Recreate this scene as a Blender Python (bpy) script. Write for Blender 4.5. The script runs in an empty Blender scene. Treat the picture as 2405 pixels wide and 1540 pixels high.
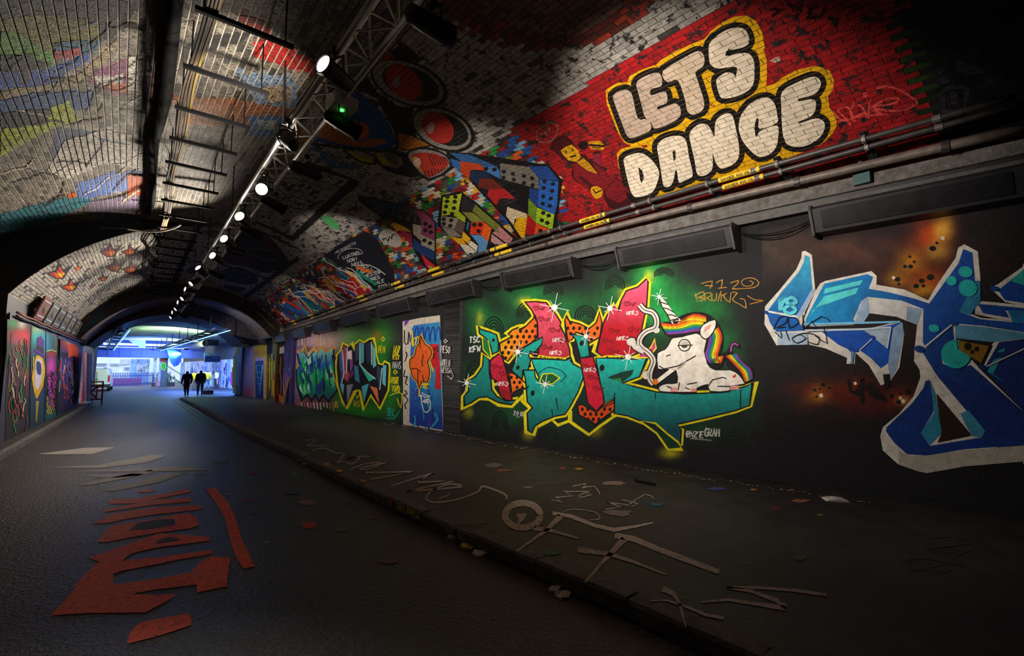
import bpy, bmesh, math, random
import numpy as np
from mathutils import Vector, Matrix
from mathutils.geometry import tessellate_polygon

# ---------------------------------------------------------------- camera
IW, IH = 2405, 1540
FPX = 1075.0
VPX, VPY = 350.0, 868.0
HC = 1.75
scene = bpy.context.scene
COL = scene.collection
_pitch = math.atan((VPY - IH / 2) / FPX)
_fw = np.array([0, math.cos(_pitch), math.sin(_pitch)])
_rt = np.array([1.0, 0, 0])
_up = np.cross(_rt, _fw)
_d = (VPX - IW / 2) / FPX * _rt - (VPY - IH / 2) / FPX * _up + _fw
_yaw = math.atan2(_d[0], _d[1])
_c, _s = math.cos(_yaw), math.sin(_yaw)
_RZ = np.array([[_c, -_s, 0], [_s, _c, 0], [0, 0, 1]])
CR, CU, CF = _RZ @ _rt, _RZ @ _up, _RZ @ _fw
CAM = np.array([0, 0, HC])
cd = bpy.data.cameras.new('camera')
cd.sensor_fit = 'HORIZONTAL'
cd.sensor_width = 36.0
cd.lens = 36.0 * FPX / IW
cd.clip_start = 0.05
cd.clip_end = 400
cam = bpy.data.objects.new('camera', cd)
m = Matrix.Identity(4)
for i in range(3):
    m[i][0], m[i][1], m[i][2], m[i][3] = CR[i], CU[i], -CF[i], CAM[i]
cam.matrix_world = m
COL.objects.link(cam)
scene.camera = cam

# ---------------------------------------------------------------- world, exposure
world = bpy.data.worlds.new('world')
scene.world = world
world.use_nodes = True
wn = world.node_tree.nodes
wn['Background'].inputs[0].default_value = (0.62, 0.78, 1.0, 1)
wn['Background'].inputs[1].default_value = 1.7
vs = scene.view_settings
vs.view_transform = 'Standard'
vs.look = 'None'
vs.gamma = 1.0
vs.use_curve_mapping = False
vs.exposure = 0.75
scene.cycles.use_denoising = True
scene.cycles.max_bounces = 5
scene.cycles.diffuse_bounces = 3
scene.cycles.glossy_bounces = 2
scene.cycles.use_adaptive_sampling = True
scene.cycles.adaptive_threshold = .03
scene.cycles.caustics_reflective = False
scene.cycles.caustics_refractive = False
scene.cycles.sample_clamp_indirect = 4.0

# ---------------------------------------------------------------- helpers
rng = random.Random(7)


def px2dir(pts):
    p = np.asarray(pts, float).reshape(-1, 2)
    return ((p[:, 0] - IW / 2) / FPX)[:, None] * CR - ((p[:, 1] - IH / 2) / FPX)[:, None] * CU + CF


def to_px(P):
    P = np.asarray(P, float).reshape(-1, 3) - CAM
    z = P @ CF
    return np.stack([IW / 2 + FPX * (P @ CR) / z, IH / 2 - FPX * (P @ CU) / z], 1), z


def hexc(h):
    """sRGB hex -> linear rgb"""
    h = h.lstrip('#')
    o = []
    for k in (0, 2, 4):
        v = int(h[k:k + 2], 16) / 255
        o.append(v / 12.92 if v <= 0.04045 else ((v + 0.055) / 1.055) ** 2.4)
    return tuple(o)


def C3(c):
    return hexc(c) if isinstance(c, str) else tuple(c)


MATS = {}


def mat(name, color=(.5, .5, .5), rough=.6, metal=0.0, attr=False, noise=0.0, nscale=6.0, bump=0.0, bscale=40.0,
        emit=None, estr=1.0, spec=.5, wear=None, wearscale=3.0, wearlo=.55, wearhi=.6, trans=0.0, alpha=1.0):
    if name in MATS:
        return MATS[name]
    mt = bpy.data.materials.new(name)
    mt.use_nodes = True
    nt = mt.node_tree
    N, L = nt.nodes, nt.links
    b = N['Principled BSDF']
    b.inputs['Roughness'].default_value = rough
    b.inputs['Metallic'].default_value = metal
    b.inputs['Specular IOR Level'].default_value = spec
    b.inputs['Transmission Weight'].default_value = trans
    b.inputs['Alpha'].default_value = alpha
    col = C3(color)
    b.inputs['Base Color'].default_value = (*col, 1)
    src = None
    if attr:
        a = N.new('ShaderNodeAttribute')
        a.attribute_name = 'Col'
        src = a.outputs['Color']
    tc = None
    if noise or bump or wear:
        tc = N.new('ShaderNodeTexCoord')
    if noise:
        n = N.new('ShaderNodeTexNoise')
        n.inputs['Scale'].default_value = nscale
        n.inputs['Detail'].default_value = 3
        n.inputs['Roughness'].default_value = .65
        L.new(tc.outputs['Object'], n.inputs['Vector'])
        r = N.new('ShaderNodeMapRange')
        r.inputs[1].default_value = .3
        r.inputs[2].default_value = .7
        r.inputs[3].default_value = 1 - noise
        r.inputs[4].default_value = 1 + noise
        L.new(n.outputs['Fac'], r.inputs[0])
        mx = N.new('ShaderNodeMix')
        mx.data_type = 'RGBA'
        mx.blend_type = 'MULTIPLY'
        mx.inputs[0].default_value = 1
        mx.inputs[6].default_value = (*col, 1)
        if src:
            L.new(src, mx.inputs[6])
        L.new(r.outputs[0], mx.inputs[7])
        src = mx.outputs[2]
    if wear:
        n2 = N.new('ShaderNodeTexNoise')
        n2.inputs['Scale'].default_value = wearscale
        n2.inputs['Detail'].default_value = 4
        n2.inputs['Roughness'].default_value = .75
        L.new(tc.outputs['Object'], n2.inputs['Vector'])
        r2 = N.new('ShaderNodeMapRange')
        r2.inputs[1].default_value = wearlo
        r2.inputs[2].default_value = wearhi
        L.new(n2.outputs['Fac'], r2.inputs[0])
        mx2 = N.new('ShaderNodeMix')
        mx2.data_type = 'RGBA'
        mx2.inputs[6].default_value = (*col, 1)
        if src:
            L.new(src, mx2.inputs[6])
        mx2.inputs[7].default_value = (*C3(wear), 1)
        L.new(r2.outputs[0], mx2.inputs[0])
        src = mx2.outputs[2]
    if src:
        L.new(src, b.inputs['Base Color'])
    if bump:
        n3 = N.new('ShaderNodeTexNoise')
        n3.inputs['Scale'].default_value = bscale
        n3.inputs['Detail'].default_value = 3
        n3.inputs['Roughness'].default_value = .7
        L.new(tc.outputs['Object'], n3.inputs['Vector'])
        bp = N.new('ShaderNodeBump')
        bp.inputs['Strength'].default_value = bump
        bp.inputs['Distance'].default_value = .02
        L.new(n3.outputs['Fac'], bp.inputs['Height'])
        L.new(bp.outputs['Normal'], b.inputs['Normal'])
    if emit is not None:
        b.inputs['Emission Color'].default_value = (*C3(emit), 1)
        b.inputs['Emission Strength'].default_value = estr
        mt.cycles.emission_sampling = 'NONE'
    MATS[name] = mt
    return mt


class MB:
    """collects faces with one colour per face corner; build() links ONE mesh object"""

    def __init__(s):
        s.v, s.f, s.c = [], [], []

    def poly(s, pts, col=None):
        n = len(s.v)
        s.v += [tuple(p) for p in pts]
        s.f.append(tuple(range(n, n + len(pts))))
        if col is None:
            s.c.append(None)
        elif isinstance(col[0], (tuple, list)):
            s.c.append(list(col))
        else:
            s.c.append([col] * len(pts))

    def box(s, lo, hi, M=None):
        x0, y0, z0 = lo
        x1, y1, z1 = hi
        P = [(x0, y0, z0), (x1, y0, z0), (x1, y1, z0), (x0, y1, z0), (x0, y0, z1), (x1, y0, z1), (x1, y1, z1), (x0, y1, z1)]
        if M is not None:
            P = [tuple(M @ Vector(p)) for p in P]
        n = len(s.v)
        s.v += P
        for q in ((0, 3, 2, 1), (4, 5, 6, 7), (0, 1, 5, 4), (1, 2, 6, 5), (2, 3, 7, 6), (3, 0, 4, 7)):
            s.f.append(tuple(n + k for k in q))
            s.c.append(None)

    def prism(s, prof, a, b, M=None):
        """profile list (u,v) extruded from a to b along local x: points (x,u,v)"""
        n = len(s.v)
        k = len(prof)
        for x in (a, b):
            for (u, w) in prof:
                p = Vector((x, u, w))
                s.v.append(tuple(M @ p) if M is not None else tuple(p))
        for i in range(k):
            j = (i + 1) % k
            s.f.append((n + i, n + j, n + k + j, n + k + i))
            s.c.append(None)
        s.f.append(tuple(n + i for i in range(k))[::-1])
        s.f.append(tuple(n + k + i for i in range(k)))
        s.c += [None, None]

    def tube(s, path, r, seg=8, closed=False, rr=None):
        path = [Vector(p) for p in path]
        n0 = len(s.v)
        k = len(path)
        up = Vector((0, 0, 1))
        prev = None
        for i, p in enumerate(path):
            if closed:
                t = (path[(i + 1) % k] - path[i - 1])
            else:
                t = path[min(i + 1, k - 1)] - path[max(i - 1, 0)]
            t = t.normalized() if t.length > 1e-9 else Vector((0, 1, 0))
            if prev is None:
                a = t.cross(up)
                if a.length < .05:
                    a = t.cross(Vector((1, 0, 0)))
            else:
                a = prev - t * prev.dot(t)
            a.normalize()
            prev = a
            b = t.cross(a)
            rad = rr[i] if rr else r
            for j in range(seg):
                an = 2 * math.pi * j / seg
                s.v.append(tuple(p + (a * math.cos(an) + b * math.sin(an)) * rad))
        for i in range(k if closed else k - 1):
            i2 = (i + 1) % k
            for j in range(seg):
                j2 = (j + 1) % seg
                s.f.append((n0 + i * seg + j, n0 + i * seg + j2, n0 + i2 * seg + j2, n0 + i2 * seg + j))
                s.c.append(None)
        if not closed:
            s.f.append(tuple(n0 + j for j in range(seg))[::-1])
            s.f.append(tuple(n0 + (k - 1) * seg + j for j in range(seg)))
            s.c += [None, None]

    def lathe(s, prof, M=None, seg=16):
        """profile (r, z) revolved about local z, caps closed"""
        n0 = len(s.v)
        for (r, z) in prof:
            for j in range(seg):
                an = 2 * math.pi * j / seg
                p = Vector((r * math.cos(an), r * math.sin(an), z))
                s.v.append(tuple(M @ p) if M is not None else tuple(p))
        for i in range(len(prof) - 1):
            for j in range(seg):
                j2 = (j + 1) % seg
                s.f.append((n0 + i * seg + j, n0 + i * seg + j2, n0 + (i + 1) * seg + j2, n0 + (i + 1) * seg + j))
                s.c.append(None)
        s.f.append(tuple(n0 + j for j in range(seg))[::-1])
        s.f.append(tuple(n0 + (len(prof) - 1) * seg + j for j in range(seg)))
        s.c += [None, None]

    def build(s, name, material, parent=None, smooth=False, origin=None, flip=None):
        me = bpy.data.meshes.new(name)
        V = s.v
        if origin is not None:
            V = [(a - origin[0], b - origin[1], c - origin[2]) for a, b, c in V]
        me.from_pydata(V, [], s.f)
        if any(c is not None for c in s.c):
            at = me.color_attributes.new('Col', 'FLOAT_COLOR', 'CORNER')
            arr = []
            for f, c in zip(s.f, s.c):
                if c is None:
                    c = [(.5, .5, .5)] * len(f)
                for q in c:
                    arr += [q[0], q[1], q[2], 1.0]
            at.data.foreach_set('color', arr)
        if smooth:
            me.polygons.foreach_set('use_smooth', [True] * len(me.polygons))
        me.update()
        return link(name, me, material, parent, origin)


def link(name, me, material, parent=None, origin=None):
    o = bpy.data.objects.new(name, me)
    if material is not None and len(me.materials) == 0:
        me.materials.append(material)
    COL.objects.link(o)
    if origin is not None:
        o.location = origin
    if parent is not None:
        o.parent = parent
        if not parent.parent:
            o.matrix_parent_inverse = Matrix.Translation(parent.location).inverted()
    return o


def tag(o, label=None, cat=None, group=None, kind=None):
    if label:
        o['label'] = label
    if cat:
        o['category'] = cat
    if group:
        o['group'] = group
    if kind:
        o['kind'] = kind
    return o


def empty(name, loc, label=None, cat=None, group=None, kind=None):
    o = bpy.data.objects.new(name, None)
    o.empty_display_size = .1
    COL.objects.link(o)
    o.location = loc
    return tag(o, label, cat, group, kind)


def look(loc, to, up=(0, 0, 1)):
    """matrix at loc whose +z axis points to `to`"""
    z = (Vector(to) - Vector(loc)).normalized()
    x = Vector(up).cross(z)
    if x.length < 1e-4:
        x = Vector((1, 0, 0))
    x.normalize()
    y = z.cross(x)
    M = Matrix.Identity(4)
    for i in range(3):
        M[i][0], M[i][1], M[i][2], M[i][3] = x[i], y[i], z[i], loc[i]
    return M


# ---------------------------------------------------------------- shape of the tunnel
YA, YB, YC, YD = 15.0, 26.0, 29.0, 33.0


def pchip(xs, ys):
    xs, ys = np.array(xs, float), np.array(ys, float)
    h = np.diff(xs)
    d = np.diff(ys) / h
    mm = np.zeros_like(ys)
    mm[1:-1] = np.where(d[:-1] * d[1:] > 0, 2 * d[:-1] * d[1:] / (d[:-1] + d[1:] + 1e-12), 0)
    mm[0], mm[-1] = d[0], d[-1]

    def f(x):
        x = np.clip(np.asarray(x, float), xs[0], xs[-1])
        i = np.clip(np.searchsorted(xs, x) - 1, 0, len(xs) - 2)
        t = (x - xs[i]) / h[i]
        return ((1 + 2 * t) * (1 - t) ** 2 * ys[i] + t * (1 - t) ** 2 * h[i] * mm[i] + t * t * (3 - 2 * t) * ys[i + 1]
                + t * t * (t - 1) * h[i] * mm[i + 1])
    return f


XR = pchip([-9, -3, 1.5, 3.3, 6.5, 10.8, 13, 23.4, 36], [8.5, 8.0, 7.42, 7.16, 6.72, 6.24, 6.06, 5.42, 4.82])
ZR = pchip([-9, 4, 8, 12, 20, 26, 36], [4.42, 4.42, 4.40, 4.30, 4.08, 3.93, 3.8])
ZCR = 5.75
XLF, ZLF = -2.6, 3.42      # springing on the left beyond YA
XLN, ZLN = -4.4, 3.40      # springing on the left in the near bay


def vault_xc(y):
    return (XLF + XR(y)) / 2


def vault_z(x, y):
    x, y = np.asarray(x, float), np.asarray(y, float)
    xc = vault_xc(y)
    a = XR(y) - xc
    h = ZCR - ZR(y)
    R = (a * a + h * h) / (2 * h)
    zr = ZCR - R + np.sqrt(np.maximum(R * R - (x - xc) ** 2, .01))
    u = np.clip((xc - x) / (xc - XLN), 0, 1.2)
    zn = ZLN + (ZCR - ZLN) * (1 - u ** 2.8)
    al = xc - XLF
    hl = ZCR - ZLF
    Rl = (al * al + hl * hl) / (2 * hl)
    zf = ZCR - Rl + np.sqrt(np.maximum(Rl * Rl - (x - xc) ** 2, .01))
    return np.where(x >= xc, zr, np.where(y < YA, zn, zf))


def march(px, fun, tmax=70.0, n=900):
    """first point along each pixel ray where fun(P) > 0"""
    D = px2dir(px)
    t = np.linspace(.6, tmax, n)
    P = CAM + t[None, :, None] * D[:, None, :]
    g = fun(P[..., 0], P[..., 1], P[..., 2]) > 0
    i = np.argmax(g, 1)
    i = np.where(g.any(1), np.maximum(i, 1), n - 1)
    lo, hi = t[i - 1], t[i]
    for _ in range(22):
        md = (lo + hi) / 2
        Q = CAM + md[:, None] * D
        w = fun(Q[:, 0], Q[:, 1], Q[:, 2]) > 0
        hi = np.where(w, md, hi)
        lo = np.where(w, lo, md)
    return CAM + hi[:, None] * D


# arc-length tables for the three half profiles, t in [0,1] from crown to springing
def _tab(f):
    u = np.linspace(0, 1, 400)
    z = f(u)
    return u, z


_U = np.linspace(0, 1, 600)


def _arc(xs, zs):
    L = np.concatenate([[0], np.cumsum(np.hypot(np.diff(xs), np.diff(zs)))])
    return L / L[-1], L[-1]


def half_pt(half, t, y):
    """point on the vault, half in 'R','N','F', t = 0 crown .. 1 springing"""
    t, y = np.asarray(t, float), np.asarray(y, float)
    xc = vault_xc(y)
    if half == 'N':
        xs = 6.2 * _U
        zs = -2.35 * _U ** 2.8
        A, _ = _arc(xs, zs)
        u = np.interp(t, A, _U)
        x = xc - u * (xc - XLN)
    else:
        if half == 'R':
            a, h = XR(y) - xc, ZCR - ZR(y)
        else:
            a, h = xc - XLF, ZCR - ZLF
        R = (a * a + h * h) / (2 * h)
        th = np.arcsin(np.clip(a / R, -1, 1))
        x = xc + (1 if half == 'R' else -1) * R * np.sin(t * th)
    yy = np.where(np.ones_like(x) > 0, y, y)
    z = vault_z(x, np.where(half == 'F', np.maximum(yy, YA + 1e-4), np.where(half == 'N', np.minimum(yy, YA - 1e-4), yy)))
    return np.stack([x, yy + 0 * x, z], -1)


def half_t(half, x, y):
    x, y = np.asarray(x, float), np.asarray(y, float)
    xc = vault_xc(y)
    if half == 'N':
        xs = 6.2 * _U
        zs = -2.35 * _U ** 2.8
        A, _ = _arc(xs, zs)
        return np.interp((xc - x) / (xc - XLN), _U, A)
    if half == 'R':
        a, h = XR(y) - xc, ZCR - ZR(y)
    else:
        a, h = xc - XLF, ZCR - ZLF
    R = (a * a + h * h) / (2 * h)
    th = np.arcsin(np.clip(a / R, -1, 1))
    return np.arcsin(np.clip(np.abs(x - xc) / R, -1, 1)) / th


def half_nrm(half, t, y):
    e = 1e-3
    p = half_pt(half, t + e, y) - half_pt(half, t - e, y)
    n = np.stack([-p[..., 2], 0 * p[..., 0], p[..., 0]], -1)
    n = n / np.linalg.norm(n, axis=-1, keepdims=True)
    return np.where(n[..., 2:3] > 0, -n, n)
# ================================================================ materials
M_PAINT = mat('paint', attr=True, rough=.68, spec=.3, noise=.22, nscale=9, bump=.5, bscale=45)
M_PAINTB = mat('paint_on_brick', attr=True, rough=.65, spec=.35, noise=.22, nscale=11, bump=.5, bscale=70)
M_PAINTF = mat('paint_on_ground', attr=True, rough=.6, noise=.3, nscale=30, wear=(.012, .011, .011), wearscale=22, wearlo=.56, wearhi=.68)
M_BRICK = mat('painted_brick', attr=True, rough=.62, noise=.35, nscale=16, bump=.7, bscale=60, wear=(.012, .011, .012), wearscale=7, wearlo=.54, wearhi=.6)
M_BRICKL = mat('painted_brick_rough', attr=True, rough=.55, noise=.5, nscale=22, bump=1.0, bscale=45, wear=(.014, .012, .010), wearscale=24, wearlo=.49, wearhi=.6)
M_MORT_D = mat('mortar_dark', (.02, .018, .017), rough=.9)
M_MORT_L = mat('mortar_light', (.42, .38, .32), rough=.8, noise=.5, nscale=4)
M_WALL = mat('wall_black_paint', hexc('#15151b'), rough=.68, noise=.5, nscale=3.0, bump=.6, bscale=45, spec=.3)
M_ROAD = mat('asphalt', (.013, .0115, .0108), rough=.42, noise=.6, nscale=5, bump=1.0, bscale=26, spec=.5)
M_PAVE = mat('pavement_asphalt', (.025, .021, .019), rough=.5, noise=.5, nscale=4, bump=.5, bscale=60, spec=.4)
M_KERB = mat('kerb_stone', (.1, .092, .088), rough=.7, noise=.5, nscale=9, bump=.6, bscale=40)
M_CONC = mat('grey_plaster', (.13, .12, .115), rough=.8, noise=.45, nscale=9, bump=1.0, bscale=30)
M_DARK = mat('dark_steel', (.018, .018, .021), rough=.45, noise=.3, nscale=10)
M_BLACK = mat('black_void', (.006, .006, .007), rough=.9)
M_GREY = mat('grey_metal', (.16, .145, .135), rough=.45, metal=.3, noise=.3, nscale=14)
M_ALU = mat('aluminium', (.55, .53, .5), rough=.42, metal=.3)


def grid_surface(name, fun, us, vs_, material, parent=None, smooth=True, vec=False):
    P = [[fun(u, v) for v in vs_] for u in us] if not vec else [fun(np.full(len(vs_), u), np.array(vs_)).tolist() for u in us]
    V = [tuple(p) for row in P for p in row]
    n = len(vs_)
    F = [(i * n + j, i * n + j + 1, (i + 1) * n + j + 1, (i + 1) * n + j) for i in range(len(us) - 1) for j in range(n - 1)]
    me = bpy.data.meshes.new(name)
    me.from_pydata(V, [], F)
    if smooth:
        me.polygons.foreach_set('use_smooth', [True] * len(F))
    return link(name, me, material, parent)


# ================================================================ ground
KR = pchip([-9, 1.4, 2.5, 4.8, 6.6, 10.1, 15.3, 21.2, 33.2], [2.95, 2.83, 2.74, 2.55, 2.46, 2.36, 2.1, 1.88, 1.5])
XKL = -2.16
PZ = 0.12
ysd = [float(v) for v in np.concatenate([np.arange(-9, 33.3, .6), [33.2]])]
mb = MB()
for a, b in zip(ysd[:-1], ysd[1:]):
    for k in range(6):
        u0, u1 = k / 6, (k + 1) / 6
        def rx(u, y):
            return (XKL - 2.5) * (1 - u) + (float(KR(y)) + .12) * u
        mb.poly([(rx(u0, a), a, 0), (rx(u1, a), a, 0), (rx(u1, b), b, 0), (rx(u0, b), b, 0)])
mb.poly([(-12, 33.2, 0), (16, 33.2, 0), (16, 90, 0), (-12, 90, 0)])
mb.poly([(-30, -12, -.08), (30, -12, -.08), (30, 100, -.08), (-30, 100, -.08)])  # added unseen slab, stops sky light leaking in from below
floor_o = tag(mb.build('floor', M_ROAD), 'dark asphalt roadway running through the tunnel', kind='structure')
mb = MB()
for a, b in zip(ysd[:-1], ysd[1:]):
    for k in range(5):
        u0, u1 = k / 5, (k + 1) / 5
        def rx(u, y):
            return (float(KR(y)) + .14) * (1 - u) + (float(XR(y)) + .3) * u
        mb.poly([(rx(u0, a), a, PZ), (rx(u1, a), a, PZ), (rx(u1, b), b, PZ), (rx(u0, b), b, PZ)])
mb.poly([(KR(33.2) + .14, 33.2, PZ), (5.3, 33.2, PZ), (5.3, 33.2, 0), (KR(33.2) + .14, 33.2, 0)])
pave_o = tag(mb.build('floor_pavement', M_PAVE), 'wide raised pavement below the right wall', kind='structure')
mb = MB()
mb.box((-2.75, 12.0, -.05), (XKL - .13, 33.0, .10))
lpave_o = tag(mb.build('floor_left_pavement', M_PAVE), 'narrow pavement strip along the left hoarding', kind='structure')

# kerb stones, one by one
kerb = tag(empty('trim_1', (2.4, 8, 0)), 'low stone kerb between roadway and right pavement', kind='structure')
y = -.5
k = 0
while y < 33.0:
    L = .9
    y1 = min(y + L - .012, 33.2)
    x0, x1 = float(KR(y)), float(KR(y1))
    t = .008 * math.sin(k * 2.3)
    mb = MB()
    A = [(x0, y, -.03), (x0, y, .095 + t), (x0 + .02, y, PZ + t), (x0 + .15, y, PZ + .004), (x0 + .15, y, -.03)]
    B = [(p[0] - x0 + x1, y1, p[2]) for p in A]
    for i in range(5):
        j = (i + 1) % 5
        mb.poly([A[i], A[j], B[j], B[i]])
    mb.poly(A[::-1])
    mb.poly(B)
    mb.build('kerb_stone', M_KERB, kerb)
    y += L
    k += 1
kerbl = tag(empty('trim_2', (XKL, 20, 0)), 'low stone kerb beside the left hoarding', kind='structure')
y = 12.0
while y < 29.4:
    mb = MB()
    mb.box((XKL - .13, y, -.03), (XKL, y + .888, .105))
    mb.build('kerb_stone', M_KERB, kerbl)
    y += .9

# ================================================================ right wall
wall_r = tag(grid_surface('wall_right', lambda y, z: (float(XR(y)), y, z), ysd[:-1] + [33.2, 37.6], [0, .6, 1.2, 1.8, 2.4, 3.0, 3.6, 4.2, 4.6], M_WALL),
             'long black painted brick wall covered with graffiti on the right', kind='structure')
# ledge: grey plaster band, groove and lower steel strip
def ledge(name, prof, material, y0=-2.0, y1=33.0, label=None):
    mb = MB()
    ys = list(np.arange(y0, y1, .8)) + [y1]
    for a, b in zip(ys[:-1], ys[1:]):
        for (p, q) in zip(prof, prof[1:] + prof[:1]):
            def pt(pr, y):
                return (float(XR(y)) - pr[0], y, float(ZR(y)) + pr[1])
            mb.poly([pt(p, a), pt(p, b), pt(q, b), pt(q, a)])
    o = mb.build(name, material)
    tag(o, label, kind='structure')
    return o
band_o = ledge('trim_3', [(-.05, .02), (.07, .0), (.09, -.27), (-.05, -.29)], M_CONC, label='rough grey plaster band at the springing of the vault')
ledge('trim_4', [(-.05, -.28), (.05, -.28), (.05, -.36), (-.05, -.36)], M_DARK, label='dark groove under the grey plaster band')
ledge('trim_5', [(-.05, -.35), (.13, -.35), (.13, -.44), (-.05, -.44)], mat('strip_grey', (.075, .073, .075), rough=.6, noise=.4, nscale=8, bump=.5), label='narrow grey steel strip above the long lamp housings')

# ================================================================ vault sheets (mortar) and end faces
tt = np.linspace(0, 1, 60)
yv_n = list(np.arange(-9, 15.0, 1.0)) + [YA]
yv_f = list(np.arange(YA, YB, 1.0)) + [YB]
ceil_o = tag(grid_surface('ceiling', lambda y, t: half_pt('R', t, y), yv_n[:-1] + yv_f, tt, M_MORT_D, vec=True),
             'brick barrel vault over the street, painted all over', kind='structure')
cl = grid_surface('mortar_sheet', lambda y, t: half_pt('N', t, y), yv_n, tt, M_MORT_L, ceil_o, vec=True)
cf = grid_surface('mortar_sheet', lambda y, t: half_pt('F', t, y), yv_f, tt, mat('mortar_mid', (.1, .09, .075), rough=.8, noise=.5, nscale=4), ceil_o, vec=True)

# step face at YA between near bay and narrower bay
mb = MB()
U = np.linspace(0, 1, 40)
for a, b in zip(U[:-1], U[1:]):
    xs = [2.0 + (XLN - 2.0) * u for u in (a, b)]
    top = [(x, YA + .002, float(vault_z(x, YA - .01)) + .05) for x in xs]
    bot = [(x, YA + .002, float(vault_z(x, YA + .01)) - .0 if x > XLF else 0.0) for x in xs]
    mb.poly([bot[0], bot[1], top[1], top[0]])
step_o = tag(mb.build('wall_step', mat('step_black', (.016, .016, .02), rough=.7, noise=.4, nscale=4, bump=.4)), 'black wall face where the vault steps down on the left', kind='structure')
# near left wall, added rear wall (out of view, shut the tunnel against sky light)
mb = MB()
mb.poly([(XLN, -9, 0), (XLN, YA, 0), (XLN, YA, ZLN), (XLN, -9, ZLN)])
mb.poly([(XLN, -9, 0), (9, -9, 0), (9, -9, 6.2), (XLN, -9, 6.2)])
tag(mb.build('wall_near_and_blocker', M_WALL), 'dark tunnel wall near the camera and an added rear wall against sky light', kind='structure')


def arch_pts(xl, zl, xr, zrr, zc, n=28):
    xc = (xl + xr) / 2
    zs = (zl + zrr) / 2
    a = (xr - xl) / 2
    h = zc - zs
    R = (a * a + h * h) / (2 * h)
    th = math.asin(min(1, a / R))
    out = []
    for i in range(n + 1):
        t = -1 + 2 * i / n
        x = xc + R * math.sin(t * th)
        z = zc - R + R * math.cos(t * th) + (zrr - zl) / 2 * t
        out.append((x, z))
    return out


A2 = arch_pts(-2.3, 3.05, 4.75, 3.45, 5.12)
A3 = arch_pts(-2.3, 2.85, 3.95, 3.15, 4.55)


def arch_face(name, pts, y, top, material, label):
    mb = MB()
    for p, q in zip(pts[:-1], pts[1:]):
        mb.poly([(p[0], y, p[1]), (q[0], y, q[1]), (q[0], y, top), (p[0], y, top)])
    mb.poly([(-6, y, 0 if pts[0][0] > -2.31 and False else pts[0][1]), (pts[0][0], y, pts[0][1]), (pts[0][0], y, top), (-6, y, top)])
    mb.poly([(pts[-1][0], y, pts[-1][1]), (12, y, pts[-1][1]), (12, y, top), (pts[-1][0], y, top)])
    return tag(mb.build(name, material), label, kind='structure')


M_ARCH = mat('arch_paint', (.05, .042, .045), rough=.7, noise=.6, nscale=5, bump=.5)
face2 = arch_face('wall_arch_face', A2, YB, 6.0, M_ARCH, 'dark painted face of the first lower arch')
face3 = arch_face('wall_arch_face_inner', A3, YC, 6.0, M_ARCH, 'dark painted face of the second lower arch')


def soffit(name, pts, y0, y1, material, label):
    mb = MB()
    ys = np.linspace(y0, y1, 5)
    for a, b in zip(ys[:-1], ys[1:]):
        for p, q in zip(pts[:-1], pts[1:]):
            mb.poly([(p[0], a, p[1]), (q[0], a, q[1]), (q[0], b, q[1]), (p[0], b, p[1])])
    return tag(mb.build(name, material, smooth=True), label, kind='structure')


M_SOF = mat('soffit_brick', (.14, .12, .12), rough=.75, noise=.6, nscale=6, bump=.6)
soff2 = soffit('ceiling_arch', A2, YB, YC, M_SOF, 'underside of the first lower arch, faded paint stripes')
soff3 = soffit('ceiling_arch_inner', A3, YC, YD, M_SOF, 'underside of the second lower arch')

# ================================================================ left wall
XW = -2.52
mb = MB()
mb.poly([(XW - .06, YA, 0), (XW - .06, 30.5, 0), (XW - .06, 30.5, 3.5), (XW - .06, YA, 3.5)])
mb.poly([(XW - .06, YA, 0), (XW - 2, YA, 0), (XW - 2, YA, 3.5), (XW - .06, YA, 3.5)])
wall_l = tag(mb.build('wall_left', mat('hoarding_dark', (.03, .025, .03), rough=.6, noise=.4)), 'left wall lined with painted vertical boards', kind='structure')
# ================================================================ lamp strengths (W) used by the lamps further down
EN_FACE = [380, 70, 80, 90]
AIM_FACE = [(-2.0, -3.6, -1.0), (-2.3, -3.0, .75), (-2.4, -2.6, .8), (-2.4, -2.2, .8)]
# left row: strength, aim as (dx, dy, z)
EN_LEFT = [(90, (-2.6, -1.3, 4.45)), (260, (-.45, 1.7, 5.6)), None, None, None, None, (480, (-1.7, -1.4, 5.45)), (420, (-3.2, -1.4, 1.5)), (260, (-3, -1.0, 4.6)), (420, (-3.2, -1.4, 1.5)), (200, (-3, -1.0, 4.3)), (300, (-3.2, -1, 1.8)), (120, (-3, -1, 4.0)), (200, (-3, -1, 2.0))]
EN_LCONE = [110, 74] + [110] * 12
EN_RIGHT = [600, 340, 300, 300, 240, 260, 190, 170, 170, 170]
EN_RAIM = [(.75, 4.4), (-.6, 2.3), (1.3, 4.1), (-.4, 2.2), (.8, 2.2), (2.6, 4.0), (0, 2.2), (2, 2.6), (2, 2.0), (2, 2.4)]
EN_RCONE = [68, 96, 84, 100, 92, 92, 96, 92, 92, 92]
EN_HALL = [900, 1300, 900]
M_LENS2 = mat('lamp_lens_lit', (.9, .9, .9), emit=(1, .93, .85), estr=12)
# ================================================================ painting system
NCR, NCN, NCF = 66, 84, 66
BL = .235
GTH = {'R': .042, 'N': .10, 'F': .09}      # joint share across a course
GY = .014                                  # joint share along a brick


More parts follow.
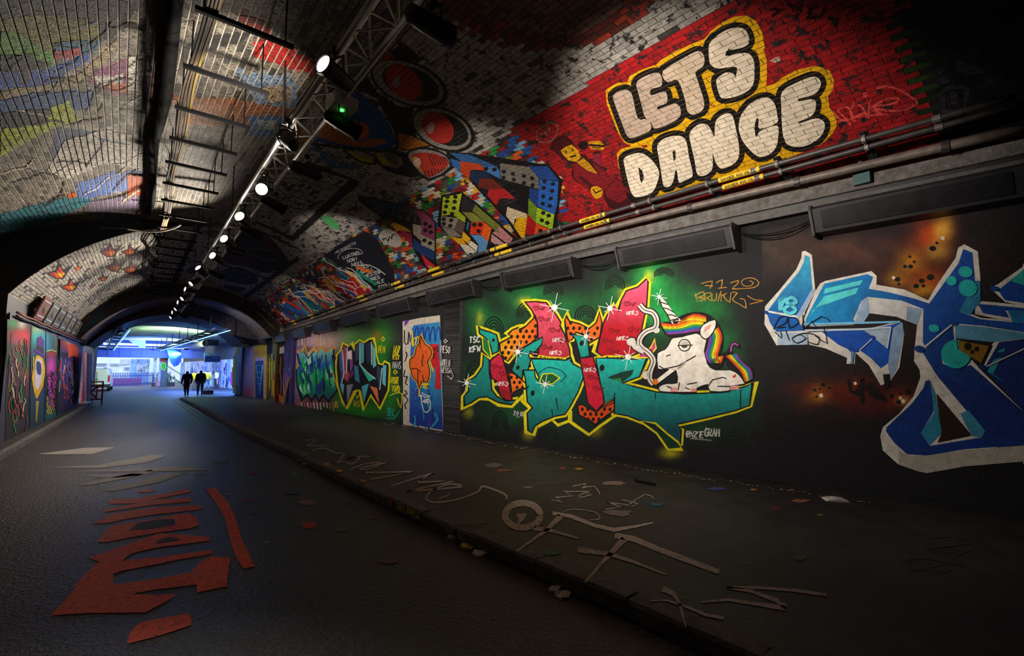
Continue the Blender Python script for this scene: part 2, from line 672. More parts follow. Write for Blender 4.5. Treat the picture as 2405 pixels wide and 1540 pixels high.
def catmull(pts, n=4, closed=True):
    P = [np.array(p, float) for p in pts]
    k = len(P)
    out = []
    for i in range(k if closed else k - 1):
        if closed:
            a, b, c, d = P[i - 1], P[i], P[(i + 1) % k], P[(i + 2) % k]
        else:
            a, b, c, d = P[max(i - 1, 0)], P[i], P[i + 1], P[min(i + 2, k - 1)]
        for j in range(n):
            t = j / n
            out.append(tuple(.5 * ((2 * b) + (c - a) * t + (2 * a - 5 * b + 4 * c - d) * t * t + (3 * b - a - 3 * c + d) * t ** 3)))
    if not closed:
        out.append(tuple(P[-1]))
    return out


def densify(pts, L, closed=True):
    out = []
    k = len(pts)
    for i in range(k if closed else k - 1):
        a, b = pts[i], pts[(i + 1) % k]
        d = math.hypot(b[0] - a[0], b[1] - a[1])
        n = max(1, int(d / L))
        for j in range(n):
            out.append((a[0] + (b[0] - a[0]) * j / n, a[1] + (b[1] - a[1]) * j / n))
    if not closed:
        out.append(tuple(pts[-1]))
    return out


def tris_of(poly, L):
    """triangles (2D) of a polygon, edges split until shorter than L"""
    V = [tuple(p) for p in poly]
    T = [tuple(t) for t in tessellate_polygon([[Vector((p[0], p[1], 0)) for p in V]])]
    T = [t for t in T if len(set(t)) == 3]
    for _ in range(7):
        mid = {}
        NT = []
        ch = False

        def md(a, b):
            q = (a, b) if a < b else (b, a)
            if q in mid:
                return mid[q]
            d = math.hypot(V[a][0] - V[b][0], V[a][1] - V[b][1])
            if d <= L:
                mid[q] = None
            else:
                V.append(((V[a][0] + V[b][0]) / 2, (V[a][1] + V[b][1]) / 2))
                mid[q] = len(V) - 1
            return mid[q]
        for (a, b, c) in T:
            x, y_, z = md(a, b), md(b, c), md(c, a)
            n = sum(v is not None for v in (x, y_, z))
            if n == 0:
                NT.append((a, b, c))
                continue
            ch = True
            if n == 3:
                NT += [(a, x, z), (x, b, y_), (z, y_, c), (x, y_, z)]
            elif n == 1:
                if x is not None:
                    NT += [(a, x, c), (x, b, c)]
                elif y_ is not None:
                    NT += [(b, y_, a), (y_, c, a)]
                else:
                    NT += [(c, z, b), (z, a, b)]
            else:
                if x is None:
                    NT += [(c, z, y_), (z, a, y_), (a, b, y_)]
                elif y_ is None:
                    NT += [(a, x, z), (x, b, z), (b, c, z)]
                else:
                    NT += [(b, y_, x), (y_, c, x), (c, a, x)]
        T = NT
        if not ch:
            break
    return V, T


class Flat:
    """a surface hit by pixel rays: point function + normal for the paint offset"""

    def __init__(s, fun, nrm, L=60, tmax=70):
        s.fun, s.nrm, s.L, s.tmax = fun, np.array(nrm, float), L, tmax

    def hit(s, px):
        return march(px, s.fun, s.tmax)

    def put(s, mb, V, T, col, layer):
        P = (s.hit(V) + s.nrm * (.004 + .0012 * layer)).tolist()
        cc = (col.vec(np.array(V)) if hasattr(col, 'vec') else [col(*q) for q in V]) if callable(col) else None
        for t in T:
            mb.poly([P[i] for i in t], col if cc is None else [cc[i] for i in t])


class RWall(Flat):
    def __init__(s, L=60):
        s.nrm, s.L = np.array((-1., 0, 0)), L

    def hit(s, px):
        D = px2dir(px)
        y = np.full(len(D), 8.0)
        for _ in range(30):
            t = XR(y) / D[:, 0]
            y = y * .35 + t * D[:, 1] * .65
        t = XR(y) / D[:, 0]
        return CAM + t[:, None] * D


class Plane(Flat):
    def __init__(s, p, n, L=60):
        s.p, s.nrm, s.L = np.array(p, float), np.array(n, float), L

    def hit(s, px):
        D = px2dir(px)
        t = ((s.p - CAM) @ s.nrm) / (D @ s.nrm)
        return CAM + t[:, None] * D


def clip_axis(poly, ax, lo, hi):
    for side, lim in ((1, lo), (-1, hi)):
        out = []
        k = len(poly)
        for i in range(k):
            a, b = poly[i - 1], poly[i]
            da, db = side * (a[ax] - lim), side * (b[ax] - lim)
            if da >= 0:
                if db >= 0:
                    out.append(b)
                else:
                    f = da / (da - db)
                    out.append(tuple(a[j] + (b[j] - a[j]) * f for j in range(len(a))))
            elif db >= 0:
                f = da / (da - db)
                out.append(tuple(a[j] + (b[j] - a[j]) * f for j in range(len(a))))
                out.append(b)
        poly = out
        if len(poly) < 3:
            return []
    return poly


class Brick:
    """one half of the brick vault; paint is cut to the faces of the bricks so the joints stay open"""

    def __init__(s, half, nc):
        s.half, s.nc, s.L = half, nc, 34

    def hit(s, px):
        return march(px, lambda x, y, z: z - vault_z(x, y), 42, 260)

    def put(s, mb, V, T, col, layer):
        P = s.hit(V)
        t = half_t(s.half, P[:, 0], P[:, 1]) * s.nc
        yb = P[:, 1]
        off = .0085 + .0010 * layer
        pieces, cols = [], []
        for tr in T:
            poly = [(float(t[i]), float(yb[i]), float(V[i][0]), float(V[i][1])) for i in tr]
            c0, c1 = int(min(p[0] for p in poly)), int(max(p[0] for p in poly))
            for c in range(c0, c1 + 1):
                strip = clip_axis(poly, 0, c + GTH[s.half], c + 1 - GTH[s.half])
                if not strip:
                    continue
                sh = (c % 2) * .5
                j0 = int(math.floor(min(p[1] for p in strip) / BL - sh))
                j1 = int(math.floor(max(p[1] for p in strip) / BL - sh))
                for j in range(j0, j1 + 1):
                    q = clip_axis(strip, 1, (j + sh + GY) * BL, (j + sh + 1 - GY) * BL) if True else strip
                    if len(q) >= 3:
                        pieces.append(q)
        if not pieces:
            return
        flat = np.array([p for q in pieces for p in q])
        X = half_pt(s.half, flat[:, 0] / s.nc, flat[:, 1]) + half_nrm(s.half, flat[:, 0] / s.nc, flat[:, 1]) * off
        n = 0
        for q in pieces:
            k = len(q)
            cc = [col(p[2], p[3]) for p in q] if callable(col) else col
            mb.poly([X[n + i] for i in range(k)], cc)
            n += k


S_RW = RWall()
S_VR = Brick('R', NCR)
S_VN = Brick('N', NCN)
S_VF = Brick('F', NCF)
S_RD = Plane((0, 0, 0), (0, 0, 1))
S_PV = Plane((0, 0, PZ), (0, 0, 1))
S_LW = Plane((XW, 0, 0), (1, 0, 0))


def area2(p):
    return sum(p[i - 1][0] * p[i][1] - p[i][0] * p[i - 1][1] for i in range(len(p)))


class Paint:
    """one painted element: polygons and strokes given in photograph pixels, laid on a real surface"""

    def __init__(s, surf):
        s.surf, s.mb, s.layer = surf, MB(), 2

    def fill(s, pts, col, layer=None, smooth=0):
        if smooth:
            pts = catmull(pts, smooth)
        pts = densify(pts, s.surf.L)
        V, T = tris_of(pts, s.surf.L)
        c = col if callable(col) else C3(col)
        s.surf.put(s.mb, V, T, c, s.layer if layer is None else layer)
        return s

    def stroke(s, pts, w, col, layer=None, smooth=0, closed=False, w2=None):
        if smooth:
            pts = catmull(pts, smooth, closed)
        P = [np.array(p, float) for p in pts]
        k = len(P)
        A, B = [], []
        for i in range(k):
            if closed:
                d = P[(i + 1) % k] - P[i - 1]
            else:
                d = P[min(i + 1, k - 1)] - P[max(i - 1, 0)]
            n = np.array([-d[1], d[0]]) / (np.hypot(*d) + 1e-9)
            f = 1.0
            if 0 < i < k - 1 or closed:
                d1 = P[i] - P[i - 1]
                c = abs((-d1[1] * n[0] + d1[0] * n[1]) / (np.hypot(*d1) + 1e-9))
                f = 1 / max(c, .45)
            ww = w if w2 is None else w + (w2 - w) * i / max(1, k - 1)
            A.append(P[i] + n * ww / 2 * f)
            B.append(P[i] - n * ww / 2 * f)
        c = col if callable(col) else C3(col)
        AV, AT = [], []
        for i in range(k if closed else k - 1):
            j = (i + 1) % k
            q = [tuple(A[i]), tuple(A[j]), tuple(B[j]), tuple(B[i])]
            if max(abs(q[0][0] - q[1][0]), abs(q[0][1] - q[1][1])) < s.surf.L and w < s.surf.L:
                V, T = q, [(0, 1, 2), (0, 2, 3)]
            else:
                V, T = tris_of(q, s.surf.L)
            n = len(AV)
            AV += V
            AT += [(n + a, n + b, n + d) for a, b, d in T]
        s.surf.put(s.mb, AV, AT, c, s.layer if layer is None else layer)
        return s

    def disc(s, x, y, rx, ry, col, ang=0, n=14, layer=None):
        ca, sa = math.cos(math.radians(ang)), math.sin(math.radians(ang))
        pts = [(x + rx * math.cos(2 * math.pi * i / n) * ca - ry * math.sin(2 * math.pi * i / n) * sa,
                y + rx * math.cos(2 * math.pi * i / n) * sa + ry * math.sin(2 * math.pi * i / n) * ca) for i in range(n)]
        return s.fill(pts, col, layer)

    def done(s, name, parent, label=None, material=None, kind=None):
        if not s.mb.f:
            return None
        mt = material or (M_PAINTB if isinstance(s.surf, Brick) else M_PAINTF if s.surf in (S_RD, S_PV) else M_PAINT)
        o = s.mb.build(name, mt, parent)
        return tag(o, label, kind=kind)


def mix(a, b, t):
    a, b = C3(a), C3(b)
    t = max(0, min(1, t))
    return tuple(a[i] + (b[i] - a[i]) * t for i in range(3))


def vgrad(y0, c0, y1, c1):
    return lambda x, y: mix(c0, c1, (y - y0) / (y1 - y0))


def hgrad(x0, c0, x1, c1):
    return lambda x, y: mix(c0, c1, (x - x0) / (x1 - x0))


GLYPH = {  # stroke letters on a 0..1 box, y up
    'A': [[(0, 0), (.5, 1), (1, 0)], [(.2, .4), (.8, .4)]], 'B': [[(0, 0), (0, 1), (.8, .9), (.75, .55), (.1, .5), (.9, .4), (.85, .05), (0, 0)]],
    'C': [[(1, .85), (.5, 1), (0, .6), (.1, .1), (.6, 0), (1, .15)]], 'D': [[(0, 0), (0, 1), (.8, .75), (.9, .3), (0, 0)]],
    'E': [[(1, 1), (0, 1), (0, 0), (1, 0)], [(0, .5), (.8, .5)]], 'F': [[(1, 1), (0, 1), (0, 0)], [(0, .5), (.8, .5)]],
    'G': [[(1, .85), (.5, 1), (0, .6), (.1, .1), (.6, 0), (1, .2), (1, .45), (.55, .45)]], 'H': [[(0, 0), (0, 1)], [(1, 0), (1, 1)], [(0, .5), (1, .5)]],
    'I': [[(.5, 0), (.5, 1)]], 'J': [[(.9, 1), (.8, .1), (.4, 0), (.05, .25)]], 'K': [[(0, 0), (0, 1)], [(1, 1), (0, .45), (1, 0)]],
    'L': [[(0, 1), (0, 0), (1, 0)]], 'M': [[(0, 0), (.1, 1), (.5, .4), (.9, 1), (1, 0)]], 'N': [[(0, 0), (0, 1), (1, 0), (1, 1)]],
    'O': [[(.5, 1), (.05, .65), (.1, .2), (.5, 0), (.9, .25), (.95, .7), (.5, 1)]], 'P': [[(0, 0), (0, 1), (.9, .85), (.85, .5), (0, .45)]],
    'R': [[(0, 0), (0, 1), (.9, .85), (.8, .5), (0, .48), (1, 0)]], 'S': [[(.95, .88), (.5, 1), (.05, .78), (.2, .55), (.85, .42), (.95, .15), (.5, 0), (0, .12)]],
    'T': [[(0, 1), (1, 1)], [(.5, 1), (.5, 0)]], 'U': [[(0, 1), (.05, .15), (.5, 0), (.95, .15), (1, 1)]], 'V': [[(0, 1), (.5, 0), (1, 1)]],
    'W': [[(0, 1), (.25, 0), (.5, .6), (.75, 0), (1, 1)]], 'X': [[(0, 0), (1, 1)], [(0, 1), (1, 0)]], 'Y': [[(0, 1), (.5, .5), (1, 1)], [(.5, .5), (.45, 0)]],
    'Z': [[(0, 1), (1, 1), (0, 0), (1, 0)]], '0': [[(.5, 1), (.05, .65), (.1, .2), (.5, 0), (.9, .25), (.95, .7), (.5, 1)]],
    '1': [[(.2, .75), (.55, 1), (.55, 0)]], '2': [[(.05, .8), (.5, 1), (.9, .75), (.05, 0), (1, 0)]], '3': [[(.05, .95), (.9, .9), (.4, .55), (.95, .3), (.5, 0), (.05, .1)]],
    '4': [[(.75, 0), (.75, 1), (0, .35), (1, .35)]], '7': [[(0, 1), (1, 1), (.4, 0)]], '8': [[(.5, .55), (.1, .75), (.5, 1), (.9, .75), (.5, .55), (.05, .25), (.5, 0), (.95, .25), (.5, .55)]],
    '9': [[(.9, .7), (.5, .5), (.1, .75), (.5, 1), (.9, .75), (.7, 0)]], '@': [[(.7, .35), (.4, .35), (.35, .6), (.65, .65), (.7, .35), (.95, .4), (.9, .85), (.5, 1), (.1, .8), (.05, .3), (.4, 0), (.9, .05)]],
    '.': [[(.45, 0), (.55, .06)]], '-': [[(.1, .5), (.9, .5)]], '6': [[(.85, .95), (.2, .6), (.1, .15), (.5, 0), (.9, .2), (.75, .5), (.15, .4)]], '5': [[(.9, 1), (.1, 1), (.1, .55), (.7, .6), (.9, .25), (.5, 0), (.05, .1)]],
    'i': [[(.5, 0), (.5, .6)], [(.5, .8), (.5, .86)]], 'Q': [[(.5, 1), (.05, .65), (.1, .2), (.5, 0), (.9, .25), (.95, .7), (.5, 1)], [(.6, .3), (1, -.05)]], '!': [[(.5, 1), (.5, .3)], [(.5, .08), (.5, 0)]],
}


def write(p, text, o, ux, uy, w, col, gap=.28, wob=0.0, smooth=0, layer=None):
    """stroke lettering: o = lower-left pixel, ux = pixel vector of one letter width, uy = of one letter height"""
    x = 0.0
    for ch in text:
        if ch == ' ':
            x += .7
            continue
        for ln in GLYPH.get(ch, []):
            P = [(o[0] + (x + a) * ux[0] + b * uy[0] + rng.uniform(-wob, wob), o[1] + (x + a) * ux[1] + b * uy[1] + rng.uniform(-wob, wob)) for a, b in ln]
            p.stroke(P, w, col, smooth=smooth, layer=layer)
        x += (.45 if ch in 'Ii1.' else 1) + gap
    return p


def inside(pt, poly):
    x, y = pt
    r = False
    k = len(poly)
    j = k - 1
    for i in range(k):
        xi, yi = poly[i]
        xj, yj = poly[j]
        if (yi > y) != (yj > y) and x < (xj - xi) * (y - yi) / (yj - yi + 1e-12) + xi:
            r = not r
        j = i
    return r
# ================================================================ bricks of the vault, coloured by what is painted on them
LEGO = ['#c01a1a', '#e8641a', '#f0b41e', '#1c8a3c', '#1f5fae', '#7fb8d8', '#d8c9a8', '#701414', '#2a2a2a', '#b0161e', '#d8481e', '#6a8a2a', '#274a9a', '#e0d8c4', '#8c1a1a', '#555048']
Z_RED = [(1760, -60), (1717, 0), (1492, 131), (1376, 199), (1250, 275), (1195, 310), (1300, 400), (1330, 470), (1318, 600), (1560, 560), (2240, 380), (2178, 280), (2140, 120), (2108, -60)]
Z_LEGO = [(1290, 280), (1250, 275), (1143, 356), (1050, 412), (950, 468), (868, 530), (790, 580), (700, 640), (640, 690), (588, 708), (650, 790), (900, 720), (1220, 640), (1500, 570), (1440, 470), (1330, 470), (1300, 380)]
Z_LEGO2 = [(1143, 356), (950, 468), (868, 530), (980, 660), (1220, 640), (1340, 600), (1330, 470), (1320, 380), (1250, 300)]
Z_END = [(2105, -60), (2140, 120), (2178, 280), (2240, 400), (2500, 300), (2500, -60)]
Z_GREEN = [(2098, -60), (2130, 110), (2168, 285), (2196, 285), (2172, 150), (2120, -60)]
Z_TOPRED = [(1000, -20), (1010, 15), (1080, 60), (1170, 100), (1270, 125), (1390, 112), (1480, 60), (1560, -20)]
Z_TOPRED2 = [(1120, -20), (1140, 30), (1240, 80), (1340, 85), (1420, 60), (1480, -20)]
ZN = [
    ([(0, -20), (330, -20), (300, 60), (250, 95), (150, 70), (0, 60)], '#120f0a'),
    ([(0, 45), (100, 30), (230, 55), (240, 90), (180, 95), (110, 120), (60, 90), (0, 75)], '#6b6414'),
    ([(0, 72), (45, 75), (95, 110), (125, 130), (120, 150), (60, 128), (0, 125)], '#4f8a12'),
    ([(0, 125), (60, 128), (120, 150), (70, 165), (0, 165)], '#151210'),
    ([(125, 100), (200, 92), (240, 103), (205, 125), (130, 138)], '#145a78'),
    ([(125, 120), (185, 108), (190, 125), (128, 138)], '#9a1416'),
    ([(0, 165), (60, 165), (120, 160), (200, 125), (232, 108), (200, 140), (140, 182), (110, 203), (40, 207), (0, 205)], '#1848a0'),
    ([(40, 165), (70, 170), (60, 200), (45, 195)], '#4a3550'),
    ([(0, 212), (60, 203), (130, 193), (180, 178), (272, 92), (268, 118), (215, 172), (170, 205), (60, 215), (0, 232)], '#a08c66'),
    ([(0, 232), (90, 215), (215, 213), (212, 250), (170, 262), (120, 250), (0, 262)], '#154a80'),
    ([(0, 300), (60, 288), (120, 250), (160, 235), (185, 282), (120, 300), (60, 330), (0, 365)], '#9aa81a'),
    ([(0, 262), (120, 252), (110, 290), (0, 300)], '#0e1c22'),
    ([(212, 172), (290, 138), (306, 170), (302, 215), (270, 222), (240, 205), (208, 196)], '#8a3868'),
    ([(222, 178), (292, 172), (288, 196), (230, 202)], '#d9d0c8'),
    ([(245, 198), (306, 192), (300, 216), (260, 214)], '#d0641c'),
    ([(300, 128), (325, 128), (325, 240), (300, 240)], '#ddd6c8'),
    ([(325, 138), (375, 142), (375, 225), (325, 220)], '#8a7468'),
    ([(150, 330), (250, 300), (350, 330), (352, 400), (240, 380), (160, 420), (110, 400)], '#c9c2b4'),
    ([(130, 300), (250, 310), (240, 370), (150, 410), (120, 360)], '#4c5878'),
    ([(180, 430), (260, 405), (345, 400), (350, 430), (250, 455), (180, 470)], '#4f6fb8'),
    ([(250, 330), (350, 322), (352, 348), (300, 375), (250, 365)], '#e6e0d4'),
    ([(300, 405), (345, 410), (350, 460), (300, 455)], '#d8602c'),
    ([(160, 455), (182, 452), (180, 478), (160, 475)], '#d05a1c'),
    ([(0, 500), (80, 480), (180, 460), (220, 470), (120, 520), (0, 570)], '#2d8090'),
    ([(210, 470), (350, 455), (350, 505), (210, 505)], '#7d6a8a'),
    ([(420, 118), (470, 85), (600, 70), (560, 100), (430, 130)], '#191412'),
    ([(595, 98), (640, 92), (700, 122), (790, 165), (770, 175), (690, 160), (600, 132)], '#b81d14'),
    ([(550, 30), (630, 50), (640, 85), (580, 60)], '#8a1a12'),
    ([(560, 168), (690, 180), (700, 255), (600, 240)], '#7f98b4'),
    ([(610, 200), (690, 200), (680, 240), (630, 235)], '#b0906a'),
    ([(395, 222), (450, 226), (560, 232), (710, 262), (700, 302), (560, 292), (425, 292)], '#a85c24'),
    ([(575, 272), (690, 270), (690, 318), (600, 318)], '#3f6a9a'),
    ([(605, 280), (650, 278), (645, 305), (610, 305)], '#9aa8a8'),
    ([(640, 295), (800, 305), (800, 350), (690, 345)], '#a0622a'),
]
MB_R, MB_N, MB_F = MB(), MB(), MB()
singles = []


def brick_colour(half, p, y, r, c=0):
    if half == 'R':
        if inside(p, Z_GREEN):
            return mix('#14240c', '#2c5a14', r.random())
        if inside(p, Z_END):
            return mix('#07060a', '#1c1a20', r.random() ** 3)
        if inside(p, Z_RED):
            return mix('#9c0a12', '#c0101a', r.random())
        if inside(p, Z_LEGO):
            q = random.Random((c // 2) * 977 + int(y / BL + .25) * 31 + 5)
            if inside(p, Z_LEGO2) or q.random() < .45:
                return mix(q.choice(LEGO), '#000000', r.random() * .15)
            return mix('#6a1018', q.choice(LEGO), q.random() ** 3) if p[0] > 1200 else mix('#14131a', q.choice(LEGO), q.random() ** 2)
        if inside(p, Z_TOPRED2):
            return mix('#5a4440', '#8a5a50', r.random())
        if inside(p, Z_TOPRED):
            return mix('#4a1410', '#a0301c', r.random() ** 2)
        g = r.random()
        return mix('#8d8783', '#b4aea8', g) if g > .13 else mix('#0d0c0d', '#5a5654', r.random())
    if half == 'N':
        c = '#776d5c'
        for poly, cc in ZN:
            if inside(p, poly):
                c = cc
        g = r.random()
        base = mix(c, '#e8e0d0', .25 * r.random())
        return mix(base, '#0b0908', .75 if g < .16 else .35 * r.random())
    g = r.random()
    return mix('#a39c92', '#c9c0b0', g) if g > .15 else mix('#1a1614', '#6a625a', r.random())


def lay_bricks(half, nc, y0, y1, mbx, mort):
    r = random.Random(11)
    cells = []
    for c in range(nc):
        sh = (c % 2) * .5
        j = int(math.floor(y0 / BL - sh))
        while (j + sh) * BL < y1:
            a, b = max((j + sh + GY) * BL, y0), min((j + sh + 1 - GY) * BL, y1)
            if b - a > .03:
                cells.append((c, a, b))
            j += 1
    cc = np.array(cells)
    GT = GTH[half]
    t0, t1 = (cc[:, 0] + GT) / nc, (cc[:, 0] + 1 - GT) / nc
    a, b = cc[:, 1], cc[:, 2]
    H = .008
    q = []
    for (t, yy) in ((t0, a), (t1, a), (t1, b), (t0, b)):
        P = half_pt(half, t, yy)
        n = half_nrm(half, t, yy)
        q.append((P + n * -.004, P + n * H))
    mid = half_pt(half, (t0 + t1) / 2, (a + b) / 2)
    pm, dep = to_px(mid)
    cor = [to_px(x[1])[0] for x in q]
    ar = np.zeros(len(cells))
    for i in range(4):
        j = (i + 1) % 4
        ar += cor[i][:, 0] * cor[j][:, 1] - cor[j][:, 0] * cor[i][:, 1]
    ar = np.abs(ar) / 2
    vis = (dep > .5) & (pm[:, 0] > 10) & (pm[:, 0] < IW - 10) & (pm[:, 1] > 10) & (pm[:, 1] < IH - 10)
    ar = np.where(vis, ar, 0)
    for i in range(len(cells)):
        p = (float(pm[i, 0]), float(pm[i, 1])) if dep[i] > .3 else (-999, -999)
        col = brick_colour(half, p, a[i], r, int(cc[i, 0]))
        lift = r.uniform(-.0015, .0)
        lo = [q[k][0][i] for k in range(4)]
        hi = [q[k][1][i] + lift * 0 for k in range(4)]
        faces = [hi] + [[lo[k], lo[(k + 1) % 4], hi[(k + 1) % 4], hi[k]] for k in range(4)]
        singles.append((float(ar[i]), half, faces, col, mbx, (.01, .009, .009) if half == 'R' else col))


lay_bricks('R', NCR, -1.0, YB, MB_R, None)
lay_bricks('N', NCN, -1.0, YA, MB_N, None)
lay_bricks('F', NCF, YA, YB, MB_F, None)
# bricks that murals hide are no use as singles: keep those outside the big letter panel and the white frames
order = sorted(range(len(singles)), key=lambda i: -singles[i][0])
pick = set(order[:300])
for i, (ar, half, faces, col, mbx, sc_) in enumerate(singles):
    if i in pick:
        b = MB()
        for k, f in enumerate(faces):
            b.poly(f, sc_ if k else col)
        b.build('brick', M_BRICKL if half == 'N' else M_BRICK, ceil_o)
    else:
        for k, f in enumerate(faces):
            mbx.poly(f, sc_ if k else col)
tag(MB_R.build('brickwork', M_BRICK, ceil_o), kind='stuff')
tag(MB_N.build('brickwork', M_BRICKL, ceil_o), kind='stuff')
tag(MB_F.build('brickwork', M_BRICKL, ceil_o), kind='stuff')

# the near left vault: shapes of the old mural, cut to the bricks
NLAB = {0: 'black upper corner', 2: 'green patch', 6: 'blue band', 8: 'tan ribbon', 10: 'yellow-green patch', 12: 'violet eye shape', 14: 'orange lower lid', 15: 'white upright strip', 26: 'red dash', 30: 'orange band', 31: 'blue face patch'}
# ================================================================ paintings on the vault
def K(ox, oy, s):
    return lambda *pts: [(ox + x * s, oy + y * s) for x, y in pts]


k3 = K(1250, 0, .2922)
k4 = K(1705, 0, .2922)
k2 = K(600, 0, .2922)
k6 = K(600, 400, .2922)
kl = K(820, 330, .21622)
ks = K(580, 520, .16881)
kf = K(1270, 260, .15588)
k5 = K(0, 400, .2922)

# ---- LETS DANCE
mural = tag(empty('painted_lettering', (6.2, 4, 5)), 'bubble letters LETS DANCE in cream with black and yellow outlines on the red vault')
mural.parent = ceil_o
mural.location = (0, 0, 0)
p = Paint(S_VR)
p.fill(k3((590, 720), (680, 662), (765, 655), (785, 605), (860, 560), (1000, 515), (1040, 470), (1160, 400), (1300, 340), (1385, 310), (1430, 250), (1520, 180), (1620, 130), (1720, 118), (1800, 165), (1850, 260), (1870, 380), (1860, 390), (1885, 480), (1887, 600), (1880, 690), (1950, 668), (2010, 620), (2120, 560), (2280, 522), (2390, 562), (2426, 640), (2418, 715), (2377, 772), (2390, 860), (2447, 930), (2447, 1010), (2407, 1080), (2320, 1160), (2000, 1290), (1700, 1390), (1480, 1450), (1240, 1520), (1000, 1600), (850, 1620), (760, 1500), (692, 1330), (680, 1230), (720, 1190), (800, 1172), (740, 1140), (690, 1060), (650, 960), (600, 830)), '#efb60c', 0)
p.fill(k3((870, 1165), (925, 1158), (925, 1180), (900, 1182)), '#a00f14', 1)
p.fill(k3((1425, 835), (1440, 830), (1455, 850), (1475, 845), (1462, 860)), '#a00f14', 1)
p.done('outline_field', mural, 'yellow outer outline')
LET = {
    'L': k3((650, 765), (690, 730), (750, 715), (790, 735), (810, 780), (850, 945), (920, 950), (955, 990), (950, 1040), (900, 1070), (800, 1105), (760, 1080), (735, 1020), (690, 900), (660, 815)),
    'E': k3((838, 665), (880, 620), (980, 580), (1030, 590), (1046, 650), (1030, 690), (955, 712), (960, 760), (1060, 728), (1086, 770), (1080, 822), (1012, 850), (1015, 872), (1130, 828), (1180, 840), (1196, 900), (1170, 950), (1080, 1000), (985, 1028), (960, 985), (905, 930), (878, 830), (850, 730)),
    'T': k3((1046, 580), (1080, 540), (1180, 480), (1290, 420), (1340, 405), (1375, 430), (1386, 480), (1370, 530), (1313, 572), (1330, 640), (1380, 800), (1375, 870), (1330, 905), (1280, 915), (1245, 880), (1230, 800), (1172, 640), (1100, 655), (1060, 630)),
    'S': k3((1425, 345), (1500, 270), (1600, 220), (1690, 220), (1730, 260), (1745, 330), (1700, 372), (1590, 395), (1595, 365), (1553, 442), (1680, 420), (1750, 430), (1785, 500), (1782, 650), (1740, 720), (1640, 770), (1530, 785), (1500, 740), (1480, 660), (1492, 620), (1560, 575), (1622, 590), (1630, 625), (1648, 545), (1610, 530), (1545, 540), (1480, 542), (1430, 505), (1420, 420)),
    'D': k3((738, 1270), (800, 1235), (880, 1225), (950, 1270), (1000, 1330), (1022, 1390), (1000, 1480), (960, 1545), (860, 1580), (805, 1560), (772, 1460), (745, 1340)),
    'A': k3((1006, 1165), (1060, 1110), (1150, 1085), (1220, 1100), (1245, 1150), (1260, 1250), (1290, 1380), (1280, 1420), (1220, 1450), (1180, 1462), (1165, 1372), (1150, 1372), (1138, 1440), (1110, 1490), (1060, 1492), (1040, 1400), (1020, 1270)),
    'N': k3((1264, 1080), (1290, 1030), (1350, 990), (1410, 1000), (1450, 1060), (1466, 1085), (1472, 980), (1510, 930), (1570, 905), (1612, 930), (1642, 1050), (1666, 1200), (1650, 1280), (1590, 1330), (1520, 1350), (1475, 1300), (1452, 1228), (1452, 1330), (1430, 1380), (1370, 1410), (1325, 1390), (1305, 1280), (1275, 1150)),
    'C': k3((1660, 1010), (1680, 920), (1750, 830), (1830, 785), (1900, 780), (1950, 830), (1970, 920), (1966, 982), (1828, 1030), (1822, 960), (1805, 945), (1788, 1010), (1795, 1080), (1812, 1092), (1832, 1048), (1970, 1003), (1978, 1090), (1960, 1180), (1900, 1240), (1830, 1256), (1770, 1220), (1700, 1140), (1670, 1070)),
    'E2': k3((2000, 765), (2030, 710), (2120, 660), (2230, 615), (2290, 615), (2322, 660), (2300, 720), (2250, 760), (2146, 788), (2150, 808), (2250, 790), (2281, 820), (2275, 880), (2240, 930), (2145, 970), (2160, 982), (2280, 945), (2342, 970), (2352, 1020), (2320, 1090), (2240, 1150), (2150, 1176), (2060, 1160), (2020, 1100), (2005, 950), (2003, 850)),
}
for ch, pts in LET.items():
    pts = catmull(pts, 3)
    p = Paint(S_VR)
    p.stroke(pts, 25, '#0b0c12', 2, closed=True)
    pk = '#c9b3a4' if ch in 'LET' and ch != 'T' else '#d8c4ae'
    p.fill(pts, vgrad(100, '#e4d4c0', 420, '#fff2dc') if ch not in ('L', 'E', 'T') else pk, 3)
    if ch == 'D':
        p.fill(k3((853, 1335), (885, 1365), (900, 1420), (880, 1472), (866, 1430)), '#0b0c12', 4)
    if ch == 'A':
        p.fill(k3((1128, 1212), (1150, 1203), (1156, 1270), (1138, 1292)), '#0b0c12', 4)
    p.done('letter', mural)

# ---- red tag beside it
p = Paint(S_VR)
CT = '#e8504a'
for s_, w in [([(860, 890), (930, 960), (1020, 950), (1000, 890), (970, 855), (900, 880), (950, 935), (1005, 1005)], 4.5), ([(1035, 815), (1000, 900), (1040, 970), (1025, 940), (1120, 900)], 4.5),
              ([(1060, 840), (1090, 850), (1120, 900), (1140, 935), (1150, 870), (1160, 795)], 5), ([(1170, 850), (1250, 915), (1180, 880), (1200, 840), (1290, 790), (1370, 785), (1390, 800), (1330, 830), (1200, 850), (1230, 875), (1400, 885), (1520, 840), (1530, 810), (1480, 770), (1400, 720), (1300, 690), (1210, 705)], 5),
              ([(900, 975), (1000, 950), (1130, 925), (1310, 915)], 3.5)]:
    p.stroke(k4(*s_), w, CT, 1, smooth=4)
p.stroke(k4((1105, 745), (1135, 745), (1130, 765), (1110, 770), (1105, 750)), 5, CT, 1)
p.done('painted_tag', ceil_o, 'thin red spray tag to the right of the big cream letters')
p = Paint(S_VR)
for s_ in [[(360, 70), (450, 70), (370, 125)], [(490, 20), (610, 80), (560, 130)], [(700, 40), (660, 140), (760, 130), (800, 60)], [(820, 140), (900, 150), (880, 210)]]:
    p.stroke(k4(*s_), 8, '#2a0408', 1)
p.fill(k4((345, 485), (400, 455), (430, 450), (440, 480), (400, 500)), '#c9a890', 1)
p.done('painted_tag', ceil_o, 'dark scrawl high on the red part of the vault')
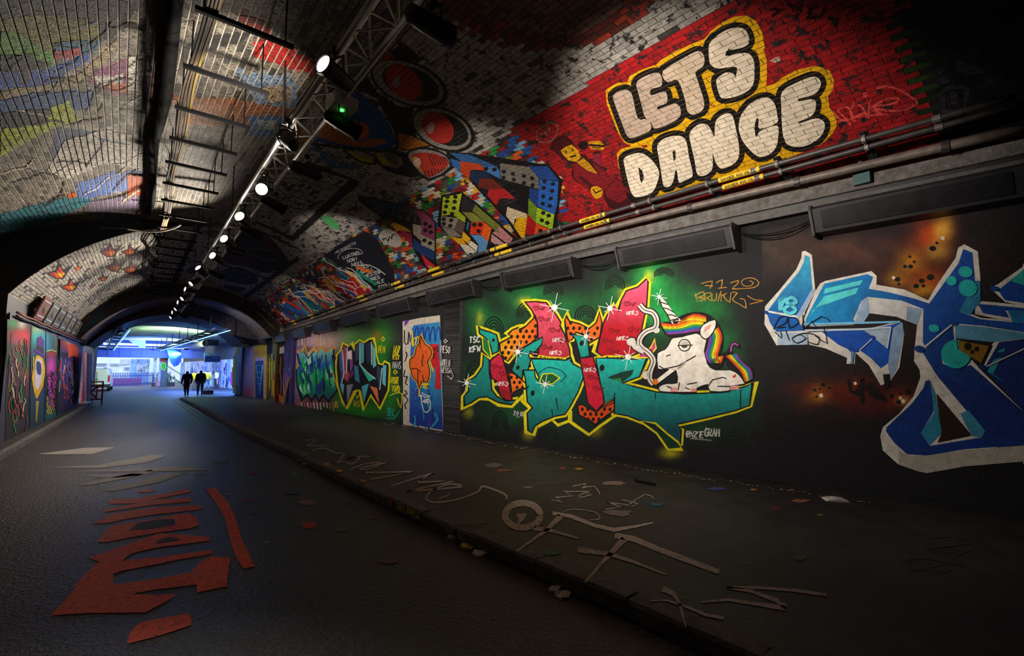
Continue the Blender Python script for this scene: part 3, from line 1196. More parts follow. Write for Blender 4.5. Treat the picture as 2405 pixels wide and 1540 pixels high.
# pale shapes on the dark end bay
p = Paint(S_VR)
for q in [[(1680, 560), (1720, 535), (1760, 570), (1700, 605)], [(1700, 640), (1760, 605), (1805, 640), (1780, 665), (1710, 670)], [(1830, 470), (1900, 480), (2050, 540), (2080, 580), (1950, 600), (1860, 560)], [(2080, 600), (2230, 600), (2140, 680), (2080, 660)]]:
    p.fill(k4(*q), '#3a3840', 1)
p.stroke(k4((1740, 740), (1780, 700), (1900, 690), (1940, 710), (1920, 840), (1860, 900), (1750, 890), (1740, 740)), 9, '#35333c', 1)
p.disc(*k4((1830, 760))[0], 9, 9, '#35333c')
p.disc(*k4((1830, 815))[0], 8, 6, '#35333c')
p.done('painted_tag', ceil_o, 'pale grey shapes on the black end of the vault')

# ---- singer in red suit with a microphone
fig = Paint(S_VR)
RS, RSD, YL = '#7d1420', '#3d0810', '#d8a010'
fig.fill(kf((150, 520), (200, 430), (320, 360), (420, 400), (520, 520), (600, 640), (680, 650), (720, 720), (785, 700), (790, 620), (860, 600), (915, 640), (925, 850), (1130, 1000), (1290, 1100), (1390, 1260), (1500, 1300), (1480, 1350), (1100, 1480), (1000, 1400), (950, 1300), (940, 1220), (760, 1180), (560, 1080), (460, 980), (480, 860), (430, 770), (300, 690), (180, 580)), RSD, 1, smooth=2)
fig.fill(kf((170, 520), (320, 370), (500, 510), (380, 520), (300, 590), (370, 720), (200, 590)), '#4a0d16', 2)
fig.fill(kf((380, 530), (470, 500), (560, 580), (610, 690), (540, 760), (420, 740), (340, 660), (300, 590), (340, 560)), YL, 3)
fig.disc(*kf((480, 575))[0], 2.5, 2.5, '#151008', layer=4)
fig.disc(*kf((385, 610))[0], 2.5, 2.5, '#151008', layer=4)
fig.stroke(kf((440, 690), (540, 665)), 4, '#20120a', 4)
fig.fill(kf((540, 770), (640, 700), (740, 790), (870, 950), (700, 890)), '#c08a10', 3)
fig.fill(kf((480, 800), (560, 780), (870, 960), (900, 960), (760, 760), (920, 860), (1130, 1010), (950, 1200), (780, 1110), (600, 960), (580, 1010), (740, 1140), (700, 1170), (500, 1000), (500, 880)), RS, 2)
fig.fill(kf((1140, 1020), (1280, 1110), (1370, 1260), (1180, 1390), (1000, 1290), (960, 1210)), RS, 2)
fig.fill(kf((750, 1180), (800, 1130), (880, 1140), (940, 1200), (910, 1290), (850, 1320), (790, 1280)), YL, 3, smooth=2)
fig.stroke(kf((790, 1170), (830, 1230), (920, 1190)), 3, '#2a1806', 4)
fig.disc(*kf((640, 510))[0], 12, 11, '#0c0c10', layer=3)
fig.fill(kf((720, 460), (880, 440), (980, 530), (940, 580), (760, 570), (730, 520)), YL, 3)
fig.stroke(kf((730, 505), (970, 525)), 5, '#0c0c10', 4)
fig.stroke(kf((770, 545), (900, 548)), 2, '#2a1806', 4)
fig.fill(kf((790, 640), (900, 640), (915, 830), (780, 740)), '#8a2436', 2)
fig.done('painted_figure', ceil_o, 'painted singer in a dark red suit holding a microphone')
p = Paint(S_VR)
p.stroke(kf((40, 220), (130, 170), (230, 200), (260, 260), (210, 400), (110, 460), (0, 460), (-60, 400), (-40, 290), (40, 220)), 2.5, '#8f8078', 1, smooth=3)
p.stroke(kf((20, 370), (0, 340), (40, 350), (60, 320), (90, 370)), 1.6, '#9a8c84', 1)
p.stroke(kf((70, 300), (100, 330)), 1.6, '#9a8c84', 1)
p.stroke(kf((60, 260), (150, 280), (110, 230), (130, 330)), 1.6, '#9a8c84', 1)
p.done('painted_tag', ceil_o, 'small circled scribble RIA left of the singer')

# ---- the two block letters built of toy bricks (black outline, coloured panels)
def panels(name, outline, cells, label, dots=()):
    p = Paint(S_VR)
    p.fill(outline, '#08080c', 1)
    for pts, c in cells:
        p.fill(pts, c, 2)
    for (x, y_), r in dots:
        p.disc(x, y_, r * 1.1, r, '#10131c', layer=3, n=8)
    return p.done(name, ceil_o, label)


def kd(*pts):
    return [((820 + x * .21622, 330 + y_ * .21622), 5) for x, y_ in pts]


panels('painted_letter', kl((95, 585), (330, 630), (820, 755), (945, 880), (945, 1310), (975, 1390), (860, 1425), (770, 1300), (690, 1160), (560, 1000), (420, 880), (300, 800), (95, 645)),
       [(kl((120, 605), (330, 650), (440, 760), (330, 740), (230, 690)), '#2a4a72'), (kl((330, 650), (560, 700), (560, 850), (440, 780)), '#26466e'), (kl((560, 700), (700, 730), (780, 850), (780, 905), (545, 840)), '#4a4a4c'),
        (kl((700, 735), (820, 770), (930, 885), (930, 1080), (785, 1010), (785, 850)), '#9a4468'), (kl((690, 900), (785, 920), (785, 1090), (700, 1010)), '#b0a690'), (kl((785, 1015), (930, 1085), (930, 1200), (785, 1130)), '#b8ae9a'),
        (kl((700, 1060), (785, 1110), (930, 1200), (920, 1300), (800, 1240), (690, 1160)), '#1c3c7c'), (kl((780, 1225), (960, 1380), (860, 1415)), '#d0203a'), (kl((860, 1350), (950, 1385), (880, 1400)), '#8ac02a'),
        (kl((230, 690), (330, 740), (420, 760), (310, 800)), '#5a2050'), (kl((400, 820), (480, 870), (450, 910)), '#6a3a1c'), (kl((480, 880), (600, 930), (680, 990), (560, 970), (520, 980), (455, 910)), '#c8900f'),
        (kl((540, 960), (680, 1010), (690, 1170), (600, 1040)), '#a02040')],
       'first painted block letter, blue purple and grey toy-brick panels', kd((440, 750), (510, 770), (570, 790), (625, 800), (690, 820), (745, 840), (600, 830), (680, 860), (750, 880), (830, 900), (880, 930), (830, 970), (890, 990), (820, 1080), (880, 1110)))
panels('painted_letter', kl((1000, 590), (1215, 545), (1400, 680), (1560, 820), (1700, 950), (1860, 1080), (1800, 1140), (1480, 1230), (1390, 1280), (1310, 1280), (1150, 1080), (960, 920)),
       [(kl((1020, 610), (1225, 570), (1190, 760), (1120, 800), (1005, 810)), '#b4cc1e'), (kl((1120, 800), (1190, 760), (1265, 830), (1260, 890), (1190, 840)), '#a2c01e'), (kl((1000, 815), (1190, 840), (1140, 960), (1000, 920)), '#9a9080'),
        (kl((1190, 840), (1260, 900), (1230, 1020), (1140, 960)), '#5a5044'), (kl((1000, 930), (1140, 965), (1230, 1040), (1100, 1040)), '#8a8272'), (kl((1100, 1040), (1230, 1060), (1280, 1130), (1190, 1120)), '#e0a80c'),
        (kl((1240, 980), (1320, 1060), (1300, 1120), (1225, 1060)), '#f0b814'), (kl((1200, 1120), (1290, 1130), (1390, 1210), (1280, 1230)), '#e2dac8'), (kl((1320, 1080), (1400, 1140), (1390, 1200), (1300, 1130)), '#efe4cf'), (kl((1260, 1200), (1390, 1230), (1320, 1270)), '#7fb0dc'),
        (kl((1230, 590), (1360, 690), (1340, 770), (1220, 760)), '#1c2028'), (kl((1370, 690), (1640, 920), (1620, 1000), (1340, 760)), '#788030'), (kl((1230, 770), (1350, 780), (1560, 960), (1470, 880), (1330, 880)), '#8a8a3c'),
        (kl((1640, 930), (1780, 1060), (1740, 1130), (1560, 1000)), '#c08088'), (kl((1330, 885), (1470, 880), (1440, 1020), (1310, 1010)), '#e2380f'), (kl((1470, 880), (1550, 950), (1510, 1100), (1440, 1020)), '#f06418'),
        (kl((1320, 1015), (1440, 1025), (1510, 1100), (1480, 1220), (1400, 1215), (1410, 1130)), '#5f9ad4'), (kl((1550, 1010), (1720, 1140), (1640, 1160), (1540, 1090)), '#c898a0'), (kl((1290, 880), (1310, 890), (1290, 980), (1275, 950)), '#1e6ab0')],
       'second painted block letter, lime green orange and white toy-brick panels', kd((1070, 605), (1155, 605), (1065, 655), (1150, 660), (1055, 710), (1140, 730), (1040, 775), (1120, 790), (1030, 850), (1110, 860), (1030, 900), (1100, 920), (1360, 910), (1425, 910), (1410, 980)))
panels('painted_letter', kl((1050, 110), (1300, 130), (2170, 260), (2320, 430), (2250, 960), (2190, 1190), (1860, 1095), (1700, 840), (1560, 700), (1400, 530), (1290, 400), (1100, 250)),
       [(kl((1090, 125), (1300, 145), (1600, 270), (1640, 320), (1460, 290), (1430, 250), (1210, 215)), '#2a5c94'), (kl((1100, 190), (1210, 220), (1200, 340), (1110, 250)), '#2a6ab0'), (kl((1210, 218), (1430, 250), (1480, 320), (1330, 310), (1300, 410), (1205, 330)), '#c2401a'),
        (kl((1470, 280), (1600, 280), (1640, 330), (1640, 410), (1500, 340)), '#3f7ac0'), (kl((1640, 240), (1960, 280), (2060, 400), (2060, 520), (1650, 410)), '#7a746c'), (kl((1960, 270), (2160, 275), (2280, 430), (2070, 410)), '#1c4a9c'),
        (kl((2070, 415), (2275, 440), (2260, 700), (2230, 800), (2050, 710), (2060, 530)), '#2468c8'), (kl((1960, 510), (2060, 530), (2045, 720), (1955, 620)), '#1a3f88'), (kl((1950, 620), (2040, 720), (2030, 890), (1945, 800)), '#6a9420'),
        (kl((2040, 720), (2230, 800), (2210, 965), (2030, 890)), '#a8cc22'), (kl((1940, 790), (2030, 890), (2010, 1040), (1905, 1070)), '#b81416'), (kl((2030, 895), (2200, 970), (2190, 1010), (2010, 1040)), '#e85a18'),
        (kl((1310, 320), (1480, 330), (1560, 400), (1420, 400), (1400, 480), (1310, 410)), '#14284a'), (kl((1420, 400), (1560, 410), (1690, 520), (1520, 530), (1400, 500)), '#6a2018'), (kl((1520, 520), (1690, 520), (1810, 630), (1640, 620), (1600, 700), (1500, 590)), '#b01a20'),
        (kl((1640, 620), (1800, 640), (1930, 780), (1720, 720), (1700, 800), (1610, 710)), '#14141c'), (kl((1720, 715), (1930, 790), (1940, 830), (1800, 850), (1790, 920), (1705, 810)), '#d8c6a4'), (kl((1830, 825), (1935, 830), (1905, 1060), (1880, 1060), (1790, 930)), '#f0b40e'),
        (kl((2020, 1150), (2180, 1170), (2150, 1290), (2060, 1230)), '#d8481a')],
       'third and largest painted block letter, blue red grey and lime toy-brick panels', kd((1490, 300), (1580, 310), (1680, 330), (1780, 355), (1900, 380), (1990, 405), (1680, 395), (1790, 420), (1900, 455), (1995, 480), (2125, 440), (2215, 465), (2115, 510), (2205, 540), (2110, 600), (2190, 625), (2105, 680), (2180, 705), (2110, 780), (2170, 810), (2095, 860), (2155, 890), (2080, 975)))

# ---- speech bubble and the white verse on the dark panel
p = Paint(S_VR)
p.fill(ks((1260, 330), (1640, 130), (1830, 260), (2050, 700), (2060, 860), (1700, 1010), (1560, 760), (1300, 620), (1080, 480)), '#0d1020', 0)
p.done('painted_panel', ceil_o, 'dark blue painted panel behind the white verse')
p = Paint(S_VR)
p.fill(ks((1840, 180), (1900, 110), (2000, 110), (2110, 180), (2160, 280), (2120, 350), (2020, 350), (1930, 300), (1905, 330), (1890, 280), (1840, 230)), '#b4ada4', 1, smooth=2)
p.stroke(ks((1910, 270), (1890, 240), (1940, 230), (1960, 280), (1990, 200), (2010, 240), (2030, 170), (2075, 190)), 2.2, '#15151c', 2)
p.done('painted_bubble', ceil_o, 'pale speech bubble with a black handle scrawled inside')
p = Paint(S_VR)
r2 = random.Random(5)
for i in range(9):
    x0, y0 = 1340 + i * 62, 520 + i * 52
    wv = random.Random(i).choice(['NAVIL', 'BRES', 'NORI', 'SKOLL', 'BESTER', 'PALE', 'LUATREL', 'SEL', 'GNZ'])
    write(p, wv, ks((x0, y0))[0], ks((34, -14))[0][0] - 580 and (5.2, -1.6), (-1.5, -7.5), 1.7, '#c4c6cc', gap=.2)
write(p, 'MR ROBERTS', ks((1235, 450))[0], (4.2, -2.1), (-1.2, -6), 1.3, '#a8aab0', gap=.2)
p.stroke(ks((1280, 520), (1270, 480), (1330, 410), (1450, 370), (1560, 380), (1610, 430), (1580, 445)), 1.8, '#a8aab0', 1, smooth=3)
p.done('painted_verse', ceil_o, 'lines of white hand lettering on the dark blue panel')
# sideways neon wildstyle
p = Paint(S_VR)
r3 = random.Random(3)
PALW = ['#d83a1a', '#f0b414', '#1f5fae', '#1c8a6c', '#e8e2d8', '#7a2a6a', '#e86a1a', '#c01a2a', '#2a9ac0', '#204a8a']
for i in range(70):
    u = r3.random()
    bx, by = 640 + u * 205, 700 - u * 75 + r3.uniform(-8, 45)
    L_ = r3.uniform(25, 75)
    a_ = math.radians(r3.uniform(25, 48))
    w = r3.uniform(3, 8)
    q = [(bx, by), (bx + L_ * math.cos(a_) * .5 + r3.uniform(-4, 4), by + L_ * math.sin(a_) * .5), (bx + L_ * math.cos(a_), by + L_ * math.sin(a_) + r3.uniform(-6, 6))]
    p.stroke(q, w, r3.choice(PALW), 1 + i % 3)
for i in range(26):
    u = r3.random()
    bx, by = 660 + u * 180, 690 - u * 70 + r3.uniform(-8, 35)
    q = [(bx, by)]
    for _ in range(4):
        q.append((q[-1][0] + r3.uniform(8, 22), q[-1][1] + r3.uniform(-4, 18)))
    p.stroke(q, 1.6, '#efe6da', 5)
p.fill(ks((1330, 850), (1480, 760), (1560, 870), (1640, 970), (1680, 890), (1750, 970), (1560, 1060), (1430, 960)), '#c41a26', 4)
p.stroke(ks((1050, 480), (1110, 560), (1290, 660), (1520, 760), (1640, 960), (1690, 890), (1750, 970)), 1.8, '#e8dfd6', 6)
p.stroke(ks((1330, 850), (1480, 900), (1550, 1050)), 1.8, '#e8dfd6', 6)
p.done('painted_wildstyle', ceil_o, 'tangled wildstyle lettering in red yellow and blue with white lines above the pipes')

# ---- big red-eyed cartoon circles and the blue and orange face
p = Paint(S_VR)
p.fill(k2((900, 400), (1100, 320), (1250, 420), (1310, 470), (1200, 500), (1000, 480)), '#0c0b0c', 0)
p.fill(k2((960, 440), (1060, 400), (1120, 460), (1000, 480)), '#a03418', 1)
p.stroke(k2((1080, 320), (1180, 350), (1290, 440), (1310, 490)), 8, '#0c0b0c', 1, smooth=3)
p.fill(k2((880, 600), (980, 740), (1150, 850), (1280, 860), (1250, 960), (1300, 1100), (1420, 1170), (1200, 1210), (1130, 1190), (1110, 1000), (1000, 800), (800, 700)), '#0d0c0e', 0)
for (cx_, cy_, rx, ry, an) in [(1235, 665, 330, 175, 22), (1510, 1035, 270, 165, 24)]:
    X, Y = k2((cx_, cy_))[0]
    p.disc(X, Y, rx * .2922, ry * .2922, '#0b0a0b', an, 30, 1)
    p.disc(X - 2, Y - 1, rx * .265, ry * .262, '#8d8783', an, 30, 2)
    p.disc(X + 4, Y, rx * .215, ry * .21, '#0b0a0b', an, 30, 3)
    p.disc(X - 12, Y - 4, rx * .155, ry * .19, '#b02418', an + 20, 26, 4)
    p.disc(X - 30, Y - 4, 9, 14, '#9a8a84', an - 10, 12, 5)
p.fill(k2((760, 700), (860, 760), (1000, 880), (1080, 1000), (1130, 1140), (1090, 1195), (900, 1190), (700, 1170), (480, 1130), (460, 1080), (640, 900)), '#1b4a94', 1)
p.fill(k2((480, 1090), (600, 960), (700, 1020), (760, 1110), (860, 1130), (960, 1105), (1050, 1120), (1050, 1150), (900, 1180), (700, 1160)), '#b06018', 2)
p.fill(k2((700, 1080), (820, 960), (890, 990), (920, 1060), (890, 1110), (800, 1120)), '#b8562c', 3)
p.stroke(k2((790, 920), (830, 960), (830, 1060), (780, 1100)), 5, '#0b0a0b', 4)
p.stroke(k2((460, 1150), (700, 1180), (900, 1200), (1100, 1205), (1140, 1150), (1120, 1030), (1010, 830)), 7, '#0b0a0b', 4, smooth=2)
p.fill(k2((1130, 1060), (1260, 1090), (1400, 1160), (1240, 1200), (1140, 1190)), '#b06a20', 1)
p.done('painted_mural', ceil_o, 'cartoon mural of black ringed red discs and a blue and orange face')
p = Paint(S_VR)
for pts, c in [(((700, 1190), (760, 1180), (930, 1230), (990, 1300), (900, 1320), (760, 1260)), '#0b0a0b'), (((950, 1240), (1010, 1200), (1200, 1220), (1330, 1390), (1250, 1420), (1080, 1380), (990, 1310)), '#0b0a0b'), (((1210, 1230), (1280, 1180), (1400, 1180), (1540, 1240), (1600, 1340), (1400, 1450), (1260, 1340)), '#0b0a0b')]:
    p.fill(k2(*pts), c, 1, smooth=2)
p.fill(k2((720, 1200), (880, 1240), (960, 1300), (850, 1290)), '#b4a41c', 2, smooth=2)
p.fill(k2((780, 1195), (900, 1230), (960, 1280), (850, 1250)), '#8f8a84', 3, smooth=2)
p.fill(k2((970, 1230), (1050, 1215), (1180, 1270), (1150, 1350), (1050, 1320)), '#8f8a84', 2, smooth=2)
p.fill(k2((965, 1225), (1040, 1260), (1090, 1320), (1020, 1320)), '#b8a81c', 3, smooth=2)
p.fill(k2((1225, 1240), (1290, 1200), (1400, 1200), (1530, 1250), (1560, 1340), (1400, 1430), (1280, 1330)), '#8f8783', 2, smooth=2)
p.fill(k2((1255, 1250), (1310, 1225), (1420, 1225), (1520, 1260), (1545, 1330), (1400, 1420), (1290, 1320)), '#b83020', 3, smooth=2)
p.fill(k2((1255, 1260), (1290, 1250), (1320, 1330), (1360, 1390), (1290, 1320)), '#d8a01a', 4)
p.disc(*k2((1300, 1300))[0], 9, 12, '#e0b4a0', layer=5)
for i in range(8):
    x = 1390 + i * 22
    p.stroke(k2((x, 1230 + i * 4), (x + 40, 1330 - i * 3)), 2, '#0b0a0b', 5)
    p.stroke(k2((1090 + i * 14 - 60, 1210 + i * 3), (1130 + i * 12 - 60, 1300 + i * 3)), 1.6, '#0b0a0b', 5)
    p.stroke(k2((1360 + i * 26, 1370 - i * 4), (1372 + i * 26, 1430 - i * 12)), 2, '#0b0a0b', 5)
p.done('painted_mural', ceil_o, 'row of three yellow and red striped discs on the vault')
p = Paint(S_VR)
for i, ch in enumerate('CSEN'):
    write(p, ch, k2((420 + i * 85, 1230 + i * 38))[0], (16, 5.5), (6, -17), 5, '#2a62a8')
for i, ch in enumerate('IIZGM'):
    write(p, ch, k2((480 + i * 60, 1290 + i * 15))[0], (12, 4), (5, -13), 4.5, '#2a62a8')
p.done('painted_tag', ceil_o, 'chunky blue letters below the truss')

# ---- black frames with handwriting and drawings
p = Paint(S_VR)
kq = K(340, 500, .22073)
p.stroke([(640, 405), (716, 381), (834, 424), (684, 562)], 13, '#0b0b0d', 1)
p.stroke([(600, 520), (668, 550), (684, 562)], 6, '#0b0b0d', 1)
p.done('painted_frame', ceil_o, 'black painted frame round handwritten lines on the white vault')
p = Paint(S_VR)
r4 = random.Random(9)
for i in range(7):
    x, y_ = 700 - i * 9, 408 + i * 11
    for j in range(4):
        q = [(x + j * 17 + r4.uniform(-2, 2) + m_ * 3.2, y_ + j * 5 + m_ * .8 + r4.uniform(-2.6, 2.6)) for m_ in range(5)]
        p.stroke(q, 1.9, '#0d0d10', 1)
p.stroke([(722, 470), (740, 478), (722, 490)], 4, '#10142a', 1)
p.stroke([(740, 460), (735, 480), (760, 470), (752, 492), (770, 476)], 4, '#10142a', 1)
p.done('painted_verse', ceil_o, 'black handwritten lines inside the frame beside the bright lamp')
p = Paint(S_VR)
p.stroke(kq((1640, 470), (1060, 900)), 11, '#0b0b0d', 1)
p.stroke(kq((1250, 200), (1640, 380)), 4, '#0b0b0d', 1)
p.stroke(kq((800, 540), (1330, 700)), 4, '#0b0b0d', 1)
p.done('painted_frame', ceil_o, 'long black frame lines of the second row of drawings')
p = Paint(S_VR)
p.fill(kq((900, 330), (1100, 150), (1300, 230), (1480, 430), (1520, 540), (1300, 640), (1080, 570), (880, 540), (820, 480)), '#16171c', 0, smooth=2)
p.fill(kq((1200, 220), (1290, 230), (1390, 400), (1250, 360)), '#5a1618', 1)
p.fill(kq((860, 440), (1120, 440), (1200, 560), (1020, 560)), '#4a1416', 1)
p.stroke(kq((1090, 390), (1200, 370), (1390, 430), (1410, 490), (1300, 500), (1120, 430), (1080, 400)), 2.2, '#6a6a6c', 2, smooth=3)
p.done('painted_portrait', ceil_o, 'dark painted head with red strokes inside a black frame')
p = Paint(S_VR)
p.fill(kq((800, 620), (1000, 570), (1150, 640), (1210, 730), (1100, 760), (860, 720)), '#1a1b20', 0, smooth=2)
p.fill(kq((850, 760), (1000, 780), (1080, 800), (1000, 840), (860, 800)), '#1a1b20', 0, smooth=2)
p.stroke(kq((840, 640), (980, 600), (1100, 650), (1090, 700), (880, 680)), 2.2, '#55565a', 1, smooth=3)
p.done('painted_portrait', ceil_o, 'dark painted fish-like drawing below the red-stroked head')
p = Paint(S_VF)
p.stroke(kq((590, 110), (310, 740)), 12, '#0b0b0d', 1)
p.done('painted_frame', ceil_o, 'black upright frame line beside the cable rack')
p = Paint(S_VF)
p.stroke(kq((470, 95), (850, 115)), 3.5, '#0b0b0d', 1)
p.stroke(kq((430, 505), (620, 520)), 3, '#0b0b0d', 1)
for i in range(5):
    p.stroke(kq((610 + i * 14, 190 + i * 8), (760, 180 + i * 14), (850, 215)), 1.6, '#1a1a1e', 1)
p.fill(kq((450, 590), (560, 550), (640, 600), (560, 650), (470, 640)), '#26262a', 1, smooth=2)
p.done('painted_drawing', ceil_o, 'thin dark drawing on the white vault left of the truss')
p = Paint(S_VR)
p.fill(k6((530, 360), (620, 380), (680, 450), (640, 470), (560, 420)), '#4aa05a', 1, smooth=2)
p.done('painted_patch', ceil_o, 'soft green spray patch on the white vault')

# ---- red and yellow birds on the left vault
BIRDS = [(480, 810, 1.25, 0), (570, 920, 1.0, 1), (630, 780, .45, 2), (890, 640, 1.1, 3), (1050, 640, .95, 4), (930, 760, 1.05, 5), (1060, 780, 1.0, 6), (830, 860, .6, 7), (740, 925, .35, 8)]
for (bx, by, sc, i) in BIRDS:
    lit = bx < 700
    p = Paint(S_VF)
    cb = ['#c8381a', '#e8a41a'] if lit else ['#7a2c1c', '#a8602a']  # birds outside the lit end get their shade mixed into the colours
    def bt(*pts):
        return k5(*[(bx + a * sc * 100, by + b * sc * 100) for a, b in pts])
    p.fill(bt((-.9, .1), (-.3, -.1), (-.1, -.7), (.15, -.2), (.3, -.1), (.9, -.5), (.45, .15), (.2, .5), (-.3, .5), (-.6, .3)), '#1a0f0c', 1)
    p.fill(bt((-.7, .12), (-.2, 0), (0, -.4), (.15, 0), (.35, .1), (.1, .45), (-.3, .4)), cb[0], 2)
    p.fill(bt((-.3, .15), (.1, .05), (.3, .15), (.05, .4)), cb[1], 3)
    p.done('painted_bird', ceil_o, ['large red and yellow painted bird at the lit left end of the vault', 'red and yellow painted bird just below the large one', 'tiny painted bird right of the large lit one', 'bird painted in shaded tones, highest on the left vault', 'bird painted in shaded tones nearest the cable rack, upper one', 'broad bird painted in shaded tones in the middle of the shaded group', 'bird painted in shaded tones nearest the cable rack, lower one', 'small bird painted in shaded tones under the shaded group', 'tiniest bird painted in shaded tones low on the vault'][i])
# ---- old abstract mural over the near left vault
oldm = empty('painted_mural', (0, 0, 0), 'old multicoloured abstract mural over the near left vault')
oldm.parent = ceil_o
r5 = random.Random(15)
for i, (poly, cc) in enumerate(ZN):
    p = Paint(S_VN)
    q = densify([(max(-30, x), y_) for x, y_ in poly], 14)
    q = [(x + r5.uniform(-3, 3), y_ + r5.uniform(-3, 3)) for x, y_ in q]
    p.fill(q, cc, 1 + i % 6)
    p.done('colour_patch', oldm, material=M_BRICKL)
p = Paint(S_VN)
for i in range(46):
    x, y_ = r5.uniform(10, 350), r5.uniform(60, 500)
    q = [(x, y_)]
    a_ = r5.uniform(-.9, .2)
    for _ in range(5):
        a_ += r5.uniform(-.5, .5)
        q.append((q[-1][0] + 16 * math.cos(a_), q[-1][1] + 16 * math.sin(a_)))
    p.stroke(q, r5.uniform(1.5, 5), r5.choice(['#0c0a0a', '#1a1614', '#e0d8c8', '#0c0a0a', '#2a6a8a', '#c8b898']), 8, smooth=2)
p.done('line_work', oldm, material=M_BRICKL)
for i in range(8):
    p = Paint(S_VN)
    write(p, 'MERNSTEP'[i], (326 + (i % 4) * 13, 162 + (i // 4) * 36 + (i % 4) * 1), (9, .5), (0, -22), 3, '#3a1c1c', layer=8)
    p.done('letter', oldm)
# ================================================================ paintings on the right wall
k7 = K(1760, 540, .29875)
k8 = K(1760, 860, .29875)
kt1 = K(1030, 620, .2857)
kt2 = K(1400, 620, .2987)
kw = K(680, 740, .1948)
kg = K(1200, 400, .2922)
kp = K(400, 740, .1497)


S_RWF = RWall(L=15)


class RWallNear(RWall):
    def __init__(s, off, L=60):
        s.nrm, s.L, s.off = np.array((-1., 0, 0)), L, off

    def hit(s, px):
        D = px2dir(px)
        y = np.full(len(D), 10.0)
        for _ in range(30):
            t = (XR(y) - s.off) / D[:, 0]
            y = y * .35 + t * D[:, 1] * .65
        return CAM + ((XR(y) - s.off) / D[:, 0])[:, None] * D



def field(base, spots, seed=0):
    """sprayed colour field: soft blots (x, y, rx, ry, colour, weight) over a base colour"""
    b = np.array(C3(base))
    S = [(x, y, rx, ry, np.array(C3(c)), w) for x, y, rx, ry, c, w in spots]
    rr = random.Random(seed)
    ph = [(rr.uniform(.02, .09), rr.uniform(.02, .09), rr.uniform(0, 6)) for _ in range(4)]

    def vec(V):
        x, y = V[:, 0], V[:, 1]
        n = 1 + .22 * sum(np.sin(a * x + c) * np.sin(d * y + c) for a, d, c in ph)
        c = np.tile(b, (len(V), 1))
        for (sx, sy, rx, ry, cc, w) in S:
            g = np.clip(w * np.exp(-(((x - sx) / rx) ** 2 + ((y - sy) / ry) ** 2)) * n, 0, 1)[:, None]
            c = c * (1 - g) + cc * g
        return [tuple(q) for q in c.tolist()]

    def f(x, y):
        return vec(np.array([[x, y]], float))[0]
    f.vec = vec
    return f


def strokes(p, lst, w, col, layer, smooth=0):
    for q in lst:
        p.stroke(q, w, col, layer, smooth=smooth)


GR = '#12a04a'
W0 = '#15151b'
# ---- black wall with green haze behind the teal piece
spots = [(1130, 745, 35, 40, GR, .7), (1180, 770, 60, 50, '#0f7a3c', .5), (1240, 700, 60, 30, GR, .8), (1330, 730, 70, 45, '#0f8a40', .7), (1440, 700, 60, 60, '#0c7a38', .6), (1530, 660, 40, 60, '#20c050', .9), (1560, 730, 70, 70, '#10b050', .85), (1640, 740, 60, 50, '#10a84a', .7), (1690, 800, 45, 60, '#0f9a48', .65),
         (1725, 850, 25, 50, '#0c7a3c', .5), (1110, 870, 40, 60, '#0c5a34', .6), (1190, 960, 70, 50, '#0f6a30', .7), (1330, 990, 90, 40, '#0c4a2c', .6), (1450, 960, 70, 40, '#0c6030', .6), (1660, 1000, 90, 40, '#0e5a2c', .6), (1760, 940, 30, 60, '#0c5a30', .4),
         (1525, 650, 10, 16, '#e8e020', .8), (1232, 708, 14, 12, '#d8dc20', .9), (1127, 748, 8, 18, '#c8d020', .9), (1100, 970, 8, 14, '#c8d020', .6), (1240, 1020, 12, 14, '#c0c018', .7), (1398, 1010, 14, 16, '#c8c018', .7), (1575, 1062, 22, 14, '#c8c018', .8), (1470, 690, 16, 16, '#d0e020', .6)]
spots = [(x, y_, rx * .85, ry * .8, c, w * (.8 if y_ < 800 else .55) if c[1] in '01' else w * .8) for x, y_, rx, ry, c, w in spots]
p = Paint(S_RWF)
p.fill([(1082, 690), (1200, 655), (1480, 600), (1790, 540), (1795, 1128), (1500, 1084), (1200, 1038), (1082, 1020)], field(W0, spots, 1), 0)
p.done('painted_background', wall_r, 'black wall sprayed with a green haze behind the teal letters')
p = Paint(S_RW)
for (cx_, cy_, sx, sy) in [(1160, 765, 22, 30), (1115, 875, 20, 40), (1235, 730, 20, 28), (1300, 680, 22, 22), (1375, 735, 24, 24), (1445, 665, 22, 26), (1175, 990, 18, 34), (1290, 1020, 22, 24), (1465, 1010, 22, 28), (1560, 640, 22, 16), (1720, 1030, 34, 34)]:
    for k in range(4):
        f = 1 - k * .24
        q = [(cx_ + sx * f * math.cos(a), cy_ - sy * f * math.sin(a) + sy * .3) for a in [math.pi * (i / 10) for i in range(-1, 12)]]
        p.stroke(q, 3.4, '#08130c' if k % 2 == 0 else '#0a1a10', 1)
p.done('painted_rings', wall_r, 'dark concentric arch rings sprayed in the green haze')

piece = empty('graffiti_piece', (0, 0, 0), 'large teal red and orange wildstyle piece with a smoking unicorn on the right wall')
piece.parent = wall_r
TE = vgrad(830, '#12c0b4', 1030, '#07404c')
TE2 = vgrad(770, '#14b0a4', 1010, '#083c48')
OR = hgrad(1180, '#f0a010', 1260, '#ee5c10')
YO = '#e6d818'


def shape(name, pts, col, edge='#0a0a0e', ew=3.2, layer=3, rim=None, extra=None, smooth=0, label=None, par=None):
    if smooth:
        pts = catmull(pts, smooth)
    p = Paint(S_RWF if callable(col) else S_RW)
    if rim:
        p.stroke(pts, 13, rim, layer - 1, closed=True)
    p.fill(pts, col, layer)
    if edge:
        p.stroke(pts, ew, edge, layer + 1, closed=True)
    if extra:
        extra(p, layer + 2)
    return p.done(name, par or piece, label)


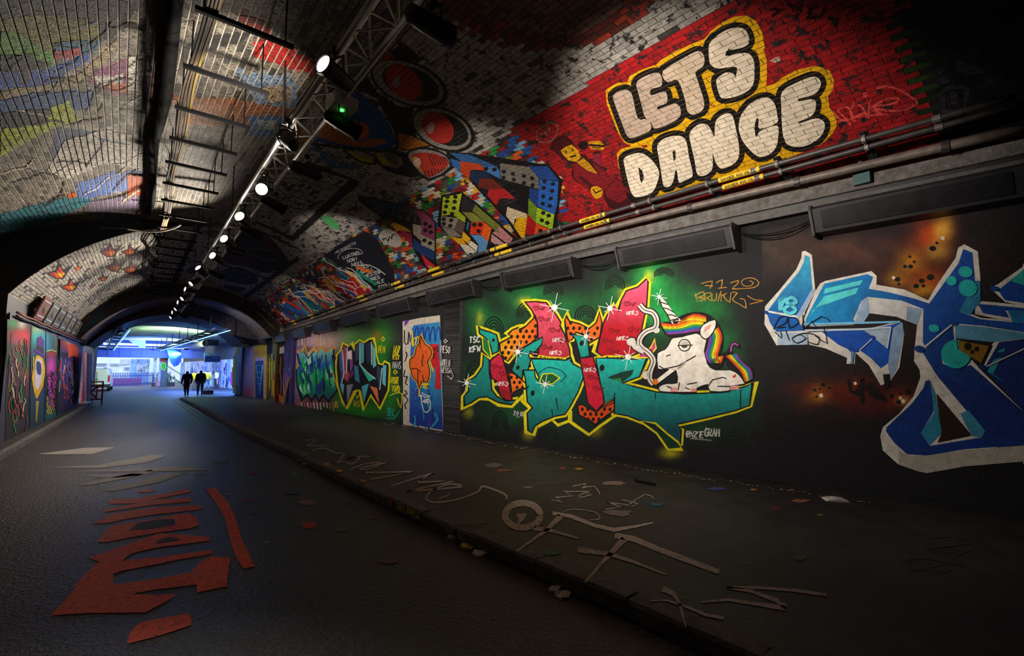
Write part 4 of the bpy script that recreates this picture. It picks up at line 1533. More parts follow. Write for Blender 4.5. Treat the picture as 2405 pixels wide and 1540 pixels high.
def dotty(pts_list, r=6):
    def f(p, l):
        for x, y_ in pts_list:
            p.disc(x, y_, r * .85, r * 1.1, '#140a06', 15, 9, l)
    return f


def dots_in(poly, step, r, seed=0):
    xs = [q[0] for q in poly]
    ys = [q[1] for q in poly]
    out = []
    y_ = min(ys)
    i = 0
    while y_ < max(ys):
        x = min(xs) + (i % 2) * step / 2
        while x < max(xs):
            if inside((x, y_), poly) and inside((x + r, y_), poly) and inside((x - r, y_ - r), poly):
                out.append((x, y_))
            x += step
        y_ += step * .9
        i += 1
    return dotty(out, r)


# dark shadow sides and bottom
shape('letter_side', kt1((205, 1180), (245, 1130), (340, 1095), (420, 1100), (500, 1150), (600, 1160), (670, 1090), (700, 1060), (700, 1120), (765, 1180), (725, 1220), (730, 1385), (775, 1390), (800, 1330), (930, 1265), (985, 1310), (1065, 1280), (1065, 1220), (1100, 1200), (1100, 1290), (1240, 1390), (1310, 1330), (1440, 1240), (1530, 1210), (1450, 1100), (1300, 1000), (1000, 1000), (600, 1000), (300, 1000)), '#08281c', None, layer=2, rim=YO)
T1 = kt1((372, 745), (420, 790), (420, 900), (435, 960), (440, 1030), (480, 1085), (560, 1125), (640, 1115), (600, 1155), (500, 1140), (400, 1090), (330, 1098), (270, 1140), (215, 1165), (210, 1090), (250, 1040), (250, 960), (310, 920), (365, 840))
shape('letter', T1, TE2, rim=YO, layer=4)
O1 = kt1((505, 650), (600, 600), (575, 575), (610, 540), (660, 520), (665, 545), (720, 510), (780, 450), (790, 420), (815, 480), (820, 600), (760, 650), (690, 690), (620, 740), (570, 800), (545, 780), (510, 720))
shape('letter', O1, OR, rim=YO, layer=4, extra=dots_in(O1, 14, 4.2))
shape('letter', kt1((332, 510), (350, 535), (430, 560), (480, 580), (495, 640), (497, 715), (445, 740), (435, 690), (420, 640), (380, 600), (340, 570)), TE2, rim=YO, layer=5, extra=dotty(kt1((455, 625)), 4))
shape('leaf', kt1((362, 600), (415, 635), (438, 780), (400, 735), (370, 705)), '#157a3c', rim=None, edge=YO, ew=2.2, layer=5)
RD = lambda x, y: mix('#e0506c', '#b00c24', (y - 735) / 120)


def heart_tags(lst, lc='#f4e8e8', dk='#7a0818'):
    def f(p, l):
        for i, (x, y_) in enumerate(lst):
            if i % 3 == 2:
                write(p, 'NZIE', (x, y_), (4.5, -.4), (1.2, -8), 1.8, lc, gap=.2, layer=l)
                p.stroke([(x + 22, y_ - 6), (x + 25, y_ - 9), (x + 28, y_ - 5), (x + 24, y_ + 1), (x + 19, y_ - 3)], 1.5, lc, l)
            else:
                p.stroke([(x, y_), (x - 6, y_ - 7), (x - 2, y_ - 11), (x + 1, y_ - 6), (x + 5, y_ - 11), (x + 8, y_ - 5), (x, y_ + 1)], 1.9, dk, l)
                write(p, 'NZ', (x + 10, y_), (5, -.4), (1, -7), 1.6, dk, gap=.2, layer=l)
    return f


R1 = kt1((715, 312), (800, 308), (890, 318), (930, 370), (965, 410), (1010, 480), (1000, 505), (1040, 580), (1080, 700), (1085, 765), (1050, 780), (900, 770), (780, 755), (760, 722), (820, 722), (840, 650), (815, 600), (815, 480), (770, 380))
shape('letter', R1, RD, rim=YO, layer=4, extra=heart_tags(kt1((800, 380), (860, 700), (915, 745), (840, 470), (930, 560), (940, 640), (1010, 650))))
shape('letter', kt1((430, 790), (500, 735), (530, 770), (560, 880), (600, 1060), (608, 1120), (560, 1118), (510, 1080), (480, 960), (440, 940), (425, 860)), lambda x, y: mix('#d8284c', '#a00a1c', (y - 830) / 110), layer=6, extra=heart_tags(kt1((455, 860), (520, 920), (480, 1000), (540, 1080))))
O2 = kt1((580, 890), (640, 910), (700, 960), (740, 1000), (735, 1020), (660, 1030), (600, 1060))
shape('letter', O2, '#e8700f', layer=5, extra=dots_in(O2, 13, 4))
shape('letter', kt1((600, 870), (640, 780), (700, 690), (780, 640), (860, 600), (850, 660), (800, 720), (740, 740), (760, 790), (740, 870), (700, 870), (690, 950), (620, 890)), TE2, layer=6, extra=dotty(kt1((655, 850)), 5))
shape('tongue', kt1((755, 715), (775, 745), (820, 750), (825, 725), (790, 728)), '#e8a0a0', layer=8)
B1 = kt1((765, 775), (900, 780), (1050, 790), (1090, 770), (1110, 820), (1200, 870), (1195, 930), (1150, 1050), (1080, 1180), (1040, 1235), (960, 1250), (930, 1262), (860, 1290), (795, 1330), (770, 1390), (738, 1365), (732, 1225), (775, 1180), (732, 1130), (720, 960), (700, 872), (790, 870), (800, 930), (820, 955), (830, 930), (790, 850))
def beye(p, l):
    p.fill(kt1((820, 960), (860, 905), (940, 897), (1000, 935), (940, 985), (850, 988)), '#0e5a2a', l)
    p.stroke(kt1((835, 960), (860, 905), (940, 897), (1000, 935), (940, 985), (850, 985)), 2.4, YO, l + 1, closed=True)
    p.stroke(kt1((820, 900), (900, 850), (1000, 870), (1050, 920), (1000, 970)), 2, '#08303a', l, smooth=3)
    p.disc(*kt1((778, 1060))[0], 5, 7, '#0a1214', 10, 10, l)
    p.stroke(kt1((970, 1100), (985, 1195)), 2.4, '#06181c', l)
    p.stroke(kt1((935, 1190), (940, 1250)), 2.4, '#06181c', l)
    p.stroke(kt1((1085, 790), (1120, 830)), 3, '#06181c', l)
shape('letter', B1, TE, rim=YO, layer=6, extra=beye)
O3 = kt1((1040, 460), (1050, 425), (1080, 470), (1160, 490), (1240, 530), (1300, 480), (1325, 395), (1345, 480), (1330, 600), (1240, 650), (1230, 590), (1130, 560), (1100, 620), (1060, 640))
shape('letter', O3, '#ee6a12', rim=YO, layer=4, extra=dots_in(O3, 14, 4.2))
shape('letter', kt1((1085, 560), (1110, 575), (1230, 600), (1245, 755), (1165, 772), (1130, 620)), TE2, layer=7, extra=dotty(kt1((1180, 650)), 6))
shape('letter', kt1((1165, 775), (1275, 760), (1300, 850), (1360, 1080), (1365, 1140), (1300, 1210), (1230, 1140), (1200, 960)), lambda x, y: mix('#c01830', '#d01038', (y - 850) / 100), layer=8, extra=heart_tags(kt1((1205, 860), (1250, 950), (1200, 885), (1290, 1040))))
O4 = kt1((1140, 1130), (1230, 1180), (1300, 1215), (1365, 1160), (1450, 1110), (1450, 1200), (1310, 1300), (1290, 1325), (1260, 1290), (1160, 1240))
shape('letter', O4, '#dc4a10', layer=7, extra=dots_in(O4, 13, 4.2))
R2 = kt2((5, 690), (60, 460), (90, 400), (150, 320), (175, 370), (200, 285), (240, 210), (330, 180), (400, 115), (412, 140), (400, 330), (380, 420), (345, 600), (335, 700), (250, 730), (140, 738), (50, 722))
shape('letter', R2, lambda x, y: mix('#e85c84', '#b80820', (y - 660) / 110), rim=YO, layer=4, extra=heart_tags(kt2((240, 330), (120, 540), (240, 400), (70, 620), (270, 530), (165, 600), (110, 700))))
shape('spur', kt2((340, 690), (430, 660), (465, 590), (475, 660), (420, 735), (345, 735)), '#c8408a', edge=YO, ew=3, layer=5)
CB = kt2((0, 740), (100, 738), (340, 748), (405, 740), (345, 885), (210, 935), (300, 960), (400, 985), (480, 1005), (700, 1020), (1000, 1008), (1180, 960), (1235, 930), (1210, 1110), (1100, 1150), (900, 1200), (640, 1258), (672, 1300), (665, 1420), (640, 1400), (560, 1330), (400, 1250), (250, 1192), (145, 1172), (150, 1050), (60, 1100), (30, 900))
def ceye(p, l):
    p.fill(kt2((92, 890), (200, 850), (300, 828), (285, 870), (205, 930), (130, 905)), '#0a3a34', l)
    p.fill(kt2((130, 905), (200, 895), (205, 930)), '#2a8a3a', l + 1)
    p.disc(*kt2((50, 815))[0], 6, 8, '#0a1214', 10, 10, l)
    p.stroke(kt2((470, 1010), (470, 1060)), 2.4, '#06181c', l)
    p.stroke(kt2((465, 1060), (490, 1185), (490, 1060)), 2, '#1a8a90', l)
    p.stroke(kt2((1140, 990), (1138, 1130)), 2.4, '#06181c', l)
    p.stroke(kt2((150, 1010), (140, 1090), (60, 1130)), 2.6, '#06181c', l)
shape('letter', CB, vgrad(840, '#13c0b4', 1010, '#064a5a'), rim=YO, layer=6, extra=ceye)
shape('letter_side', kt2((350, 1235), (470, 1250), (560, 1330), (650, 1400), (680, 1455), (570, 1458), (480, 1330)), '#0a3a22', edge='#e6d818', ew=4.5, layer=7)
# sparkles
p = Paint(S_RWF)
for (x, y_, r) in [(1304, 722, 22), (1218, 826, 16), (1098, 899, 14), (1282, 902, 14), (1378, 790, 14), (1434, 724, 18), (1477, 838, 20), (1550, 697, 12)]:
    for a in range(4):
        an = a * math.pi / 4 + .2
        l_ = r * (1.6 if a % 2 == 0 else .9)
        p.stroke([(x - l_ * math.cos(an), y_ - l_ * math.sin(an)), (x + l_ * math.cos(an), y_ + l_ * math.sin(an))], 1.5, '#dfeee8', 14)
    p.disc(x, y_, r * .35, r * .35, '#f4faf6', layer=15)
p.done('sparkle', piece)

# ---- the unicorn
uni = Paint(S_RW)
UB = kt2((485, 700), (545, 670), (580, 620), (605, 580), (680, 570), (780, 540), (830, 560), (880, 590), (868, 680), (880, 780), (940, 830), (1060, 830), (1130, 870), (1165, 920), (1170, 945), (1060, 962), (1050, 1000), (900, 1000), (880, 950), (800, 975), (790, 1005), (740, 1008), (640, 1008), (510, 1002), (500, 960), (560, 937), (640, 932), (635, 850), (612, 832), (500, 828), (485, 800))
UB = catmull(UB, 2)
uni.fill(UB, '#efeae2', 10)
uni.stroke(UB, 3, '#15100f', 11, closed=True)
for q in [kt2((660, 930), (650, 990)), kt2((720, 945), (800, 930)), kt2((705, 970), (740, 985)), kt2((885, 960), (920, 910), (1000, 890), (1030, 900)), kt2((960, 960), (1060, 962)), kt2((635, 850), (640, 930)), kt2((500, 800), (540, 825), (650, 800), (790, 720)), kt2((555, 725), (590, 712)), kt2((560, 960), (600, 975))]:
    uni.stroke(q, 2.6, '#1a1412', 12)
for q in [((590, 975), (640, 968), (652, 1000), (590, 1005)), ((750, 978), (795, 978), (795, 1004), (745, 1004)), ((1060, 955), (1125, 955), (1130, 985), (1055, 990))]:
    uni.fill(kt2(*q), '#e89a98', 12)
uni.disc(*kt2((700, 638))[0], 15, 15, '#1a1412', 0, 18, 12)
uni.disc(*kt2((700, 638))[0], 12.5, 12.5, '#f4f0ea', 0, 18, 13)
uni.fill(kt2((658, 640), (745, 636), (740, 620), (700, 600), (662, 620)), '#c9c4be', 14)
uni.stroke(kt2((645, 640), (765, 636)), 2.2, '#1a1412', 15)
uni.fill(kt2((672, 642), (725, 640), (715, 658), (685, 660)), '#4a4038', 15)
uni.fill(kt2((640, 820), (720, 750), (725, 735), (700, 790), (650, 830)), '#a8a29c', 12)
uni.fill(kt2((1068, 872), (1085, 880), (1100, 862), (1105, 880), (1088, 898)), '#d8302a', 12)
uni.done('unicorn_body', piece, 'white reclining unicorn with a half closed eye')
horn = Paint(S_RW)
horn.fill(kt2((500, 268), (520, 262), (560, 305), (620, 390), (685, 455), (665, 478), (600, 478), (565, 400), (520, 330)), '#e9e3d8', 11)
for q in [((515, 300), (550, 312), (575, 318)), ((535, 345), (575, 355), (615, 380)), ((560, 400), (600, 400), (640, 415)), ((585, 445), (620, 435), (655, 440))]:
    horn.stroke(kt2(*q), 2.6, '#2a2420', 12, smooth=2)
horn.stroke(kt2((500, 268), (520, 330), (565, 400), (602, 478)), 2.6, '#15100f', 12)
horn.done('unicorn_horn', piece)
RB = ['#d84a12', '#e8a012', '#e6d81c', '#2f9a3c', '#1f62b4', '#8a3a9c']
mane = Paint(S_RW)
mane.fill(kt2((505, 462), (600, 450), (670, 405), (780, 375), (890, 395), (965, 465), (1003, 560), (998, 660), (972, 722), (1012, 690), (1005, 790), (945, 828), (880, 780), (852, 680), (872, 590), (840, 540), (700, 568), (600, 580), (540, 545)), '#120e10', 11, smooth=2)
for i, c in enumerate(RB):
    mane.stroke(kt2((515 + i * 9, 470 + i * 15), (640 + i * 6, 478 + i * 12), (760 + i * 5, 430 + i * 18), (850, 440 + i * 16)), 5.2, c, 12, smooth=4)
for i, c in enumerate(RB[:3]):
    mane.stroke(kt2((660, 440 - i * 4 + 20), (770, 400 + i * 16), (870, 420 + i * 14)), 4.2, c, 13, smooth=3)
for i, c in enumerate(RB):
    o = i * 17
    mane.stroke(kt2((960 - o * .8, 500 + o * .6), (988 - o, 570), (970 - o, 660), (955 - o, 720), (980 - o * .9, 770), (1000 - o * .9, 720 + o * .3)), 4.6, c, 13, smooth=4)
mane.done('unicorn_mane', piece, 'rainbow striped mane')
ear = Paint(S_RW)
ear.fill(kt2((822, 550), (840, 480), (940, 435), (945, 500), (900, 570), (860, 590)), '#efeae2', 14, smooth=2)
ear.stroke(kt2((822, 550), (840, 480), (940, 435), (945, 500), (900, 570), (860, 590)), 2.6, '#15100f', 15, smooth=2, closed=True)
ear.fill(kt2((850, 535), (862, 495), (915, 470), (900, 510)), '#e0a49c', 15)
ear.done('unicorn_ear', piece)
tail = Paint(S_RW)
tail.fill(kt2((1015, 715), (1035, 680), (1055, 640), (1090, 608), (1135, 635), (1128, 665), (1085, 640), (1075, 690), (1130, 745), (1222, 808), (1248, 860), (1232, 912), (1180, 945), (1160, 900), (1100, 852), (1030, 805)), '#120e10', 10, smooth=2)
for i, c in enumerate(RB):
    o = i * 14
    tail.stroke(kt2((1030 + o, 720 - o * .2), (1080 + o, 770 + o * .05), (1150 + o * .9, 850 - o * .3), (1180 + o * .7, 925 - o * .3)), 4, c, 11, smooth=4)
tail.stroke(kt2((1065, 690), (1068, 650), (1090, 625), (1122, 640)), 4, '#b04ab0', 12, smooth=4)
tail.done('unicorn_tail', piece, 'rainbow striped tail')
smk = Paint(S_RW)
SM = [((345, 320), (385, 362), (445, 380), (478, 430), (470, 500), (400, 530), (352, 580), (350, 640), (420, 700), (455, 760), (430, 840), (425, 900), (455, 945)), ((260, 610), (290, 600), (310, 650), (380, 690)), ((385, 880), (410, 855), (430, 890))]
for q in SM:
    smk.stroke(kt2(*q), 17, '#15100f', 8, smooth=4)
for q in SM:
    smk.stroke(kt2(*q), 11.5, '#d8d2cc', 9, smooth=4)
smk.stroke(kt2(*SM[0]), 2, '#3a3432', 10, smooth=4)
smk.disc(*kt2((278, 615))[0], 10, 8, '#d8d2cc', layer=9)
smk.disc(*kt2((395, 872))[0], 8, 10, '#d8d2cc', layer=9)
smk.disc(*kt2((478, 520))[0], 8, 7, '#d8d2cc', layer=9)
smk.done('smoke_curl', piece, 'pale grey curl of smoke')
cig = Paint(S_RW)
cig.fill(kt2((470, 915), (490, 938), (630, 832), (585, 826)), '#f2eee6', 13)
cig.disc(*kt2((472, 925))[0], 7, 7, '#e87a1a', layer=14)
cig.done('cigarette', piece)
# writing around the piece
p = Paint(S_RW)
write(p, 'TSC', kt1((258, 650))[0], (7, -.8), (1, -14), 2.8, '#d8dcdc', gap=.28, layer=16)
write(p, 'KFW', kt1((260, 728))[0], (7, -.8), (1, -14), 2.8, '#d8dcdc', gap=.28, layer=16)
p.done('painted_tag', wall_r, 'white letters TSC KFW at the left of the teal piece')
p = Paint(S_RW)
write(p, '2018', kt1((622, 1240))[0], (4.6, .6), (1, -10), 1.8, '#c8cccc', gap=.5, layer=16)
p.stroke(kt1((640, 1255), (672, 1258)), 1.4, '#b8bcbc', 1)
p.done('painted_tag', wall_r, 'small white date 2018 under the teal piece')
p = Paint(S_RW)
write(p, '@NZiE', kt2((708, 1358))[0], (7.5, .4), (1, -14), 2.6, '#d4d6d2', gap=.25)
write(p, 'GRAM', kt2((855, 1352))[0], (7.2, .3), (1, -19), 2.8, '#d4d6d2', gap=.25)
p.stroke(kt2((740, 1370), (910, 1385)), 2, '#a8aaa6', 1)
p.done('painted_tag', wall_r, 'white handle @NzieGRAM under the end of the teal piece')
p = Paint(S_RW)
GD = '#c08a30'
for q in [[(1530, 910), (1620, 890), (1600, 950)], [(1560, 925), (1625, 930)], [(1650, 905), (1700, 880), (1690, 945)], [(1665, 948), (1735, 940)], [(1765, 905), (1830, 885), (1820, 915), (1780, 950), (1860, 950), (1960, 940), (1995, 905), (1960, 870), (1900, 865), (1855, 890), (1870, 925), (1920, 930), (1950, 905), (1920, 885)],
          [(1480, 990), (1500, 1055), (1490, 1000), (1550, 975), (1545, 1010), (1500, 1020), (1560, 1030), (1520, 1050)], [(1565, 1050), (1560, 990), (1610, 985), (1600, 1015), (1575, 1020), (1610, 1050)], [(1620, 990), (1615, 1040), (1650, 1040), (1655, 985)], [(1665, 1055), (1690, 970), (1690, 1055)], [(1690, 1010), (1740, 985), (1710, 1010), (1760, 1060), (1770, 985), (1820, 985), (1780, 1040), (1840, 1075), (1890, 1105), (1880, 1040), (1840, 1030)], [(1900, 1005), (1960, 1040), (2030, 1045), (1920, 1075)]]:
    p.stroke(kg(*q), 1.9, GD, 1, smooth=2)
p.done('painted_tag', wall_r, 'thin gold tag 7129 with an arrow between the two big pieces')

# ---- blue piece at the right with orange glow
spots = [(2190, 560, 40, 40, '#c84a08', .9), (2215, 545, 18, 30, '#f0b040', .9), (2200, 590, 22, 16, '#f0c050', .7), (2140, 620, 28, 26, '#e89a10', .95), (2110, 655, 22, 16, '#f0c020', .9), (2170, 660, 50, 26, '#d05a08', .95), (2165, 680, 24, 14, '#f0b020', .8), (2130, 660, 90, 90, '#5a1c06', .55),
         (1925, 925, 18, 14, '#f0c020', 1), (1925, 925, 40, 26, '#a04a08', .6), (2010, 915, 40, 26, '#b03a08', .7), (2110, 935, 26, 16, '#c84a08', .8), (2120, 940, 12, 8, '#f0c060', .9), (2040, 930, 120, 40, '#5a1206', .8), (1890, 915, 40, 12, '#6a0e08', .6),
         (1850, 590, 80, 40, '#4a3a32', .8), (1990, 590, 90, 30, '#6a4036', .7), (1930, 620, 90, 50, '#3a2824', .8), (1700, 620, 110, 40, '#38322f', .6), (2060, 700, 80, 60, '#34221e', .5), (2330, 600, 80, 80, '#2a1a16', .5), (2050, 860, 120, 60, '#1c0c10', .6)]
p = Paint(S_RWF)
p.fill([(1790, 540), (1900, 516), (2200, 440), (2440, 390), (2440, 1225), (2150, 1166), (1795, 1128)], field('#15141a', spots, 3), 0)
p.done('painted_background', wall_r, 'dark brown wall with fiery orange spray around the blue letters')
blue = empty('graffiti_piece', (0, 0, 0), 'huge blue letters with white outline at the right end of the wall')
blue.parent = wall_r
WH = '#dcd8d2'


def bshape(name, lst, label=None, strok=(), discs=()):
    p = Paint(S_RWF)
    for i, (pts, c) in enumerate(lst):
        p.fill(pts, c, 2 + i)
    for q, w, c in strok:
        p.stroke(q, w, c, 14)
    for (x, y_), rx, ry, c in discs:
        p.disc(x, y_, rx, ry, c, 10, 16, 15)
    return p.done(name, blue, label)


bshape('letter', [(k7((415, 170), (440, 163), (492, 195), (512, 400), (520, 480), (440, 640), (410, 760), (470, 800), (215, 908), (120, 740), (125, 600), (240, 470), (370, 310), (410, 220)), WH),
                  (k7((440, 197), (478, 215), (497, 460), (372, 672), (148, 632), (260, 480), (390, 330), (430, 250)), vgrad(600, '#3aa8d0', 730, '#0f6cb8')),
                  (k7((500, 462), (516, 480), (430, 645), (395, 690), (372, 672)), '#9ab4dc'), (k7((135, 645), (370, 685), (405, 745), (440, 790), (215, 800), (170, 740)), '#0d5cb4'), (k7((225, 810), (460, 805), (460, 900), (222, 905)), '#a4bcd8')],
       strok=[(k7((140, 640), (390, 690)), 3, '#dfe6ee')], discs=[(k7((137, 647))[0], 5, 4, '#0a3f90')])
p = Paint(S_RW)
p.fill(k7((2150, 275), (2260, 330), (2340, 520), (2380, 900), (2340, 1500), (2260, 1780), (2150, 1825)), WH, 0.3, smooth=2)
p.fill(k7((2150, 330), (2240, 400), (2310, 600), (2330, 900), (2300, 1450), (2220, 1650), (2150, 1690)), '#0a2c78', 1, smooth=2)
p.done('letter', blue)
p = Paint(S_RW)
write(p, '1', k7((205, 630))[0], (22, 2), (6, -30), 9, '#5fd4e8', layer=16)
write(p, '8', k7((268, 655))[0], (30, 2), (6, -38), 8, '#5fd4e8', layer=16, smooth=4)
p.done('number', blue, 'pale cyan number 18')
bshape('letter', [(k7((430, 700), (520, 480), (560, 418), (600, 400), (960, 323), (1002, 360), (1000, 430), (1220, 468), (1405, 552), (1480, 425), (1622, 220), (1642, 140), (1690, 112), (1797, 170), (1818, 400), (1820, 560), (1700, 640), (1820, 690), (2170, 720), (2170, 830), (1900, 830), (1620, 760), (1380, 930), (1300, 930), (1330, 650), (1365, 622), (1200, 560), (920, 530), (820, 745), (440, 760)), WH),
                  (k7((450, 690), (590, 422), (930, 347), (975, 370), (940, 462), (1100, 490), (1300, 540), (1415, 578), (1500, 460), (1645, 262), (1682, 150), (1755, 178), (1775, 400), (1800, 560), (1650, 640), (1810, 700), (2170, 735), (2170, 805), (1830, 752), (1620, 735), (1385, 920), (1365, 880), (1368, 620), (1200, 555), (930, 525), (880, 560), (820, 700), (830, 725), (440, 742)), hgrad(1900, '#1494d4', 2160, '#0b4aa4')),
                  (k7((600, 460), (893, 393), (870, 432), (580, 502)), '#54d8e0'), (k7((535, 595), (590, 520), (862, 452), (838, 502), (520, 612)), '#54d8e0'), (k7((480, 680), (500, 630), (525, 615)), '#54d8e0'),
                  (k7((1650, 640), (1780, 400), (1815, 400), (1818, 560), (1770, 620), (1740, 670)), '#2a86b0'), (k7((1620, 745), (1830, 760), (2170, 810), (2170, 850), (1900, 880), (1620, 850)), '#5a9cc0')],
       discs=[(k7((1702, 330))[0], 17, 13, '#20b8bc'), (k7((1592, 400))[0], 13, 11, '#20b8bc'), (k7((1720, 458))[0], 22, 20, '#20b8bc'), (k7((1455, 773))[0], 13, 9, '#20b8bc')])
bshape('letter', [(k7((925, 528), (1200, 558), (1362, 620), (1322, 745), (1160, 685), (960, 655), (905, 718), (820, 742), (832, 690), (890, 560)), '#d4d4d6'), (k7((940, 655), (1160, 682), (1320, 748), (1240, 742), (1180, 718), (900, 722)), '#15110f'), (k7((1240, 600), (1362, 622), (1322, 742), (1235, 710)), '#8fa8c4'), (k7((885, 560), (930, 530), (945, 655), (905, 718), (830, 730)), '#9cb8d8')])
bshape('letter', [(k7((460, 805), (900, 782), (1200, 715), (1218, 820), (1180, 1080), (1115, 1180), (1035, 1222), (940, 1060), (835, 965), (830, 1055), (765, 1050), (770, 1005), (600, 930), (470, 900)), WH),
                  (k7((570, 800), (900, 785), (1190, 730), (1180, 790), (1100, 1040), (1036, 1088), (960, 1010), (870, 945), (785, 940), (700, 900)), '#0a50ba'), (k7((1130, 770), (1205, 725), (1215, 820), (1160, 1090), (1110, 1180), (1090, 1060)), '#8aa8cc'), (k7((900, 787), (1118, 768), (1085, 932), (960, 830)), '#a8bcd4')],
       strok=[(k7((430, 742), (1190, 722)), 5, '#7cc4ee'), (k7((440, 790), (900, 780), (1115, 765), (1085, 930)), 4.5, '#c4d8ea'), (k7((870, 945), (985, 840)), 2.5, '#cfe0ee'), (k7((790, 950), (815, 945), (812, 1050), (795, 1045)), 4, '#5a8ac0')], discs=[(k7((820, 940))[0], 13, 5, '#0a48a8'), (k7((970, 842))[0], 7, 4, '#0a48a8')])
bshape('letter', [(k7((1300, 915), (1380, 920), (1620, 735), (1640, 940), (1740, 1010), (1830, 1110), (2170, 1440), (2170, 1500), (2170, 1816), (1700, 1856), (1400, 1909), (1350, 1900), (1170, 1840), (1050, 1730), (1030, 1620), (1050, 1550), (1180, 1440), (1290, 1310), (1345, 1160), (1340, 1100), (1295, 1030)), WH),
                  (k7((1390, 930), (1600, 742), (1612, 860), (1512, 960), (1520, 1050), (1640, 1092), (1740, 1060), (1820, 1130), (2170, 1440), (2170, 1690), (1950, 1710), (1850, 1590), (1480, 1150), (1365, 965)), hgrad(2160, '#0a4296', 2400, '#08246a')),
                  (k8((1385, 115), (1422, 108), (1450, 350), (1350, 520), (1420, 625), (1840, 555), (1852, 510), (2170, 520), (2170, 615), (1700, 650), (1400, 700), (1240, 690), (1140, 600), (1075, 510), (1080, 480), (1280, 290), (1370, 170)), '#0a3488'),
                  (k8((1850, 510), (1720, 350), (1480, 60), (2170, 360), (2170, 600)), '#0a2c78'),
                  (k8((1420, 108), (1460, 205), (1515, 520), (1415, 622), (1350, 520), (1455, 360)), '#2c88b0'), (k8((1470, 212), (1748, 542), (1480, 598), (1515, 520)), '#2a1408'), (k8((1660, 370), (1725, 345), (1855, 505), (1830, 555), (1745, 545)), '#3a90b4'), (k8((1180, 660), (1240, 695), (1400, 705), (1700, 655), (2170, 620), (2170, 745), (1700, 785), (1400, 838), (1330, 825), (1175, 770)), '#b4b0a6')],
       strok=[(k8((1370, 0), (1440, 60), (1760, 545)), 0.5, WH), (k7((1380, 920), (1600, 740)), 4, '#c8d4e0')], discs=[(k7((1627, 975))[0], 35, 34, '#1fb8b8'), (k7((1340, 935))[0], 12, 8, '#0a3f90'), (k7((1612, 735))[0], 8, 5, '#0a3f90')])
bshape('letter', [(k7((1775, 560), (1800, 556), (2170, 592), (2170, 700), (2062, 640), (2062, 724), (1775, 660)), WH), (k7((1795, 580), (2000, 598), (2170, 615), (2170, 735), (2085, 728), (2050, 640), (2010, 630), (2045, 690), (1840, 655)), '#0a429c'), (k7((2030, 628), (2170, 640), (2170, 735), (2070, 725)), '#1a7ab0'),
                  (k7((1895, 455), (1950, 430), (2170, 275), (2170, 600), (2010, 565), (1940, 500)), WH), (k7((1955, 475), (2050, 400), (2170, 330), (2170, 575), (2010, 552)), '#0a48a4'), (k7((2045, 400), (2170, 300), (2170, 435)), '#1cb0a8')],
       discs=[(k7((1930, 462))[0], 11, 6, '#0a3f90')])
bshape('letter', [(k7((1905, 905), (1950, 850), (2170, 830), (2170, 860), (1970, 880), (1860, 1070), (1840, 1090), (1810, 1080)), WH), (k7((1965, 880), (2170, 855), (2170, 1440), (1845, 1090)), '#08286e'), (k7((1960, 950), (2010, 925), (2005, 955), (1950, 965)), '#1fa8b0'), (k7((1870, 1110), (1920, 1020), (1985, 1000), (1915, 1130), (2010, 1200)), '#1f98a8')],
       strok=[(k7((1850, 1080), (2170, 930)), 3, '#c8ccd0')], discs=[(k7((1835, 1078))[0], 11, 6, '#0a3070')])
p = Paint(S_RW)
p.fill(k7((1628, 850), (1700, 865), (1905, 905), (1830, 1062), (1640, 945)), '#0e0a08', 15)
p.fill(k7((1645, 865), (1700, 878), (1885, 912), (1825, 1045), (1650, 940)), '#8a6412', 16)
for (x, y_, r) in [(1720, 915, 9), (1790, 935, 6), (1755, 960, 5)]:
    p.disc(*k7((x, y_))[0], r, r, '#120c06', layer=17)
p.done('eye_spot', blue, 'brown and yellow spotted patch')
p = Paint(S_RW)
for (x, y_, r) in [(1442, 145, 8), (1475, 103, 4), (1262, 210, 4), (1297, 250, 4), (1225, 287, 5), (1268, 288, 6), (1165, 388, 7), (1175, 425, 4), (1425, 372, 9), (1355, 400, 7), (1312, 440, 7), (1368, 438, 5), (515, 1258, 4), (555, 1248, 3), (580, 1215, 6), (835, 1125, 5), (1215, 1135, 6), (1190, 1285, 4), (1250, 1275, 8), (1120, 1305, 6), (1175, 1352, 6), (530, 1310, 3), (630, 1240, 4), (1540, 1470, 6), (1620, 1500, 6)]:
    p.disc(*k7((x, y_))[0], r, r * .8, '#0d0906', layer=1)
for (x, y_, r) in [(1135, 375, 4), (1520, 65, 5), (565, 1300, 5), (833, 1205, 4), (1188, 1318, 4), (1210, 1345, 5)]:
    p.disc(*k7((x, y_))[0], r, r, '#f6dcc0', layer=2)
p.done('painted_spots', wall_r, 'black and white dots over the orange spray')
p = Paint(S_RW)
strokes(p, [k7((780, 1170), (800, 1270), (850, 1290), (890, 1170), (890, 1370)), k7((920, 1230), (940, 1220), (1080, 1350), (960, 1290), (915, 1230))], 9, '#14090a', 2)
p.fill(k7((1052, 1135), (1105, 1130), (1110, 1230), (1070, 1250)), '#0e0d0c', 8)
p.done('painted_tag', wall_r, 'thick black number 40 under the blue letters')
p = Paint(S_RW)
for q in [[(195, 780), (240, 690), (300, 680), (290, 730), (220, 770), (290, 760)], [(310, 690), (320, 770), (390, 730), (370, 690), (310, 690)], [(425, 665), (430, 780), (440, 770), (570, 680), (640, 720)], [(450, 750), (530, 770), (490, 715)], [(205, 800), (260, 850), (250, 800)], [(290, 790), (320, 870)], [(400, 820), (340, 850), (380, 890), (450, 850), (400, 820), (470, 810), (550, 840), (540, 900), (470, 880)], [(590, 770), (615, 890), (520, 830)]]:
    p.stroke(k7(*q), 2.1, '#0b0d18', 18, smooth=2)
p.done('painted_tag', wall_r, 'thin black scribbled tag over the left blue letter')

